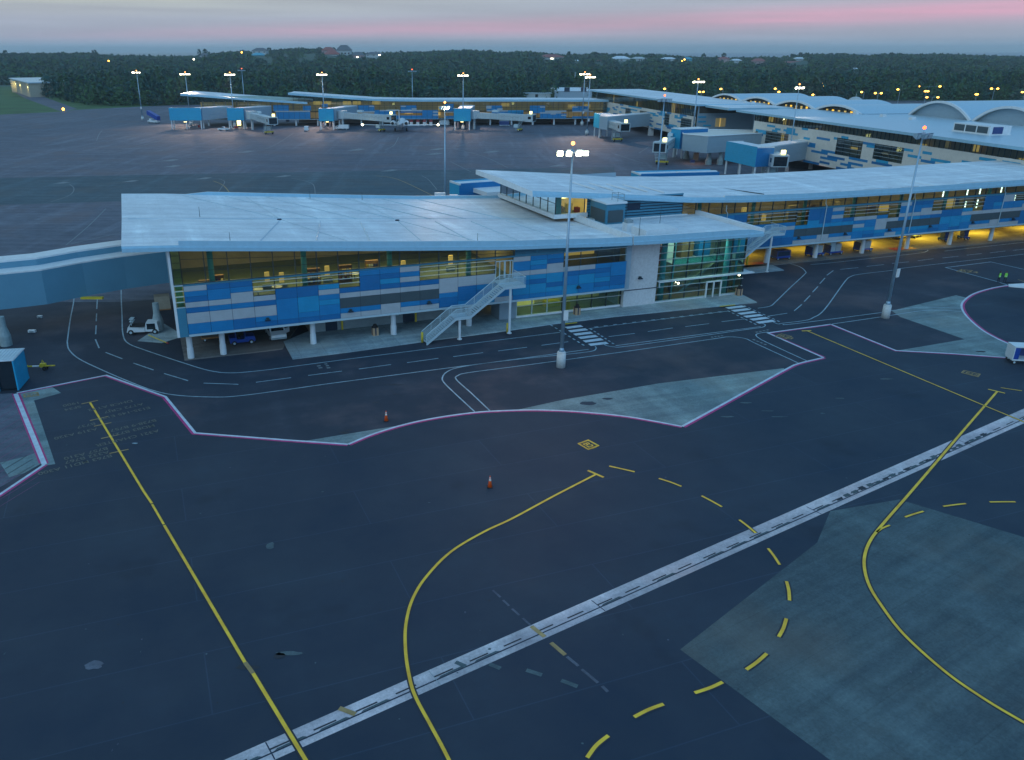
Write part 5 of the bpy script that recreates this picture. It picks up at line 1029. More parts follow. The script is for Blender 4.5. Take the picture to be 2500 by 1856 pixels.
# box cab at the very left
p = ll([(-14, 959), (47, 955.5)]); f = Fr((p[0].x, p[0].y), ((p[1] - p[0]).x, (p[1] - p[0]).y)); Ln = (p[1] - p[0]).length
hz = ZAT(27, 879, p[1].y).z; q_ = G(12, 853, hz); dpt = (Vector((q_.x, q_.y, 0)) - Vector((p[1].x, p[1].y, 0))).dot(f.n)
T = thing('bridge_cab', 'turquoise box cab with dark opening and pale corrugated roof at left edge', 'boarding bridge cab', tuple(p[0]))
mb = MB(); mb.fbox(f, -3, Ln, dpt - .2, dpt, .3, hz - .1, 'cyan_panel'); mb.fbox(f, -3, .6, 0, .12, .1, hz - .1, 'cyan_panel'); mb.fbox(f, Ln - .14, Ln, 0, dpt, .1, hz - .1, 'cyan_panel'); part(mb, 'wall', T)
mb = MB(); mb.fbox(f, .6, Ln - .16, .3, .4, .15, hz - .12, 'dark_glass'); part(mb, 'opening', T)
mb = MB(); mb.fbox(f, -3, Ln + .06, -.06, dpt + .1, hz - .1, hz, 'roof_membrane')
for k in range(8): mb.fbox(f, Ln - .2 - k * .32, Ln - .05 - k * .32, 0, dpt, hz, hz + .05, 'steel_pale')
part(mb, 'roof', T)

# ---------------------------------------------------------------- boarding bridges
def boarding_bridge(label, a, b, z0a=5.0, z0b=4.4, w_=3.2, h_=2.6, lamp=True, cabw=4.2):
    a = Vector((a[0], a[1], 0)); b = Vector((b[0], b[1], 0)); f = Fr((a.x, a.y), ((b - a).x, (b - a).y)); Ln = (b - a).length
    T = thing('boarding_bridge', label, 'boarding bridge', (a.x, a.y, 0), 0, 'passenger boarding bridges'); hw = w_ / 2
    mb = MB(); mb.cyl(a.x, a.y, 0, z0a - .4, .55, .55, 'bridge_metal', 12); part(mb, 'rotunda_column', T)
    mb = MB(); mb.cyl(a.x, a.y, z0a - .4, z0a + h_ + .4, 2.3, 2.3, 'bridge_metal', 14); part(mb, 'rotunda', T)
    def tun(s0, s1, hw_, hh, m, nm):
        za = z0a + (z0b - z0a) * s0 / Ln; zb = z0a + (z0b - z0a) * s1 / Ln; mb = MB()
        mb.solid([f.P(s0, -hw_, za), f.P(s0, hw_, za), f.P(s0, hw_, za + hh), f.P(s0, -hw_, za + hh)], [f.P(s1, -hw_, zb), f.P(s1, hw_, zb), f.P(s1, hw_, zb + hh), f.P(s1, -hw_, zb + hh)], m)
        n = int((s1 - s0) / 1.2)
        for k in range(n + 1):
            s = s0 + (s1 - s0) * k / max(1, n); z = za + (zb - za) * k / max(1, n)
            mb.fbox(f, s - .05, s + .05, -hw_ - .06, hw_ + .06, z - .05, z + hh + .06, 'steel_pale')
        part(mb, nm, T)
    m1 = Ln * .48
    tun(1.8, m1, hw - .25, h_ - .3, 'bridge_metal', 'inner_tunnel'); tun(m1 - 1, Ln - 2, hw, h_, 'bridge_metal', 'outer_tunnel')
    mb = MB(); za = z0b; 
    for sgn in (-1, 1):
        s = m1; k = 0
        while s < Ln - 5:
            for j in range(6):
                t0 = j / 6 * math.pi; t1 = (j + 1) / 6 * math.pi; zc = z0a + (z0b - z0a) * s / Ln + .7 + 1.2
                mb.tube(f.P(s + 2.4 * j / 6, sgn * (hw + .1), zc - math.sin(t0) * .6), f.P(s + 2.4 * (j + 1) / 6, sgn * (hw + .1), zc - math.sin(t1) * .6), .05, 'plinth', 4)
            s += 2.4
    part(mb, 'cable_festoon', T)
    mb = MB(); mb.fbox(f, Ln - 2, Ln + 1.6, -cabw / 2, cabw / 2, z0b - .1, z0b + h_ + .35, 'bridge_metal'); mb.fbox(f, Ln + 1.6, Ln + 1.7, -cabw / 2 + .4, cabw / 2 - .4, z0b + .2, z0b + h_, 'dark_glass')
    for sgn in (-1, 1): mb.fbox(f, Ln - .6, Ln + .8, sgn * cabw / 2 - .03, sgn * cabw / 2 + .03, z0b + 1, z0b + 2.1, 'dark_glass')
    part(mb, 'cab', T)
    mb = MB(); mb.fbox(f, m1 - 4, m1 - 1.2, -.8, .8, z0a + h_ + .1, z0a + h_ + 1.0, 'steel_pale'); part(mb, 'air_unit', T)
    mb = MB()
    for sgn in (-1, 1): mb.tube(f.P(Ln - 5, sgn * 1.2, .9), f.P(Ln - 5, sgn * 1.2, z0b), .18, 'plinth', 8)
    mb.fbox(f, Ln - 5.5, Ln - 4.5, -1.9, 1.9, .7, 1.2, 'yellow_metal'); mb.fbox(f, Ln - 7.6, Ln - 5.6, -1.0, 1.0, 1.6, 3.0, 'steel_pale'); part(mb, 'drive_frame', T)
    for sgn in (-1, 1):
        mb = MB(); mb.tube(f.P(Ln - 5, sgn * 1.5 - .25, .6), f.P(Ln - 5, sgn * 1.5 + .25, .6), .6, 'rubber', 14); mb.tube(f.P(Ln - 5, sgn * 1.5 - .27, .6), f.P(Ln - 5, sgn * 1.5 + .27, .6), .25, 'white_trim', 10); part(mb, 'wheel', T)
    mb = MB(); sd = -1
    for k in range(8): mb.fbox(f, Ln - 3.4 - k * .4, Ln - 3 - k * .4, sd * (hw + .2) - .5, sd * (hw + .2) + .5, z0b - .3 - k * .5, z0b - .2 - k * .5, 'steel_pale')
    mb.path([f.P(Ln - 3, sd * (hw + .7), z0b + .9), f.P(Ln - 6.4, sd * (hw + .7), .95)], .04, 'steel_pale', 4); part(mb, 'service_stair', T)
    if lamp:
        mb = MB(); p = f.P(Ln - .5, 1.0, z0b + h_ + .35); mb.box(p.x - .55, p.x + .55, p.y - .3, p.y + .3, p.z + .15, p.z + 1.15, 'glow_yellow'); part(mb, 'bay_number_sign', T)
    return T
def gy(u, v, z=4.5): p = G(u, v, z); return (p.x, p.y)
boarding_bridge('short boarding bridge angled toward the camera, beside the second blue gate house', gy(614, 283, 6), gy(664, 300, 5))
boarding_bridge('long boarding bridge reaching the nose of the parked jet', gy(836, 282, 6), gy(954, 294, 5))
boarding_bridge('long boarding bridge with cable loops, centre of the far pier', gy(1158, 282, 6), gy(1296, 293, 5))
boarding_bridge('boarding bridge with lit yellow cab sign in front of the western terminal block', gy(1467, 297, 6), gy(1522, 316, 5))
boarding_bridge('white roofed boarding bridge pointing to the camera under the grey link', gy(1650, 338, 6), gy(1612, 366, 5))
boarding_bridge('boarding bridge beside the large turquoise gate house, partly behind the pier roof', gy(1869, 375, 6), gy(1900, 404, 4.6))

# ---------------------------------------------------------------- steel stairs
def stair(fr, label, s_bot, s_m0, s_m1, s_top, s_end, t0, t1, zm, ztop, legs):
    T = thing('exterior_stair', label, 'exterior stair', tuple(fr.P(s_bot, t0, .15)), 0, 'pale steel stairs on the pier fronts')
    prof = [(s_bot, .15), (s_m0, zm), (s_m1, zm), (s_top, ztop), (s_end, ztop)]
    for nm, t in (('outer_railing', t0), ('inner_railing', t1)):
        mb = MB()
        for (sa, za), (sb, zb) in zip(prof, prof[1:]):
            mb.solid([fr.P(sa, t - .03, za - .25), fr.P(sb, t - .03, zb - .25), fr.P(sb, t + .03, zb - .25), fr.P(sa, t + .03, za - .25)], [fr.P(sa, t - .03, za + .12), fr.P(sb, t - .03, zb + .12), fr.P(sb, t + .03, zb + .12), fr.P(sa, t + .03, za + .12)], 'steel_pale')
            mb.tube(fr.P(sa, t, za + 1.12), fr.P(sb, t, zb + 1.12), .045, 'steel_pale', 6)
            n = max(2, int(abs(sb - sa) / .13))
            for k in range(n + 1):
                s = sa + (sb - sa) * k / n; z = za + (zb - za) * k / n; w_ = .035 if k % 9 == 0 else .014
                mb.fbox(fr, s - w_, s + w_, t - w_, t + w_, z + .1, z + 1.12, 'steel_pale')
            for h_ in (.35, .6, .85): mb.tube(fr.P(sa, t, za + h_), fr.P(sb, t, zb + h_), .012, 'steel_pale', 4)
        part(mb, nm, T)
    for (sa, za), (sb, zb) in ((prof[0], prof[1]), (prof[2], prof[3])):
        mb = MB(); n = max(3, int((zb - za) / .17))
        for k in range(n): mb.fbox(fr, sa + (sb - sa) * k / n, sa + (sb - sa) * (k + 1) / n, t0 + .03, t1 - .03, za + (zb - za) * (k + 1) / n - .05, za + (zb - za) * (k + 1) / n, 'steel_pale')
        part(mb, 'stair_flight', T)
    mb = MB(); mb.fbox(fr, s_m0, s_m1, t0 + .03, t1 - .03, zm - .12, zm, 'steel_pale'); part(mb, 'middle_landing', T)
    mb = MB(); mb.fbox(fr, s_top, s_end, t0 + .03, .0, ztop - .12, ztop, 'steel_pale'); part(mb, 'top_landing', T)
    mb = MB(); t = t0; sa = s_end
    for k in range(12): s = t0 + (0 - t0) * k / 12; mb.fbox(fr, sa - .014, sa + .014, s - .014, s + .014, ztop, ztop + 1.12, 'steel_pale')
    mb.tube(fr.P(sa, t0, ztop + 1.12), fr.P(sa, -.05, ztop + 1.12), .045, 'steel_pale', 6); mb.fbox(fr, sa - .02, sa + .02, t0, 0, ztop - .2, ztop + .1, 'steel_pale'); part(mb, 'end_railing', T)
    for s, z in legs:
        p = fr.P(s, t0 + .25, 0); mb = MB(); mb.cyl(p.x, p.y, .15, z, .16, .16, 'column_white', 10); mb.cyl(p.x, p.y, .15, .25, .3, .3, 'column_white', 10); part(mb, 'leg', T)
    return T
def sAt(fr, u, v, t): return fr.V(u, v, t)
TO = -3.6
sb_, _ = sAt(F1, 1041, 826, TO); sm0, zm0 = sAt(F1, 1114, 779, TO); sm1, _ = sAt(F1, 1148, 774, TO); st_, zt_ = sAt(F1, 1233, 709, TO); se_, _ = sAt(F1, 1283, 703, TO)
stair(F1, 'pale steel stair with mesh railings rising along the near pier front', sb_, sm0, sm1, st_, se_, TO, TO + 1.7, 2.95, 6.2, ((F1.V(1124, 809, TO)[0], 2.85), (F1.V(1246, 794, TO)[0], 6.1)))
TO2 = -3.6
s0_, _ = F2.V(1818, 626, TO2); s1_, z1_ = F2.V(1885, 577, TO2); s2_, _ = F2.V(1916, 574, TO2)
stair(F2, 'pale steel stair half hidden behind the corner hall, at the second pier', s1_ - 8.6, s1_ - 5.2, s1_ - 4.6, s1_, s2_, TO2, TO2 + 1.7, 3.1, 6.2, ((F2.V(1877, 650, TO2)[0], 6.1),))

# ---------------------------------------------------------------- apron light masts
def mast_proto(H=23.6, lit=6, nm='light_mast', base=True, s_=1.):
    T = thing(nm, '', 'light mast', (0, 0, 0))
    if base:
        mb = MB(); mb.cyl(0, 0, 0, 1.75, .52, .50, 'concrete_base', 16); mb.cyl(0, 0, 1.75, 1.85, .50, .42, 'concrete_base', 16); mb.build('concrete_base', T, True)
    mb = MB(); mb.cyl(0, 0, 1.8, 2.3, .34, .22, 'pole_steel', 10); mb.cyl(0, 0, 2.3, H, .22, .09, 'pole_steel', 10); mb.build('pole', T, True)
    mb = MB(); mb.cyl(0, 0, H - .3, H, .25, .25, 'pole_steel', 10); mb.tube((-1.35, 0, H - .15), (1.35, 0, H - .15), .05, 'pole_steel', 6); mb.tube((0, -1.2, H - .15), (0, 1.2, H - .15), .06, 'pole_steel', 6); mb.build('crossarm', T)
    hs = [(-1.3, 0), (-.45, -.35), (.55, -.25), (1.3, .1), (-.2, .8), (.8, .8)]
    for i, (x, y) in enumerate(hs):
        yw = y - .1; mb = MB(); mb.solid([(x - .36, yw - .15, H - .62), (x + .36, yw - .15, H - .62), (x + .36, yw - .32, H + .02), (x - .36, yw - .32, H + .02)], [(x - .22, yw + .3, H - .42), (x + .22, yw + .3, H - .42), (x + .22, yw + .24, H - .06), (x - .22, yw + .24, H - .06)], 'pole_steel'); h = mb.build('floodlight', T)
        mb = MB(); mb.face([(x - .28, yw - .19, H - .52), (x + .28, yw - .19, H - .52), (x + .28, yw - .335, H - .06), (x - .28, yw - .335, H - .06)], ('lamp_white' if i else 'lamp_bright') if i < lit else 'steel_pale'); mb.build('lens', h)
    mb = MB(); mb.cyl(0, 0, H, H + .55, .03, .03, 'pole_steel', 6); mb.ball(0, 0, H + .68, .20, 'beacon_amber' if lit else 'beacon_red', 8, 6); mb.build('beacon', T)
    mb = MB(); mb.box(-.05, .45, -.45, -.28, 5.6, 6.7, 'white_trim'); mb.build('switch_box', T)
    return T
MG = 'tall light masts round the apron'; HM = 23.6
proto = mast_proto(); proto['group'] = MG
p = G(1369, 896); proto.location = p; proto['label'] = 'nearest tall light mast, lit floodlights and orange beacon, base on the service road island'
dark = mast_proto(lit=0); dark['group'] = MG
p = G(2161, 776); dark.location = p; dark.rotation_euler = (0, 0, R(30)); dark['label'] = 'tall unlit light mast on the right, white base on the pale concrete wedge'
for u, vt, lit_, H_, lb in ((1086, 262, 1, 23, 'slim light mast rising just behind the near roof left of the prow'), (1622, 243, 0, 23, 'light mast with orange beacon behind the long pier roof near the low turquoise roof'), (1951, 213, 1, 23, 'lit light mast standing before the low barrel vaults, beside the large turquoise gate house'),
                           (333, 173, 1, 23, 'lit light mast furthest left, alone on the apron by the blue stair truck'), (452, 177, 1, 23, 'lit light mast behind the widest blue gate house'), (561, 178, 1, 23, 'lit light mast behind the second blue gate house'), (590, 168, 0, 23, 'unlit light mast with red beacon beyond the far pier, close right of a lit one'), (786, 178, 1, 23, 'lit light mast behind the third blue gate house'),
                           (1006, 170, 0, 23, 'thin unlit light mast beyond the far pier roof, above the parked jet'), (1131, 180, 1, 23, 'lit light mast behind the fourth blue gate house'), (1428, 177, 1, 23, 'left of two close lit light masts near the western block'), (1441, 184, 1, 23, 'right of two close lit light masts near the western block'), (1705, 195, 1, 23, 'lit light mast rising behind the western terminal roof')):
    p = G(u, vt + 2, H_ + .3); src = proto if lit_ else dark
    r = dup(src, (p.x, p.y, 0), R({1086: 75, 1951: 20}.get(u, random.uniform(-20, 20))), lb, MG)
    if H_ - .2 > 20 and p.y > 300:
        r.scale = (1.45, 1.3, .98)
# floodlight glow from the lit masts
def spot(name, loc, tgt, e, colr, ang=70, r=.3):
    l = bpy.data.lights.new(name, 'SPOT'); l.energy = e; l.color = colr; l.spot_size = R(ang); l.spot_blend = .9; l.shadow_soft_size = r; o = bpy.data.objects.new(name, l); C.objects.link(o); o.location = loc
    d = Vector(tgt) - Vector(loc); o.rotation_euler = d.to_track_quat('-Z', 'Y').to_euler(); return o
p = G(1086, 265, 22.8); spot('mast_glow', p + Vector((0, -1, -.3)), F1.P(44, 26, 10), 5200, (1, .72, .5), 50)
p = G(1369, 896); spot('mast_glow', (p.x - 1.8, p.y, 22), (p.x - 8, p.y - 20, 0), 5200, (1, .62, .45), 110)
for u, v, e in ((452, 305, 42000), (561, 312, 42000), (786, 312, 42000), (1131, 312, 22000), (1430, 335, 36000), (1951, 420, 3000)):
    p = G(u, v); spot('mast_glow', (p.x, p.y + 8, 22), (p.x, p.y - 14, 0), e, (1, .70, .52), 95)
for u, v in ((450, 300), (582, 300), (798, 300), (1128, 300)):
    p = G(u, v, 3.4); area('gate_light', (p.x, p.y + 2, 3.6), 160, 3, 2, (1, .62, .36))
    mb = MB(); mb.box(p.x - .6, p.x + .6, p.y + 1.4, p.y + 1.7, 3.62, 3.72, 'ceiling_lamp'); tag(mb.build('downlight'), {450: 'small lit lamp under the widest blue gate house', 582: 'small lit lamp under the second blue gate house', 798: 'small lit lamp under the gate house left of the jet', 1128: 'small lit lamp under the gate house right of the jet'}[u], 'lamp', 'lamps under gate houses')
area('gate_light', G(1700, 370, 3.7), 120, 5, 4, (1, .55, .40)); area('gate_light', tuple(FC.P(4, -4, 3.5)), 160, 6, 4, (1, .6, .5))

# ---------------------------------------------------------------- small things near the camera
def cone(label, u, v):
    p = G(u, v); T = thing('traffic_cone', label, 'traffic cone', p, 0, 'orange traffic cones on the asphalt')
    mb = MB(); mb.box(-.24, .24, -.24, .24, 0, .06, 'rubber'); mb.build('base', T)
    mb = MB(); mb.cyl(0, 0, .06, 1.05, .19, .035, 'cone_orange', 16); mb.build('body', T, True)
    mb = MB(); mb.cyl(0, 0, .62, .78, .106, .079, 'cone_white', 16); mb.cyl(0, 0, .84, .92, .074, .061, 'cone_white', 16); mb.build('reflective_band', T, True); return T
cone('orange traffic cone on the older pavement near the white boundary, further from camera', 943, 1028); cone('orange traffic cone alone on the dark stand above the curved yellow line', 1196, 1190)
def bin_(label, u, v):
    p = G(u, v, .15); T = thing('litter_bin', label, 'litter bin', p, F1.a, 'tan litter bins along the walkway')
    mb = MB(); mb.box(-.36, .36, -.36, .36, 0, 1.0, 'bin_tan')
    for s in (-1, 1): mb.box(s * .36 - .03, s * .36 + .03, -.08, .08, .05, .98, 'joint_dark'); mb.box(-.08, .08, s * .36 - .03, s * .36 + .03, .05, .98, 'joint_dark')
    mb.build('body', T); mb = MB(); mb.cyl(0, 0, 1.0, 1.1, .42, .42, 'rubber', 14); mb.cyl(0, 0, 1.1, 1.42, .30, .2, 'rubber', 14); mb.build('lid', T, True); return T
bin_('tan litter bin with black lid left of the stair', 916, 818); bin_('tan litter bin with black lid by the lit shop front', 1408, 768); bin_('tan litter bin with black lid at the glass hall corner', 1803, 721)
def bollard(label, u, v, h_=1.25):
    p = G(u, v, .0); mb = MB(); mb.cyl(0, 0, 0, h_, .15, .15, 'yellow_metal', 12); mb.ball(0, 0, h_, .15, 'yellow_metal', 12, 6, .5); o = mb.build('bollard', None, True); o.location = p; tag(o, label, 'bollard', 'yellow steel bollards')
bollard('yellow bollard at the foot of the stair', 1031, 836); bollard('yellow bollard beside the tall stair column', 1238.5, 813)
def tyre(mb, x, y, z, r, w_=.22, m='rubber'):
    mb.tube((x, y - w_ / 2, z), (x, y + w_ / 2, z), r, m, 14)
def wheels(T, pts, r=.34, w_=.22):
    for x, y in pts:
        mb = MB(); tyre(mb, x, y, r, r, w_); o = mb.build('wheel', T); mb = MB(); tyre(mb, x, y, r, r * .5, w_ + .03, 'steel_pale'); mb.build('rim', o)
def carbody(T, prof, hw, m, name='body', taper=.0, z_belt=None):
    """prof: side outline (x,z) closed"""
    mb = MB(); mb.solid([(x, -hw + (taper * max(0, z - (z_belt or 9))), z) for x, z in prof], [(x, hw - (taper * max(0, z - (z_belt or 9))), z) for x, z in prof], m); return mb.build(name, T)
def vehicle(kind, label, u, v, rz, m='car_white', L_=4.8, H_=1.75, group=None, z=0.):
    p = G(u, v, z); T = thing(kind, label, {'pickup_truck': 'pickup truck', 'van': 'van', 'box_truck': 'truck'}[kind], p, rz, group); hw = .92; h2 = L_ / 2
    if kind == 'pickup_truck':
        carbody(T, [(-h2, .45), (h2, .45), (h2, .95), (h2 - 1.3, 1.08), (h2 - 1.35, 1.1), (-h2, 1.1)], hw, m); carbody(T, [(-.55, 1.08), (h2 - 1.35, 1.08), (h2 - 2.0, H_ - .05), (h2 - 2.2, H_), (-.4, H_), (-.5, H_ - .05)], hw - .1, m, 'cab')
        mb = MB(); mb.box(-h2 + .12, -.65, -hw + .1, hw - .1, 1.04, 1.11, 'joint_dark'); mb.build('load_bed', T)
        gz0, gx0, gx1 = 1.14, -.4, h2 - 1.55
    elif kind == 'van':
        carbody(T, [(-h2, .4), (h2, .4), (h2, .95), (h2 - .75, 1.2), (h2 - 1.35, H_ - .1), (h2 - 1.6, H_), (-h2 + .1, H_), (-h2, H_ - .15)], hw, m); gz0, gx0, gx1 = 1.1, -h2 + .4, h2 - 1.2
    else:
        carbody(T, [(-h2, .6), (h2 - 1.6, .6), (h2 - 1.6, H_ + .5), (-h2, H_ + .5)], hw + .1, m, 'box_body'); carbody(T, [(h2 - 1.5, .5), (h2, .5), (h2, 1.1), (h2 - .4, H_), (h2 - 1.5, H_)], hw, m, 'cab'); gz0, gx0, gx1 = 1.1, h2 - 1.3, h2 - .4
    mb = MB()
    for s in (-1, 1): mb.solid([(gx0, s * (hw - .03), gz0), (gx1 + .25, s * (hw - .03), gz0), (gx1 - .25, s * (hw - .05), H_ - .22), (gx0 + .1, s * (hw - .05), H_ - .22)], [(gx0, s * (hw + .012 - (.1 if kind == 'pickup_truck' else 0)), gz0), (gx1 + .25, s * (hw + .012 - (.1 if kind == 'pickup_truck' else 0)), gz0), (gx1 - .25, s * (hw - (.1 if kind == 'pickup_truck' else 0)), H_ - .22), (gx0 + .1, s * (hw - (.1 if kind == 'pickup_truck' else 0)), H_ - .22)], 'dark_glass')
    mb.build('side_window', T)
    mb = MB(); xw = {'pickup_truck': (h2 - 1.37, h2 - 1.97), 'van': (h2 - .77, h2 - 1.33), 'box_truck': (h2 + .01, h2 - .36)}[kind]; za, zb = {'pickup_truck': (1.14, H_ - .1), 'van': (1.24, H_ - .14), 'box_truck': (1.15, H_ - .06)}[kind]
    mb.face([(xw[0] + .03, -hw + .16, za), (xw[0] + .03, hw - .16, za), (xw[1] + .03, hw - .24, zb), (xw[1] + .03, -hw + .24, zb)], 'dark_glass'); mb.build('windscreen', T)
    mb = MB(); mb.box(h2 - .02, h2 + .1, -hw + .05, hw - .05, .42, .62, 'plinth'); mb.build('bumper', T)
    for s in (-1, 1): mb = MB(); mb.box(h2 - .04, h2 + .03, s * .62 - .16, s * .62 + .16, .72, .88, 'cone_white'); mb.build('headlight', T)
    wheels(T, [(x, s * (hw - .1)) for x in (-h2 + .95, h2 - .95) for s in (-1, 1)]); return T
V = vehicle('van', 'white van nose out under the near pier with its door open', 673, 822, F1.a - R(88), L_=4.7, H_=1.95, z=.12)
mb = MB(); mb.solid([(.9, .92, .5), (.1, 1.75, .5), (.1, 1.75, 1.15), (.9, .92, 1.15)], [(.86, .9, .5), (.06, 1.72, .5), (.06, 1.72, 1.15), (.86, .9, 1.15)], 'car_white'); mb.build('door', V)
def cart(kind, label, u, v, rz, z=.12, m='navy', L_=2.6, W_=1.5, h_=1.0, m2='dark_glass', group=None, cat='cart'):
    p = G(u, v, z); T = thing(kind, label, cat, p, rz, group); mb = MB(); mb.box(-L_ / 2, L_ / 2, -W_ / 2, W_ / 2, .35, .55, m); mb.build('chassis', T)
    mb = MB(); mb.box(-L_ / 2 + .1, L_ / 2 - .3, -W_ / 2 + .08, W_ / 2 - .08, .55, .55 + h_, m2); mb.box(-L_ / 2 + .05, L_ / 2 - .2, -W_ / 2, W_ / 2, .55 + h_, .62 + h_, m); mb.build('body', T)
    wheels(T, [(x, s * (W_ / 2 - .1)) for x in (-L_ / 2 + .4, L_ / 2 - .4) for s in (-1, 1)], .25, .16); return T
cart('equipment_trolley', 'dark trolley with orange top under the left end of the near pier', 518, 829, F1.a, m='wood', m2='interior_dark')
def tractor(label, u, v, rz, m, z=0.):
    p = G(u, v, z); T = thing('baggage_tractor', label, 'baggage tractor', p, rz, 'baggage tractors')
    carbody(T, [(-1.5, .35), (1.5, .35), (1.5, .85), (1.3, 1.0), (.3, 1.02), (.25, .75), (-.6, .75), (-.7, 1.0), (-1.5, 1.0)], .72, m)
    mb = MB(); mb.box(-.6, -.2, -.5, .5, .75, .95, 'rubber'); mb.box(-.7, -.55, -.5, .5, .9, 1.4, 'rubber'); mb.build('seat', T)
    mb = MB(); mb.tube((.28, 0, 1.0), (.05, 0, 1.3), .03, 'rubber'); mb.tube((0, -.18, 1.3), (0, .18, 1.3), .03, 'rubber'); mb.build('steering_wheel', T)
    mb = MB()
    for s in (-1, 1): mb.tube((-.75, s * .62, 1.0), (-.75, s * .62, 1.95), .035, m); mb.tube((.35, s * .62, 1.0), (.35, s * .62, 1.95), .035, m)
    mb.box(-.9, .5, -.72, .72, 1.95, 2.0, m); mb.build('canopy', T); wheels(T, [(x, s * .65) for x in (-1, 1) for s in (-1, 1)], .3, .22); return T
tractor('blue baggage tractor in the shade under the near pier', 592, 838, F1.a, 'car_blue', .12)
# white service trolley with tow bar, left of the pier end
p = G(362, 812); T = thing('ground_power_unit', 'white ground power trolley with dark grille beside the flared concrete pier', 'ground power unit', p, R(8), None)
carbody(T, [(-.2, .35), (1.5, .35), (1.35, 1.5), (.0, 1.5)], .75, 'car_white'); mb = MB(); mb.box(.08, 1.1, -.78, -.74, .65, 1.4, 'dark_glass'); mb.build('grille', T)
carbody(T, [(-2.4, .35), (-.2, .35), (-.2, .8), (-2.2, 1.0)], .8, 'car_white', 'rear_body'); mb = MB(); mb.box(-2.0, -.3, -.55, .55, .95, 1.15, 'rubber'); mb.tube((-1.8, .4, .9), (-1.8, .4, 2.0), .05, 'steel_pale'); mb.tube((-1.8, -.4, .9), (-1.8, -.4, 2.0), .05, 'steel_pale'); mb.box(-2.0, -1.5, -.5, .5, 1.9, 1.95, 'steel_pale'); mb.box(-2.0, -1.5, -.5, .5, 1.6, 1.64, 'steel_pale'); mb.build('hose_rack', T)
mb = MB(); mb.box(.4, 1.2, .9, 1.5, .5, 1.35, 'car_white'); mb.build('side_box', T); wheels(T, [(x, s * .75) for x in (-1.9, 1.0) for s in (-1, 1)], .34, .24)
p, p2 = G(362, 818, .35), G(407, 837, .25); mb = MB(); mb.tube(p, p2, .06, 'yellow_metal', 8); mb.tube(p2, p2 + (p2 - p).normalized() * .35, .09, 'red_dull', 8); tb = mb.build('tow_bar'); tag(tb, 'thin yellow tow bar with red tip lying by the white power trolley', 'tow bar')
# aircraft tow bar
p = G(104, 903); T = thing('aircraft_tow_bar', 'yellow and white aircraft tow bar on two small wheels, far left pavement', 'tow bar', p, R(6))
mb = MB(); mb.tube((-1.6, 0, .45), (1.4, 0, .45), .085, 'yellow_metal', 8); mb.tube((-1.0, 0, .45), (-.3, 0, .45), .095, 'white_trim', 8); mb.box(-1.75, -1.5, -.16, .16, .33, .57, 'yellow_metal'); mb.build('bar', T)
mb = MB(); mb.box(-.15, .45, -.2, .2, .35, .75, 'yellow_metal'); mb.path([(.0, 0, .7), (.15, 0, 1.15), (.35, 0, .7)], .035, 'yellow_metal', 6); mb.build('wheel_frame', T)
for s in (-1, 1): mb = MB(); tyre(mb, .35, s * .3, .24, .24, .14); mb.build('wheel', T)
for lb, u, v, s_ in (('pair of small white chocks on dark pavement under the link', 98, 776, .3), ('small white box lying on the dark pavement under the link', 79, 811, .45)):
    p = G(u, v); mb = MB(); mb.box(-s_, s_, -.2, .2, 0, .3, 'car_white'); mb.box(-s_ * .6, s_ * .6, -.28, -.2, .05, .22, 'plinth'); o = mb.build('wheel_chock'); o.location = p; tag(o, lb, 'wheel chock')
for u, v, lb in ((356, 792, 'cream cargo crate under the link left of the flared pier'), (415, 792, 'cream cargo crate under the link right of the flared pier')):
    p = G(u, v) + Vector((0, 7, 0)); T = thing('cargo_crate', lb, 'crate', p, F1.a, 'crates under the link'); mb = MB(); mb.box(-1, 1, -.8, .8, .15, 1.9, 'wall_tan'); mb.build('box', T); mb = MB(); mb.box(-1.05, 1.05, -.85, .85, 0, .15, 'wood'); mb.build('pallet', T)
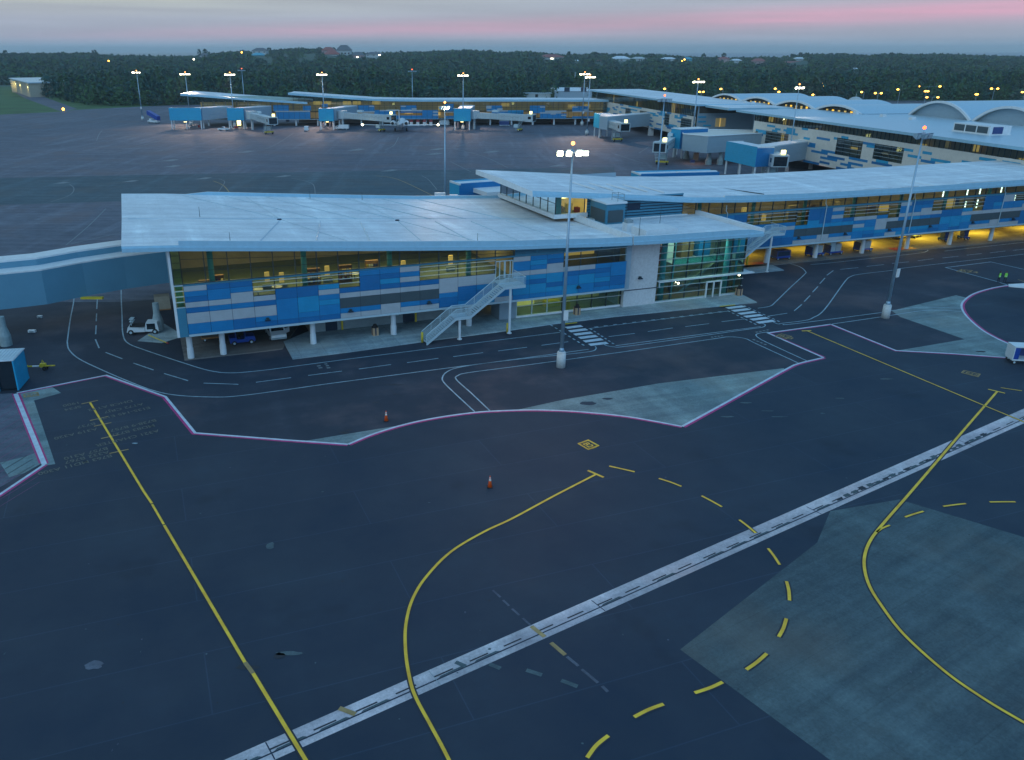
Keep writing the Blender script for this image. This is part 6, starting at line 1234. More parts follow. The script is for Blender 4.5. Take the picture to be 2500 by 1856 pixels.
# person figures
def person(label, u, v, rz, pose=0, vest='hi_vis'):
    p = G(u, v); T = thing('person', label, 'person', p, rz, 'ground crew in bright vests')
    a_ = .12 if pose == 0 else .25
    vs = [((0, 0, .93), .15), ((0, 0, 1.15), .145), ((0, 0, 1.38), .165), ((0, 0, 1.50), .06), ((0, .01, 1.62), .105), ((0, .01, 1.72), .085),
          ((-.10, 0, .88), .10), ((-.12, .02, .48), .07), ((-.12, 0, .09), .05), ((-.13, .14, .04), .04), ((.10, 0, .88), .10), ((.13, -.03, .48), .07), ((.13, -.05, .09), .05), ((.14, .09, .04), .04),
          ((-.20, 0, 1.42), .065), ((-.27, .02, 1.15), .05), ((-.24, .18 + a_, .98 + a_), .038), ((-.22, .26 + a_, .98 + a_), .03), ((.20, 0, 1.42), .065), ((.28, 0, 1.14), .05), ((.27, .1, .90), .038), ((.27, .14, .82), .03)]
    es = [(0, 1), (1, 2), (2, 3), (3, 4), (4, 5), (0, 6), (6, 7), (7, 8), (8, 9), (0, 10), (10, 11), (11, 12), (12, 13), (2, 14), (14, 15), (15, 16), (16, 17), (2, 18), (18, 19), (19, 20), (20, 21)]
    me = bpy.data.meshes.new('body'); me.from_pydata([x for x, r in vs], es, []); me.materials.append(MATS['cloth_navy']); o = bpy.data.objects.new('body', me); C.objects.link(o); o.parent = T
    sk = o.modifiers.new('skin', 'SKIN'); me.skin_vertices  # radii below
    for i, (x, r) in enumerate(vs): me.skin_vertices[0].data[i].radius = (r, r * .8)
    me.skin_vertices[0].data[0].use_root = True
    o.modifiers.new('sub', 'SUBSURF').levels = 1
    mb = MB(); rings = [[(.19 * math.cos(k / 10 * 6.283) * w_, .145 * math.sin(k / 10 * 6.283) * w_, z) for k in range(10)] for z, w_ in ((.86, 1.0), (1.05, 1.0), (1.28, 1.12), (1.44, 1.05), (1.48, .55))]
    for r0, r1 in zip(rings, rings[1:]): mb.solid(r0, r1, vest, False)
    for z in (1.0,): mb.cyl(0, 0, z, z + .05, .195, .195, 'cone_white', 10)
    mb.build('safety_vest', T, True)
    mb = MB(); mb.ball(0, .01, 1.70, .112, 'rubber', 10, 6, 1.1); mb.ball(0, .045, 1.665, .098, 'skin', 10, 6, 1.1); mb.build('head', T, True)
    return T
person('person in bright yellow vest and dark trousers, left of two at the stand line', 2436.5, 690, R(200)); person('person in green vest and dark trousers, right of two, arm reaching out', 2452, 690, R(150), 1)
# wing of an aircraft just outside the frame
T = thing('aircraft_wing', 'pale aircraft wing tip entering from the right edge behind the workers', 'aircraft')
T.location = G(2465, 698, 2.2)
mb = MB(); wp = [G(2462, 694, 2.4), G(2463, 699, 2.4), G(2540, 706, 2.4), G(2540, 690, 2.4)]; mb.solid([(p.x, p.y, 2.3) for p in wp], [(p.x, p.y, 2.42) for p in wp], 'white_trim'); part(mb, 'wing', T)
# covered baggage cart at right edge
p = G(2490, 885); T = thing('baggage_cart', 'white covered baggage cart with blue curtain at the right edge', 'baggage cart', p, R(-8))
mb = MB(); mb.box(-1.3, 1.6, -.8, .8, .45, .6, 'car_white'); mb.build('deck', T); mb = MB(); mb.box(-1.35, 1.65, -.85, .85, 2.0, 2.12, 'car_white'); mb.box(-1.35, -1.25, -.85, .85, .6, 2.0, 'car_white'); mb.box(1.5, 1.6, -.85, .85, .6, 2.0, 'car_white'); mb.build('frame', T)
mb = MB(); mb.box(-1.22, -.7, -.8, -.72, .62, 1.98, 'car_blue'); mb.box(-.7, 1.4, .6, .7, .62, 1.98, 'navy'); mb.build('curtain', T); wheels(T, [(x, s * .7) for x in (-1.0, 1.2) for s in (-1, 1)], .24, .14)
# blue cargo dollies and containers in the undercroft
random.seed(21)
for k, (s, lb) in enumerate(((8.2, 'dark blue container dolly leftmost under the long pier'), (15.4, 'blue container dolly behind the first column under the long pier'), (19.4, 'blue container dolly with pale crates between first and second column'), (26.0, 'blue container dolly right of the second column'), (46.6, 'small dark blue dolly left of a white column in yellow light'), (51.5, 'upright dark blue trolley in yellow light under the long pier'))):
    p = F2.P(s, 3.2 if k < 4 else 4.5, .12); T = thing('container_dolly', lb, 'dolly', p, F2.a, 'blue dollies under the long pier'); L_ = 2.9 if k < 4 else 1.3
    mb = MB(); mb.box(-L_ / 2, L_ / 2, -.8, .8, .35, .6, 'car_blue'); mb.build('deck', T); wheels(T, [(x, y) for x in (-L_ / 2 + .3, L_ / 2 - .3) for y in (-.7, .7)], .22, .15)
    mb = MB()
    if k == 0: mb.box(-1.4, 1.4, -.7, .7, .6, 1.6, 'navy'); mb.box(-1.2, 1.2, -.72, -.7, .7, 1.4, 'joint_dark')
    elif k < 4: mb.box(-1.3, -.2, -.6, .6, .6, 2.2, 'steel_pale'); mb.box(-.1, 1.1, -.6, .6, .6, 1.9, 'wall_pale'); mb.box(-1.42, -1.32, -.8, .8, .6, 1.7, 'navy')
    else: mb.box(-.5, .5, -.5, .5, .6, 2.3, 'navy')
    mb.build('load', T)
for s, lb in ((31.5, 'red floor mat strip right of the dollies under the long pier'), (-1.5, 'red floor mat beside the yellow frame under the long pier')):
    mb = MB(); mb.face([F2.P(s, 1.5, .13), F2.P(s + 5, 1.2, .13), F2.P(s + 5.3, 2.6, .13), F2.P(s + .5, 3.4, .13)], 'red_dull'); tag(mb.build('floor_mat'), lb, 'floor mat', 'red mats in the undercroft')
T = thing('guard_frame', 'yellow steel guard frame under the long pier by the stair column', 'guard frame', F2.P(-3, 1.6, .12), F2.a); mb = MB()
for x in (0, 1.6, 3): mb.box(x, x + .22, 0, .22, 0, 2.0, 'yellow_metal')
mb.build('post', T); mb = MB(); mb.box(0, 3.2, .04, .18, 1.1, 1.3, 'yellow_metal'); mb.build('rail', T)
for s, lb in ((41, 'flat yellow topped cargo trolley low under the long pier'), (44.5, 'flat dark cargo trolley with raised handle under the long pier')):
    p = F2.P(s, 9, .12); T = thing('flat_trolley', lb, 'trolley', p, F2.a + .3, 'flat trolleys under the long pier'); mb = MB(); mb.box(-1.6, 1.6, -.7, .7, .4, .55, 'yellow_metal' if s < 43 else 'plinth'); mb.build('deck', T); mb = MB(); mb.tube((1.6, 0, .45), (2.5, 0, .9), .05, 'plinth'); mb.build('handle', T); wheels(T, [(x, y) for x in (-1.2, 1.2) for y in (-.6, .6)], .2, .12)

# ---------------------------------------------------------------- roof equipment on the near pier
T = thing('louvred_plant_box', 'louvred plant penthouse with dark grilles on the near roof by the prow', 'plant penthouse', tuple(F1.P(59.6, 9.6, 9.62)))
mb = MB(); mb.fbox(F1, 59.3, 62.3, 9.3, 14.0, 10.0, 12.9, 'teal_panel'); mb.fbox(F1, 59.1, 62.5, 9.1, 14, 12.9, 13.15, 'white_trim'); mb.fbox(F1, 59.05, 62.55, 9.05, 14, 9.62, 10.05, 'white_trim'); part(mb, 'body', T)
mb = MB(); mb.fbox(F1, 59.22, 59.3, 9.6, 13.6, 10.3, 12.0, 'vent_louvre'); part(mb, 'side_grille', T); mb = MB(); mb.fbox(F1, 59.6, 62.0, 9.2, 9.3, 10.3, 12.0, 'vent_louvre'); part(mb, 'front_grille', T)
mb = MB()
for s, t in ((61.2, 9.6), (62.2, 9.6), (62.2, 11.2), (61.2, 11.2)): mb.fbox(F1, s - .03, s + .03, t - .03, t + .03, 13.15, 14.2, 'plinth')
for z in (13.6, 14.15): mb.path([F1.P(61.2, 9.6, z), F1.P(62.2, 9.6, z), F1.P(62.2, 11.2, z), F1.P(61.2, 11.2, z), F1.P(61.2, 9.6, z)], .03, 'plinth', 4)
part(mb, 'ladder_cage', T)
T = thing('roof_hatch_box', 'low white plinth box with small fan housing on the near roof', 'roof box', tuple(F1.P(60.8, 3, 9.62)))
mb = MB(); mb.fbox(F1, 60.6, 65.6, 1.0, 4.6, 9.62, 10.7, 'white_trim'); part(mb, 'body', T); mb = MB(); mb.fbox(F1, 60.5, 61.6, 5.6, 6.8, 9.62, 10.8, 'white_trim'); mb.fbox(F1, 60.6, 61.5, 5.7, 6.7, 10.8, 11.25, 'plinth'); part(mb, 'fan_housing', T)
T = thing('roof_hatch_box', 'small white box beside the prow kerb on the near roof', 'roof box', tuple(F1.P(57.8, 12.5, 9.62))); mb = MB(); mb.fbox(F1, 57.4, 59.2, 12.2, 13.2, 9.62, 10.3, 'white_trim'); part(mb, 'body', T); mb = MB(); mb.fbox(F1, 57.35, 59.25, 12.15, 13.25, 10.3, 10.36, 'steel_pale'); part(mb, 'lid', T)
T = thing('roof_hatch_box', 'pair of small white boxes at the rear edge of the near roof', 'roof box', tuple(F1.P(38, 35.5, 10))); p = G(1074, 478, 10.5); mb = MB(); mb.box(p.x - .9, p.x + .9, p.y, p.y + 1, 9.6, 10.9, 'white_trim'); part(mb, 'body', T); mb = MB(); mb.box(p.x + 1.6, p.x + 3, p.y, p.y + .8, 9.6, 10.6, 'white_trim'); part(mb, 'side_box', T)
# furniture seen through the upper windows
random.seed(3)
FG = 'furniture inside the lit departure lounge'
for k, (s, t, kd) in enumerate(((9.3, 2.6, 'table'), (11.6, 3.0, 'table'), (3.6, 3.4, 'shelf'), (5.0, 5.2, 'shelf'), (12.4, 4.2, 'lightbox'), (7.3, 7.5, 'table'), (16.3, 4.5, 'shelf'), (18.2, 5.5, 'lightbox'), (20.3, 4.8, 'shelf'), (21.7, 5.8, 'table'), (27.8, 4.8, 'lightbox'), (31, 7.6, 'table'), (34.4, 5.5, 'lightbox'), (2.0, 2.2, 'shelf'), (10.8, 5.0, 'lightbox'), (24, 6, 'shelf'))):
    p = F1.P(s, t, 6.4)
    wh = 'number %s from the left end' % ['one', 'two', 'three', 'four', 'five', 'six', 'seven', 'eight', 'nine', 'ten', 'eleven', 'twelve', 'thirteen', 'fourteen', 'fifteen', 'sixteen'][k]
    if kd == 'table':
        T = thing('round_table', 'white round table on the lounge floor, ' + ('left of a pair near the glass' if k == 0 else 'right of a pair near the glass' if k == 1 else '%d metres from the left end' % s), 'table', p, 0, FG); mb = MB(); mb.cyl(0, 0, .72, .76, .62, .62, 'table_white', 18); mb.build('tabletop', T); mb = MB(); mb.cyl(0, 0, 0, .72, .06, .06, 'plinth', 8); mb.cyl(0, 0, 0, .03, .3, .3, 'plinth', 12); mb.build('leg', T)
    elif kd == 'shelf':
        T = thing('display_shelf', 'wooden shelf of coloured goods in the lounge, %d metres from the left end' % s, 'shelf', p, F1.a, FG); mb = MB(); mb.box(-.8, .8, -.25, .25, 0, 2.2, 'wood'); mb.build('body', T)
        for z in (.5, 1.0, 1.5): mb = MB(); [mb.box(-.75 + j * .3, -.52 + j * .3, -.33, -.25, z, z + .3, random.choice(['navy', 'red_dull', 'yellow_metal', 'table_white', 'lit_room'])) for j in range(5)]; mb.build('goods', T)
    else:
        T = thing('lit_sign_panel', 'glowing yellow panel in the lounge, %d metres from the left end' % s, 'lit panel', p, F1.a, FG); mb = MB(); mb.box(-.28, .28, -.1, .1, .9, 2.1, 'lit_room'); mb.build('panel', T); mb = MB(); mb.box(-.6, .6, -.2, .2, 0, .6, 'plinth'); mb.build('base', T)

# ---------------------------------------------------------------- far apron traffic
VG = 'vehicles on the far apron'
vehicle('pickup_truck', 'white pickup parked before the second blue gate house', 546, 319, R(178), group=VG)
vehicle('van', 'small white van seen end on, left of the third blue gate house', 749, 320, R(95), L_=4.2, H_=2.1, group=VG)
vehicle('box_truck', 'white box truck right of the third blue gate house', 836, 317, R(175), L_=6, group=VG)
p = G(376, 301); T = thing('stair_truck', 'white truck with blue covered passenger stair, far left apron', 'stair truck', p, R(150), VG)
carbody(T, [(-3.2, .5), (3.2, .5), (3.2, 1.3), (2.2, 1.4), (1.9, 2.2), (.8, 2.2), (.6, 1.3), (-3.2, 1.2)], 1.0, 'car_white'); mb = MB(); mb.solid([(-3.6, -1.1, 1.4), (-3.6, 1.1, 1.4), (-3.6, 1.1, 3.4), (-3.6, -1.1, 3.4)], [(3.0, -1.1, 4.0), (3.0, 1.1, 4.0), (3.0, 1.1, 5.9), (3.0, -1.1, 5.9)], 'car_blue'); mb.build('covered_stair', T); wheels(T, [(x, s * .9) for x in (-2.3, 2.3) for s in (-1, 1)], .42, .3)
for u, v, m, lb in ((1085, 306, 'car_white', 'pale baggage container just right of the jet wing tip'), (1231, 308, 'navy', 'blue sided baggage container under the centre boarding bridge')):
    cart('baggage_cart', lb, u, v, R(5), 0, 'car_white', 5, 2, 1.8, m, VG, 'baggage cart')
# hangar doors look: red and white pillars behind the jet
for k in range(4):
    p = FA.P(FA.V(1004 + 16 * k, 296)[0], .6, 0); mb = MB(); mb.box(p.x - .7, p.x + .7, p.y - .3, p.y + .3, 0, 1.6, 'cone_white'); mb.box(p.x - .8, p.x + .8, p.y - .1, p.y + .5, 1.6, 3.0, 'red_dull'); tag(mb.build('loading_hatch'), ('first', 'second', 'third', 'fourth')[k] + ' red and white loading hatch from the left behind the jet', 'hatch', 'hatches under the far pier')
for u, w_, lb in ((1322, 4.5, 'long dark baggage train with red ends under the far pier'), (1414, 1.2, 'short red cart left of the blue gate house link'),):
    p = G(u, 301); T = thing('cargo_train', lb, 'cargo cart', p, 0, 'red carts under the far pier'); mb = MB(); mb.box(-w_, w_, -.7, .7, .4, 1.9, 'interior_dark'); mb.build('body', T); mb = MB(); mb.box(w_, w_ + 1.6, -.7, .7, .3, 1.5, 'red_dull'); mb.box(-w_ * .6, -w_ * .6 + 1.5, -.6, .6, 1.9, 2.3, 'red_dull'); mb.build('end_panel', T)
# parked jet, seen from behind
p = G(975, 327); T = thing('airliner', 'white rear engined jet parked nose in at the far pier, seen from behind', 'aircraft', (p.x, p.y, 0), R(90)); T.scale = (1.05, 1.27, 1.2)
def loft(mb, secs, m, n=16):
    rings = [[(x, cy + r * math.cos(2 * math.pi * i / n), cz + rz_ * math.sin(2 * math.pi * i / n)) for i in range(n)] for x, cy, cz, r, rz_ in secs]
    for a, b in zip(rings, rings[1:]): mb.solid(a, b, m, False)
    mb.face(rings[0][::-1], m); mb.face(rings[-1], m)
mb = MB(); loft(mb, [(0, 0, 3.3, .15, .2), (2, 0, 3.1, .7, .75), (6, 0, 2.8, 1.25, 1.3), (10, 0, 2.6, 1.35, 1.35), (24, 0, 2.6, 1.35, 1.35), (28, 0, 2.5, 1.1, 1.15), (30.5, 0, 2.3, .4, .45)], 'white_trim'); mb.build('fuselage', T, True)
for s in (-1, 1):
    mb = MB(); mb.solid([(15.5, s * 1.2, 1.9), (10.5, s * 1.2, 1.9), (8.2, s * 13.0, 2.5), (9.6, s * 13.0, 2.5)], [(15.5, s * 1.2, 2.15), (10.5, s * 1.2, 2.15), (8.2, s * 13, 2.6), (9.6, s * 13, 2.6)], 'white_trim'); mb.solid([(8.2, s * 13, 2.5), (9.6, s * 13, 2.5), (8.9, s * 13.3, 3.6), (8.2, s * 13.3, 3.6)], [(8.2, s * 13.08, 2.5), (9.6, s * 13.08, 2.5), (8.9, s * 13.38, 3.6), (8.2, s * 13.38, 3.6)], 'white_trim'); wg = mb.build('wing', T)
    mb = MB(); mb.ball(8.0, s * 13.0, 2.55, .30, 'lamp_bright', 8, 5); mb.build('navigation_light', wg)
    mb = MB(); loft(mb, [(1.2, s * 2.3, 3.5, .55, .55), (2.2, s * 2.3, 3.5, .78, .78), (5.2, s * 2.3, 3.5, .82, .82), (5.6, s * 2.3, 3.5, .7, .7)], 'white_trim', 14); en = mb.build('engine', T, True); mb = MB(); mb.tube((1.15, s * 2.3, 3.5), (1.4, s * 2.3, 3.5), .5, 'rubber', 12); mb.build('nozzle', en); mb = MB(); mb.box(2.5, 5, min(s * 1.0, s * 1.7), max(s * 1.0, s * 1.7), 3.35, 3.6, 'white_trim'); mb.build('pylon', en)
    mb = MB(); mb.cyl(12.5, s * 2.0, .5, 2.0, .12, .12, 'plinth', 8); tyre(mb, 12.5, s * 2.0, .55, .55, .5); mb.build('landing_gear', T)
mb = MB(); mb.solid([(4.5, -.12, 3.6), (.6, -.12, 3.3), (-1.4, -.12, 8.0), (.9, -.12, 8.0)], [(4.5, .12, 3.6), (.6, .12, 3.3), (-1.4, .12, 8.0), (.9, .12, 8.0)], 'white_trim'); mb.build('tail_fin', T); mb = MB(); mb.solid([(.8, -4.2, 8.0), (-1.2, -4.2, 8.0), (-1.7, 0, 8.0), (1.2, 0, 8.0), (-1.7, 0, 8.0)], [(.8, -4.2, 8.1), (-1.2, -4.2, 8.1), (-1.7, 0, 8.1), (1.2, 0, 8.1), (-1.7, 0, 8.1)], 'white_trim'); mb.solid([(.8, 4.2, 8.0), (-1.2, 4.2, 8.0), (-1.7, 0, 8.0), (1.2, 0, 8.0)], [(.8, 4.2, 8.1), (-1.2, 4.2, 8.1), (-1.7, 0, 8.1), (1.2, 0, 8.1)], 'white_trim'); mb.build('tailplane', T)
mb = MB(); mb.cyl(26, 0, .4, 1.8, .1, .1, 'plinth', 8); tyre(mb, 26, 0, .4, .4, .4); mb.build('nose_gear', T)
# small clutter round gate houses
random.seed(8)
for i, (u, v, w_, h_, m, lb) in enumerate(((470, 305, 1.2, 2.2, 'wall_pale', 'pale equipment cabinet under the widest blue gate house'), (486, 312, .8, 1.2, 'red_dull', 'small red cabinet under the widest blue gate house'), (584, 307, 1.6, 2.4, 'glow_yellow', 'glowing yellow machine front under the second blue gate house'), (577, 314, 1.5, 1.0, 'red_dull', 'low orange red crate under the second blue gate house'), (790, 312, .7, 2.2, 'wall_pink', 'tall pinkish pillar under the third blue gate house'), (806, 312, .7, 2.2, 'wall_pink', 'right hand pinkish pillar under the third blue gate house'), (1118, 313, 1.0, 2.6, 'wall_pink', 'left salmon pillar under the fourth blue gate house'), (1140, 313, 1.0, 2.6, 'wall_pink', 'right salmon pillar under the fourth blue gate house'), (703, 297, 1.6, 1.3, 'navy', 'dark blue tug between the second and third gate houses'), (672, 303, 1.4, 1.2, 'navy', 'dark tug under the far pier left of the glowing window'), (1698, 392, 1.5, 2.4, 'wall_tan', 'brown crate stack behind the flared piers of the grey link'), (1690, 398, 1.2, 1.0, 'navy', 'dark tug beside the flared piers of the grey link'))):
    p = G(u, v); T = thing('equipment_cabinet', lb, 'cabinet', p, 0, 'ground equipment under the gate houses'); mb = MB(); mb.box(-w_ / 2, w_ / 2, -.5, .5, .15, h_, m); mb.build('body', T); mb = MB(); mb.box(-w_ / 2 - .05, w_ / 2 + .05, -.55, .55, 0, .15, 'plinth'); mb.build('base', T)
# ================================================================ FAR BACKGROUND
# car park lamps
LG = 'orange car park lamps beyond the terminal'
def clamp_(heads, label, z=9.0):
    P_ = [G(u, v, z) for u, v in heads]; c = sum(P_, Vector()) / len(P_)
    if len(P_) == 1: c = P_[0] + Vector((1.6, 0, 0))
    else: yy = c.y; P_ = [Vector((p.x, yy, z)) for p in P_]
    T = thing('car_park_lamp', label, 'street lamp', (c.x, c.y, 0), 0, LG); mb = MB(); mb.cyl(c.x, c.y, 0, z + .1, .14, .10, 'pole_steel', 8); part(mb, 'pole', T)
    for p in P_:
        mb = MB(); mb.tube((c.x, c.y, z), (p.x, p.y, z + .2), .07, 'pole_steel', 6); part(mb, 'arm', T); mb = MB(); mb.box(p.x - .7, p.x + .7, p.y - .35, p.y + .35, z + .15, z + .35, 'pole_steel'); h = part(mb, 'lamp_head', T); mb = MB(); mb.ball(p.x, p.y, z, .85 * p.y / 600, 'lamp_orange', 8, 5, .6); part(mb, 'lamp_lens', h)
for hs, lb in (([(1622.5, 217)], 'single orange lamp above the western terminal roof, leftmost of the car park'), ([(1708, 224.5), (1717, 224.5)], 'double orange lamp low above the western roof, beside a lit mast'), ([(1760, 217.5)], 'single orange lamp with white pole left of the low vaults'), ([(1892.6, 216.7)], 'single orange lamp above the second low vault'), ([(1897.5, 224), (1906, 225)], 'close double orange lamp touching the vault crest'), ([(1984.5, 231.5)], 'single orange lamp in the dip between two vaults'), ([(1991, 204.5), (2008, 204.5)], 'taller double orange lamp, upper of the four heads right of the lit mast'), ([(1993.5, 210.5), (2012, 210.5)], 'double orange lamp, lower of the four heads right of the lit mast'), ([(2103.5, 225)], 'single orange lamp beside the pale dome tent'), ([(2134.5, 227.5), (2154, 228)], 'double orange lamp centred behind the vault dip'), ([(2192, 218.5)], 'single orange lamp on a bent pale pole'), ([(2255.5, 222.7), (2269, 223.3)], 'middle double orange lamp of the cluster above the tall gable'), ([(2263, 212.7), (2274.5, 209.7)], 'highest double orange lamp of the cluster above the tall gable'), ([(2266, 238), (2286.5, 237.4)], 'lowest double orange lamp of the cluster above the tall gable'), ([(2377, 230), (2392, 231)], 'double orange lamp right of the tall gable'), ([(2418.5, 216.5), (2438, 216.8)], 'tall double orange lamp near the right edge'), ([(2496, 225)], 'single orange lamp cut by the right edge')): clamp_(hs, lb)
# airport side buildings behind the far pier
def shed(kind, label, cat, u0, u1, vb, w_m=None, h_=5, depth=12, wall='wall_pale', roof='roof_membrane', z=0., pitched=0., extra=None, grp=None, vt=None):
    a, b = G(u0, vb, z), G(u1, vb, z)
    if vt: h_ = max(2.5, ZAT(u0, vt, a.y + depth * .4).z - pitched)
    f = Fr((a.x, a.y), ((b - a).x, (b - a).y)); Ln = (b - a).length; T = thing(kind, label, cat, (a.x, a.y, z), 0, grp)
    mb = MB(); mb.fbox(f, 0, Ln, 0, depth, z, z + h_, wall); part(mb, 'wall', T)
    mb = MB()
    if pitched: mb.solid([f.P(-.5, -.5, z + h_), f.P(-.5, depth / 2, z + h_ + pitched), f.P(-.5, depth + .5, z + h_)], [f.P(Ln + .5, -.5, z + h_), f.P(Ln + .5, depth / 2, z + h_ + pitched), f.P(Ln + .5, depth + .5, z + h_)], roof)
    else: mb.fbox(f, -.4, Ln + .4, -.4, depth + .4, z + h_, z + h_ + .5, roof)
    part(mb, 'roof', T)
    if extra:
        for s, zz_, w_, hh, m, nm in extra: mb = MB(); mb.fbox(f, s * Ln, s * Ln + w_, -.12, 0, z + zz_, z + zz_ + hh, m); part(mb, nm, T)
    return T
shed('warehouse', 'pale warehouse with four warm wall lamps beside the road, far left', 'warehouse', 30, 118, 226, h_=9, depth=22, wall='wall_tan', roof='wall_pale')
p0, p1 = G(30, 222), G(76, 238); f = Fr((p0.x, p0.y), ((p1 - p0).x, (p1 - p0).y))
T = thing('warehouse', 'long side of the pale warehouse, warm lamps on its wall', 'warehouse', (p0.x, p0.y, 0)); mb = MB(); mb.fbox(f, 0, (p1 - p0).length, 0, 30, 0, 10, 'wall_tan'); part(mb, 'wall', T); mb = MB(); mb.fbox(f, -1, (p1 - p0).length + 1, -1, 31, 10, 10.8, 'wall_aqua' if False else 'roof_metal'); part(mb, 'roof', T)
for k in range(4):
    s = (p1 - p0).length * (.1, .3, .55, .93)[k]; mb = MB(); mb.fbox(f, s, s + 1.0, -.4, 0, 6.6, 7.6, 'glow_yellow'); part(mb, 'wall_lamp', T); q_ = f.P(s, -2, 7); area('wall_glow', q_, 260, 1, 1, (1, .8, .25), (R(60), 0, 0))
shed('hangar', 'long pale hangar with sloped roof behind the far pier, left of the western block', 'hangar', 1354, 1444, 242, vt=214, depth=30, wall='grey_wall', roof='roof_membrane', pitched=2.0, extra=((.25, 5, 4, 3, 'joint_dark', 'window'), (.7, 5, 4, 3, 'joint_dark', 'window')))
shed('hangar', 'grey hangar with four round white fans under its eave', 'hangar', 1228, 1292, 232, vt=211, depth=20, wall='plinth', roof='roof_dark', pitched=2, grp=None)
for k in range(4):
    yy_ = G(1228, 232).y - .5; c = ZAT(1237 + k * 12.5, 219, yy_); mb = MB(); mb.tube(c + Vector((0, -.5, 0)), c, 1.35, 'wall_pale', 16); mb.tube(c + Vector((0, -.6, 0)), c + Vector((0, -.5, 0)), .7, 'plinth', 12); tag(mb.build('round_fan'), ('leftmost', 'second', 'third', 'rightmost')[k] + ' round white fan of four on the grey hangar', 'fan', 'round fans on the hangar')
shed('shed', 'low cream flat roofed shed right of the round dark tree', 'shed', 1192, 1226, 231, vt=217, depth=12, wall='wall_tan')
shed('shed', 'small bright aqua shed with white roof, left of the lit mast', 'shed', 1084, 1118, 236, vt=227, depth=8, wall='wall_aqua')
shed('shed', 'small lit house with reddish roof left of the round dark tree', 'house', 1122, 1150, 231, vt=215, depth=10, wall='wall_pale', roof='roof_red', pitched=1.5, extra=((.2, 1.5, 2, 2, 'glow_yellow', 'window'), (.6, 1.5, 1.6, 1.6, 'lamp_white', 'window')))
shed('shed', 'open blue grey canopy beside the hangar with fans', 'canopy', 1228, 1262, 239, vt=224, depth=8, wall='plinth')
shed('shed', 'low blue roofed store between the fans and the long hangar', 'shed', 1268, 1345, 241, vt=228, depth=9, wall='wall_pale', roof='roof_metal', extra=((.5, 1, 2, 2, 'dark_glass', 'window'),))
shed('shed', 'white flat box building right of the western roof, among dark trees', 'shed', 1565, 1622, 221, vt=203, depth=14, wall='wall_pale', grp=None)
shed('shed', 'small white shed with gable among the trees above the western roof', 'shed', 1520, 1528, 221, vt=206, depth=8, wall='wall_pale', pitched=2)
for u, v, h_, lb in ((1402, 226, ZAT(1402, 176, G(1402, 226).y).z, 'thick pale chimney tower above the long hangar'), (1328, 228, 12, 'thin antenna pole with small dish behind the far pier')):
    p = G(u, v); mb = MB(); mb.cyl(p.x, p.y, 0, h_, .75 if h_ > 16 else .15, .6 if h_ > 16 else .08, 'plinth', 10); tag(mb.build('chimney' if h_ > 16 else 'antenna_pole'), lb, 'tower' if h_ > 16 else 'antenna')
p = G(2090, 236, 5); T = thing('dome_tent', 'small pale dome tent behind the vaults beside an orange lamp', 'tent', (p.x, p.y, 0)); mb = MB(); mb.ball(p.x, p.y, 1, 5, 'wall_pale', 12, 8, .8); part(mb, 'canopy', T, True); mb = MB(); mb.cyl(p.x, p.y, 4, 7, .2, .1, 'wall_pale', 6); part(mb, 'mast', T)
# trucks in the yard behind the far pier
for u, v, lb in ((1160, 237, 'first'), (1245, 243, 'second'), (1310, 244, 'third')): pass
# taxiway lamp
p = G(155, 271); mb = MB(); mb.cyl(p.x, p.y, 0, .6, .3, .3, 'plinth', 8); mb.ball(p.x, p.y, 1.0, .75, 'lamp_orange', 8, 5); tag(mb.build('taxiway_lamp'), 'small orange lamp at the corner of road and apron, far left', 'lamp')

# houses on the ridge
HG = 'houses on the wooded ridge'; HB = []
def house(u, v, w_, h_, wall, roof, label, Y=1750, hip=True, lit=0, floors=1, tower=False):
    HB.append((u, w_ / 2, v + h_ * .62, Y)); v += 2; h_ *= 1.15; p = ZAT(u, v - 3, Y); wm_ = w_ * Y / F / .93; hm = h_ * Y / F; d = wm_ * .8
    T = thing('house' if not tower else 'apartment_block', label, 'house' if not tower else 'apartment block', (p.x, Y, p.z - hm), 0, HG)
    mb = MB(); mb.box(p.x - wm_ / 2, p.x + wm_ / 2, Y, Y + d, min(p.z - hm, terr(p.x, Y)) - 2, p.z - hm * .38, wall); part(mb, 'wall', T)
    mb = MB(); z0 = p.z - hm * .38; e = wm_ * .06; 
    mb.solid([(p.x - wm_ / 2 - e, Y - e, z0), (p.x + wm_ / 2 + e, Y - e, z0), (p.x + wm_ / 2 + e, Y + d + e, z0), (p.x - wm_ / 2 - e, Y + d + e, z0)], [(p.x - wm_ * .22, Y + d * .4, p.z), (p.x + wm_ * .22, Y + d * .4, p.z), (p.x + wm_ * .22, Y + d * .6, p.z), (p.x - wm_ * .22, Y + d * .6, p.z)], roof); part(mb, 'roof', T)
    for r_i in range(floors):
        for k in range(3 + tower):
            x = p.x - wm_ * .36 + k * wm_ * .72 / (2 + tower); zc = z0 - hm * .22 * (r_i + 1); mb = MB(); mb.box(x - wm_ * .06, x + wm_ * .06, Y - .3, Y, zc - hm * .05, zc + hm * .07, 'lamp_white' if lit and k == lit % 3 else 'dark_glass'); part(mb, 'window', T)
house(838, 111, 30, 26, 'wall_pale', 'roof_dark', 'tallest pale apartment block on the skyline, left of centre', 1800, floors=3, tower=True)
house(800, 116, 26, 16, 'wall_pink', 'roof_red', 'pinkish block touching the tall apartment block on its left', 1810, floors=1)
house(808, 124, 32, 20, 'wall_pale', 'roof_red', 'pale house with red roof just below the pinkish block', 1760, floors=2)
house(872, 128, 28, 16, 'wall_pink', 'roof_dark', 'wide house with dark hip roof and a lit window, right below the apartment block', 1760, lit=1)
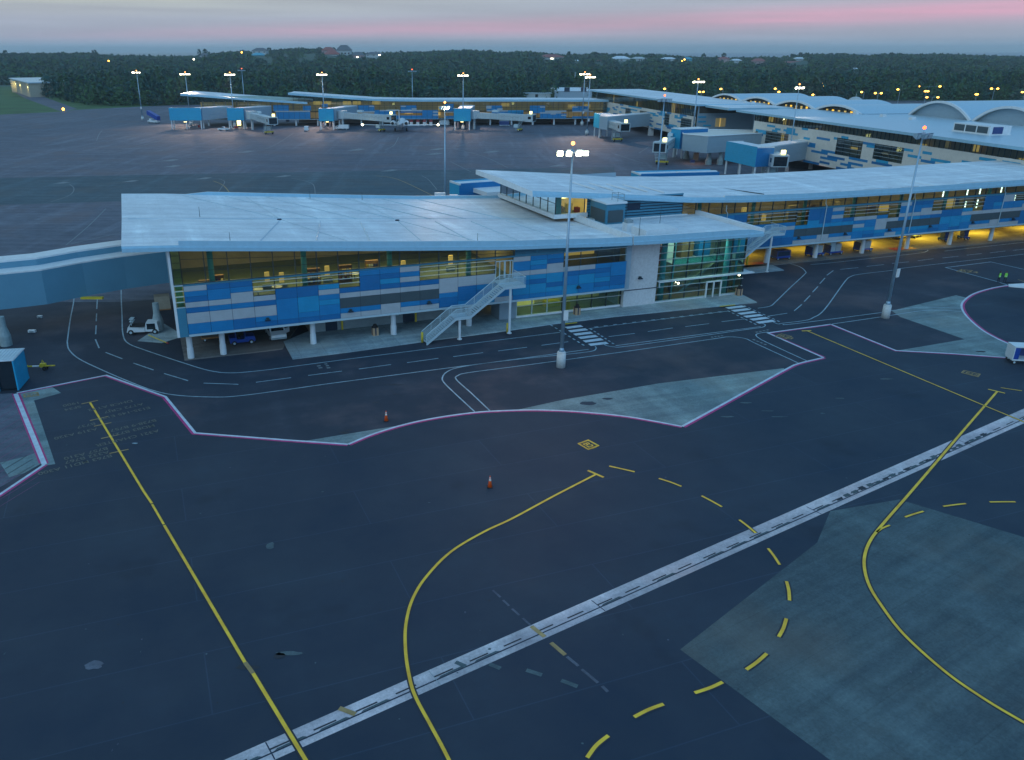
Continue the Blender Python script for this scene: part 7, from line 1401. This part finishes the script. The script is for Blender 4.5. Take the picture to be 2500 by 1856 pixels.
house(912, 128, 34, 10, 'wall_pale', 'roof_dark', 'low dark roofed house right of the lit window house', 1770, lit=2)
house(632, 118, 30, 13, 'wall_pale', 'roof_dark', 'white house with dark hip roof topping the left ridge', 1800)
house(628, 130, 26, 12, 'wall_aqua', 'wall_aqua', 'bright aqua house below the white one on the left ridge', 1760)
house(497, 131, 18, 13, 'wall_pale', 'roof_dark', 'small white house beside a tall tree on the left skyline', 1780)
house(655, 145, 22, 8, 'wall_pale', 'roof_membrane', 'low white house lower on the left slope', 1700)
house(699, 132, 14, 9, 'wall_pale', 'roof_dark', 'tiny grey house between the aqua houses', 1780)
house(755, 136, 22, 8, 'wall_aqua', 'wall_aqua', 'second bright aqua house, left of the apartment block', 1760)
house(770, 132, 12, 6, 'wall_pale', 'roof_membrane', 'tiny white roof beside the second aqua house', 1790)
house(732, 148, 12, 8, 'wall_pale', 'roof_membrane', 'small white house low on the slope under the aqua house', 1690)
house(1348, 134, 50, 13, 'wall_pale', 'roof_red', 'wide white mansion with red roof and lit windows, centre ridge', 1700, lit=1, floors=1)
house(1408, 147, 14, 8, 'wall_pale', 'roof_membrane', 'small white gable house right of the mansion', 1660)
house(1464, 148, 22, 9, 'wall_pink', 'roof_red', 'small reddish house between the mansion and the long white houses', 1650)
house(1518, 138, 36, 13, 'wall_pale', 'roof_membrane', 'long white house with tall gable at the start of the sea view', 1700, floors=1)
house(1562, 140, 28, 9, 'wall_pale', 'wall_pale', 'white house right of the tall gabled one', 1710)
house(1635, 141, 28, 8, 'wall_pale', 'roof_membrane', 'white roofed low house below the sea horizon', 1700)
house(1681, 141, 16, 8, 'wall_aqua', 'wall_aqua', 'aqua house beside two orange lights near the sea', 1720)
house(1770, 140, 20, 9, 'wall_pink', 'roof_red', 'small reddish house under the sea horizon', 1700)
house(1800, 145, 20, 8, 'wall_pale', 'roof_membrane', 'tiny white house right of the reddish one', 1690)
house(1856, 144, 24, 13, 'wall_pink', 'roof_red', 'pale pink two storey house among right hand trees', 1660, floors=1)
house(1950, 151, 56, 9, 'wall_pale', 'roof_red', 'long white and red roofed house, rightmost group', 1600, lit=1)
house(1955, 141, 20, 7, 'wall_pale', 'roof_membrane', 'small pale house above the long red roofed one', 1720)
house(2090, 167, 20, 8, 'wall_pale', 'roof_membrane', 'lone pale roof in the woods above the vaults', 1300)
p = ZAT(905, 150, 1680); mb = MB(); mb.solid([(p.x - 22, 1670, p.z - 9), (p.x + 22, 1670, p.z - 9), (p.x + 22, 1700, p.z - 9), (p.x - 22, 1700, p.z - 9)], [(p.x - 8, 1690, p.z + 6), (p.x + 10, 1690, p.z + 7), (p.x + 10, 1698, p.z + 7), (p.x - 8, 1698, p.z + 6)], 'sand_rock'); o = mb.build('quarry_face'); o['kind'] = 'structure'
mb = MB(); a, b = ZAT(1053, 151, 1740), ZAT(1074, 137, 1860); mb.solid([(a.x - 5, a.y, a.z - 3), (a.x + 7, a.y, a.z - 3), (b.x + 5, b.y, b.z - 3), (b.x - 2, b.y, b.z - 3)], [(a.x - 5, a.y, a.z + 1), (a.x + 7, a.y, a.z + 1), (b.x + 5, b.y, b.z), (b.x - 2, b.y, b.z)], 'sand_rock'); o = mb.build('hill_road'); o['kind'] = 'structure'
for u, v, Y, lb in ((265, 149, 1500, 'orange light low in the woods on the far left'), (590, 128, 1760, 'orange light on the left skyline'), (1666, 149, 1600, 'left of two orange lights by the sea view'), (1671, 146, 1600, 'right of two orange lights by the sea view'), (473, 145, 1500, 'faint yellow light left of the skyline house'), (1594, 202, 820, 'white lamp above the white box building'), (1690, 203, 830, 'small white lamp left of the lit mast in the woods')):
    p = ZAT(u, v, Y); T = thing('far_lamp', lb, 'street lamp', (p.x, p.y, terr(p.x, Y)), 0, 'distant lamps in the woods'); mb = MB(); mb.ball(p.x, p.y, p.z, .8 * Y / 900, 'lamp_orange' if 'orange' in lb else 'lamp_white', 8, 5); part(mb, 'lamp_lens', T); mb = MB(); mb.cyl(p.x, p.y, min(terr(p.x, Y), p.z - 3), p.z, .15, .12, 'pole_steel', 6); part(mb, 'pole', T)

# ---------------------------------------------------------------- forest, one mass
rng = np.random.default_rng(4)
def front(x):
    return float(np.interp(x, [-700, -400, -385, -330, -290, -235, -200, -150, -60, 0, 60, 130, 180, 420, 700, 1000], [1100, 900, 860, 700, 640, 560, 552, 572, 560, 575, 640, 640, 615, 610, 600, 600]))
def clump(n, r, h, quad, seed):
    g = np.random.default_rng(seed)
    if seed % 4 == 1: r, h = r * .55, h * 1.25
    if seed % 4 == 3: r, h = r * 1.25, h * .8
    a = g.uniform(0, 2 * np.pi, n); u = g.uniform(0, 1, n) ** .6; zz_ = g.uniform(.12, 1, n); rr = r * u * np.sqrt(np.clip(1 - (2 * zz_ - 1.02) ** 2, .05, 1)) * (1 + .35 * np.sin(3 * a + seed))
    c = np.stack([rr * np.cos(a), rr * np.sin(a), zz_ * h], 1); d1 = g.normal(size=(n, 3)); d1 /= np.linalg.norm(d1, axis=1)[:, None]; d2 = np.cross(d1, g.normal(size=(n, 3))); d2 /= np.linalg.norm(d2, axis=1)[:, None]
    s = quad * g.uniform(.6, 1.3, n)[:, None]; v = np.stack([c - d1 * s - d2 * s * .6, c + d1 * s - d2 * s * .5, c + d1 * s * .8 + d2 * s * .6, c - d1 * s * .7 + d2 * s * .7], 1); return v.reshape(-1, 3)
def forest(name, pts, scale, mats, quad, n, r, h, label=None, nseed=8):
    tm = [clump(n, r, h, quad, 50 + k) for k in range(nseed)]; V_ = []; MI = []
    for i, (x, y, z) in enumerate(pts):
        t = tm[i % nseed]; a = rng.uniform(0, 6.28); s = scale[i]; ca, sa = math.cos(a), math.sin(a); q_ = t * np.array([s, s, s * rng.uniform(.8, 1.25)])
        V_.append(np.stack([q_[:, 0] * ca - q_[:, 1] * sa + x, q_[:, 0] * sa + q_[:, 1] * ca + y, q_[:, 2] + z], 1)); MI.append(np.full(n, int((vn(x, y, 30) * 2.2 + rng.random() * 2)) % len(mats)))
    V_ = np.concatenate(V_); MI = np.concatenate(MI); nq = len(V_) // 4; me = bpy.data.meshes.new(name)
    flip = rng.random(len(MI)) < .25; MI = np.where(flip, rng.integers(0, len(mats), len(MI)), MI)
    me.vertices.add(len(V_)); me.vertices.foreach_set('co', V_.astype(np.float32).ravel()); me.loops.add(nq * 4); me.loops.foreach_set('vertex_index', np.arange(nq * 4, dtype=np.int32)); me.polygons.add(nq)
    me.polygons.foreach_set('loop_start', np.arange(0, nq * 4, 4, dtype=np.int32)); me.polygons.foreach_set('loop_total', np.full(nq, 4, dtype=np.int32)); me.polygons.foreach_set('material_index', MI.astype(np.int32))
    for m in mats: me.materials.append(MATS[m])
    me.update(); me.validate(); o = bpy.data.objects.new(name, me); C.objects.link(o); o['kind'] = 'stuff'; o['label'] = label; o['category'] = 'forest'; return o
def infr(x, y): u = CX + F * x / (y * math.cos(PITCH) + (HC - 4) * math.sin(PITCH)); return -140 < u < 2640
def clear(x, y, top):
    d_ = y * math.cos(PITCH) + (HC - top) * math.sin(PITCH); u = CX + F * x / d_; v = CY + F * (-y * math.sin(PITCH) + (HC - top) * math.cos(PITCH)) / d_
    for hu, hw, hv, hy in HB:
        if y < hy + 12 and abs(u - hu) < hw + 2 and v < hv and y > hy - 700: return False
    return True
near = []; mid = []; farp = []
for y in np.arange(545, 900, 6.2):
    for x in np.arange(-560, 720, 6.4):
        xx = x + rng.uniform(-3, 3); yy = y + rng.uniform(-3, 3)
        if yy < front(xx) or not infr(xx, yy): continue
        if xx > -20 and yy < 800 and rng.random() < (.0 if yy > front(xx) + 8 else .4): continue
        near.append((xx, yy, terr(xx, yy) - .6))
for y in np.arange(900, 1500, 11):
    for x in np.arange(-950, 1250, 11):
        xx = x + rng.uniform(-5, 5); yy = y + rng.uniform(-5, 5)
        if infr(xx, yy) and clear(xx, yy, terr(xx, yy) + 10): mid.append((xx, yy, terr(xx, yy) - 1))
for y in np.arange(1500, 2150, 17):
    for x in np.arange(-1500, 1900, 14):
        xx = x + rng.uniform(-7, 7); yy = y + rng.uniform(-8, 8)
        if infr(xx, yy) and clear(xx, yy, terr(xx, yy) + 9): farp.append((xx, yy, terr(xx, yy) - 1))
fm = ['foliage_a', 'foliage_b', 'foliage_c', 'foliage_d']
def vn(x, y, s_):
    return .5 + .25 * math.sin(x / s_ + 1.7 * math.sin(y / s_ * .8)) + .25 * math.sin(y / s_ * 1.3 + 2.1 * math.sin(x / s_ * .6 + 1))
def sc_of(P_, lo, hi, s_): return np.array([lo + (hi - lo) * (.55 * vn(x, y, s_) + .45 * rng.random()) for x, y, z in P_])
forest('forest', near, sc_of(near, .5, 1.35, 17), fm, .85, 80, 4.2, 10.5, 'dark green woodland bordering the apron behind the far pier')
forest('forest', mid, sc_of(mid, .55, 1.4, 38), fm, 1.5, 34, 6.0, 7.5, 'middle distance woodland between the airport and the ridge')
forest('forest', farp, sc_of(farp, .5, 1.3, 60), fm, 1.9, 30, 8.5, 6.0, 'distant woodland covering the ridge below the sky')
# single trees that stand out
def tree(label, u, v, H, r, Y=None, n=120, quad=.9, mats=('foliage_a', 'foliage_c'), stem=.3):
    p = G(u, v) if Y is None else ZAT(u, v, Y); z = 0 if Y is None else terr(p.x, Y); T = thing('tree', label, 'tree', (p.x, p.y, z), 0, 'single trees standing out of the woods')
    if Y is not None: H = ZAT(u, v, Y).z - z
    g = np.random.default_rng(int(u)); mb = MB(); mb.cyl(p.x, p.y, z, z + H * .55, r * .07 + .1, .08, 'bark', 7)
    for k in range(5): a = k * 1.26; mb.tube((p.x, p.y, z + H * (.3 + .05 * k)), (p.x + math.cos(a) * r * .6, p.y + math.sin(a) * r * .6, z + H * (.5 + .07 * k)), .12, 'bark', 5, .04)
    part(mb, 'trunk', T); mb = MB()
    for k in range(n):
        a = g.uniform(0, 6.28); t = g.uniform(stem, 1); rr = r * math.sqrt(max(.04, 1 - ((t - (1 + stem) / 2) / (.52 * (1 - stem))) ** 2)) * g.uniform(.4, 1.05); c = Vector((p.x + rr * math.cos(a), p.y + rr * math.sin(a), z + H * t)); d1 = Vector(g.normal(size=3)).normalized() * quad * g.uniform(.6, 1.3); d2 = d1.cross(Vector(g.normal(size=3))).normalized() * quad * .7
        mb.face([c - d1 - d2, c + d1 - d2 * .8, c + d1 * .8 + d2, c - d1 * .7 + d2], mats[k % len(mats)])
    part(mb, 'crown', T)
tree('round dark tree in front of the cream shed behind the far pier', 1178, 232, 7, 7.5, n=420, quad=1.0)
tree('dark bushy tree left of the white box building', 1545, 222, 14, 9, n=260, quad=1.5)
tree('dark bushy tree right of the white box building', 1652, 222, 12, 9, n=260, quad=1.5)
for u, v, lb in ((486, 121, 'thin dark tree on the skyline beside the small white house'), (500, 121, 'second thin tree right behind the small white house'), (657, 117, 'thin pointed tree right of the white ridge house'), (815, 117, 'spiky tree between the two pinkish blocks'), (230, 123, 'scraggly tree above the flat left woods'), (11, 123, 'lone pointed tree at the far left skyline'), (1390, 127, 'spiky pine right of the mansion'), (1557, 131, 'leaning pine against the sea, between white houses'), (1586, 132, 'slim pine against the sea right of the white houses'), (1718, 132, 'spiky pine left of the reddish house by the sea'), (1768, 130, 'tall thin pine above the small reddish house'), (1955, 129, 'tallest pine of the right hand skyline group'), (1972, 130, 'feathery pine right of the tallest one'), (1935, 133, 'feathery pine left of the tallest one'), (2058, 131, 'rounded pine on the right skyline'), (2200, 131, 'broad pine crown on the right skyline')):
    tree(lb, u, v, 0, 5, Y=1880, n=44, quad=1.9, stem=.35)

# ---------------------------------------------------------------- evening air
hm = bpy.data.materials.new('haze'); hm.use_nodes = True; t = hm.node_tree; t.nodes.clear()
o_ = t.nodes.new('ShaderNodeOutputMaterial'); pv = t.nodes.new('ShaderNodeVolumePrincipled'); pv.inputs['Color'].default_value = (.95, .99, 1, 1); pv.inputs['Density'].default_value = .00010
t.links.new(pv.outputs[0], o_.inputs['Volume']); MATS['haze'] = hm
mb = MB(); mb.box(-6000, 6500, -400, 17800, -8, 75, 'haze'); o = mb.build('haze'); o['kind'] = 'stuff'; o['label'] = 'thin blue evening haze over the airfield and woods'
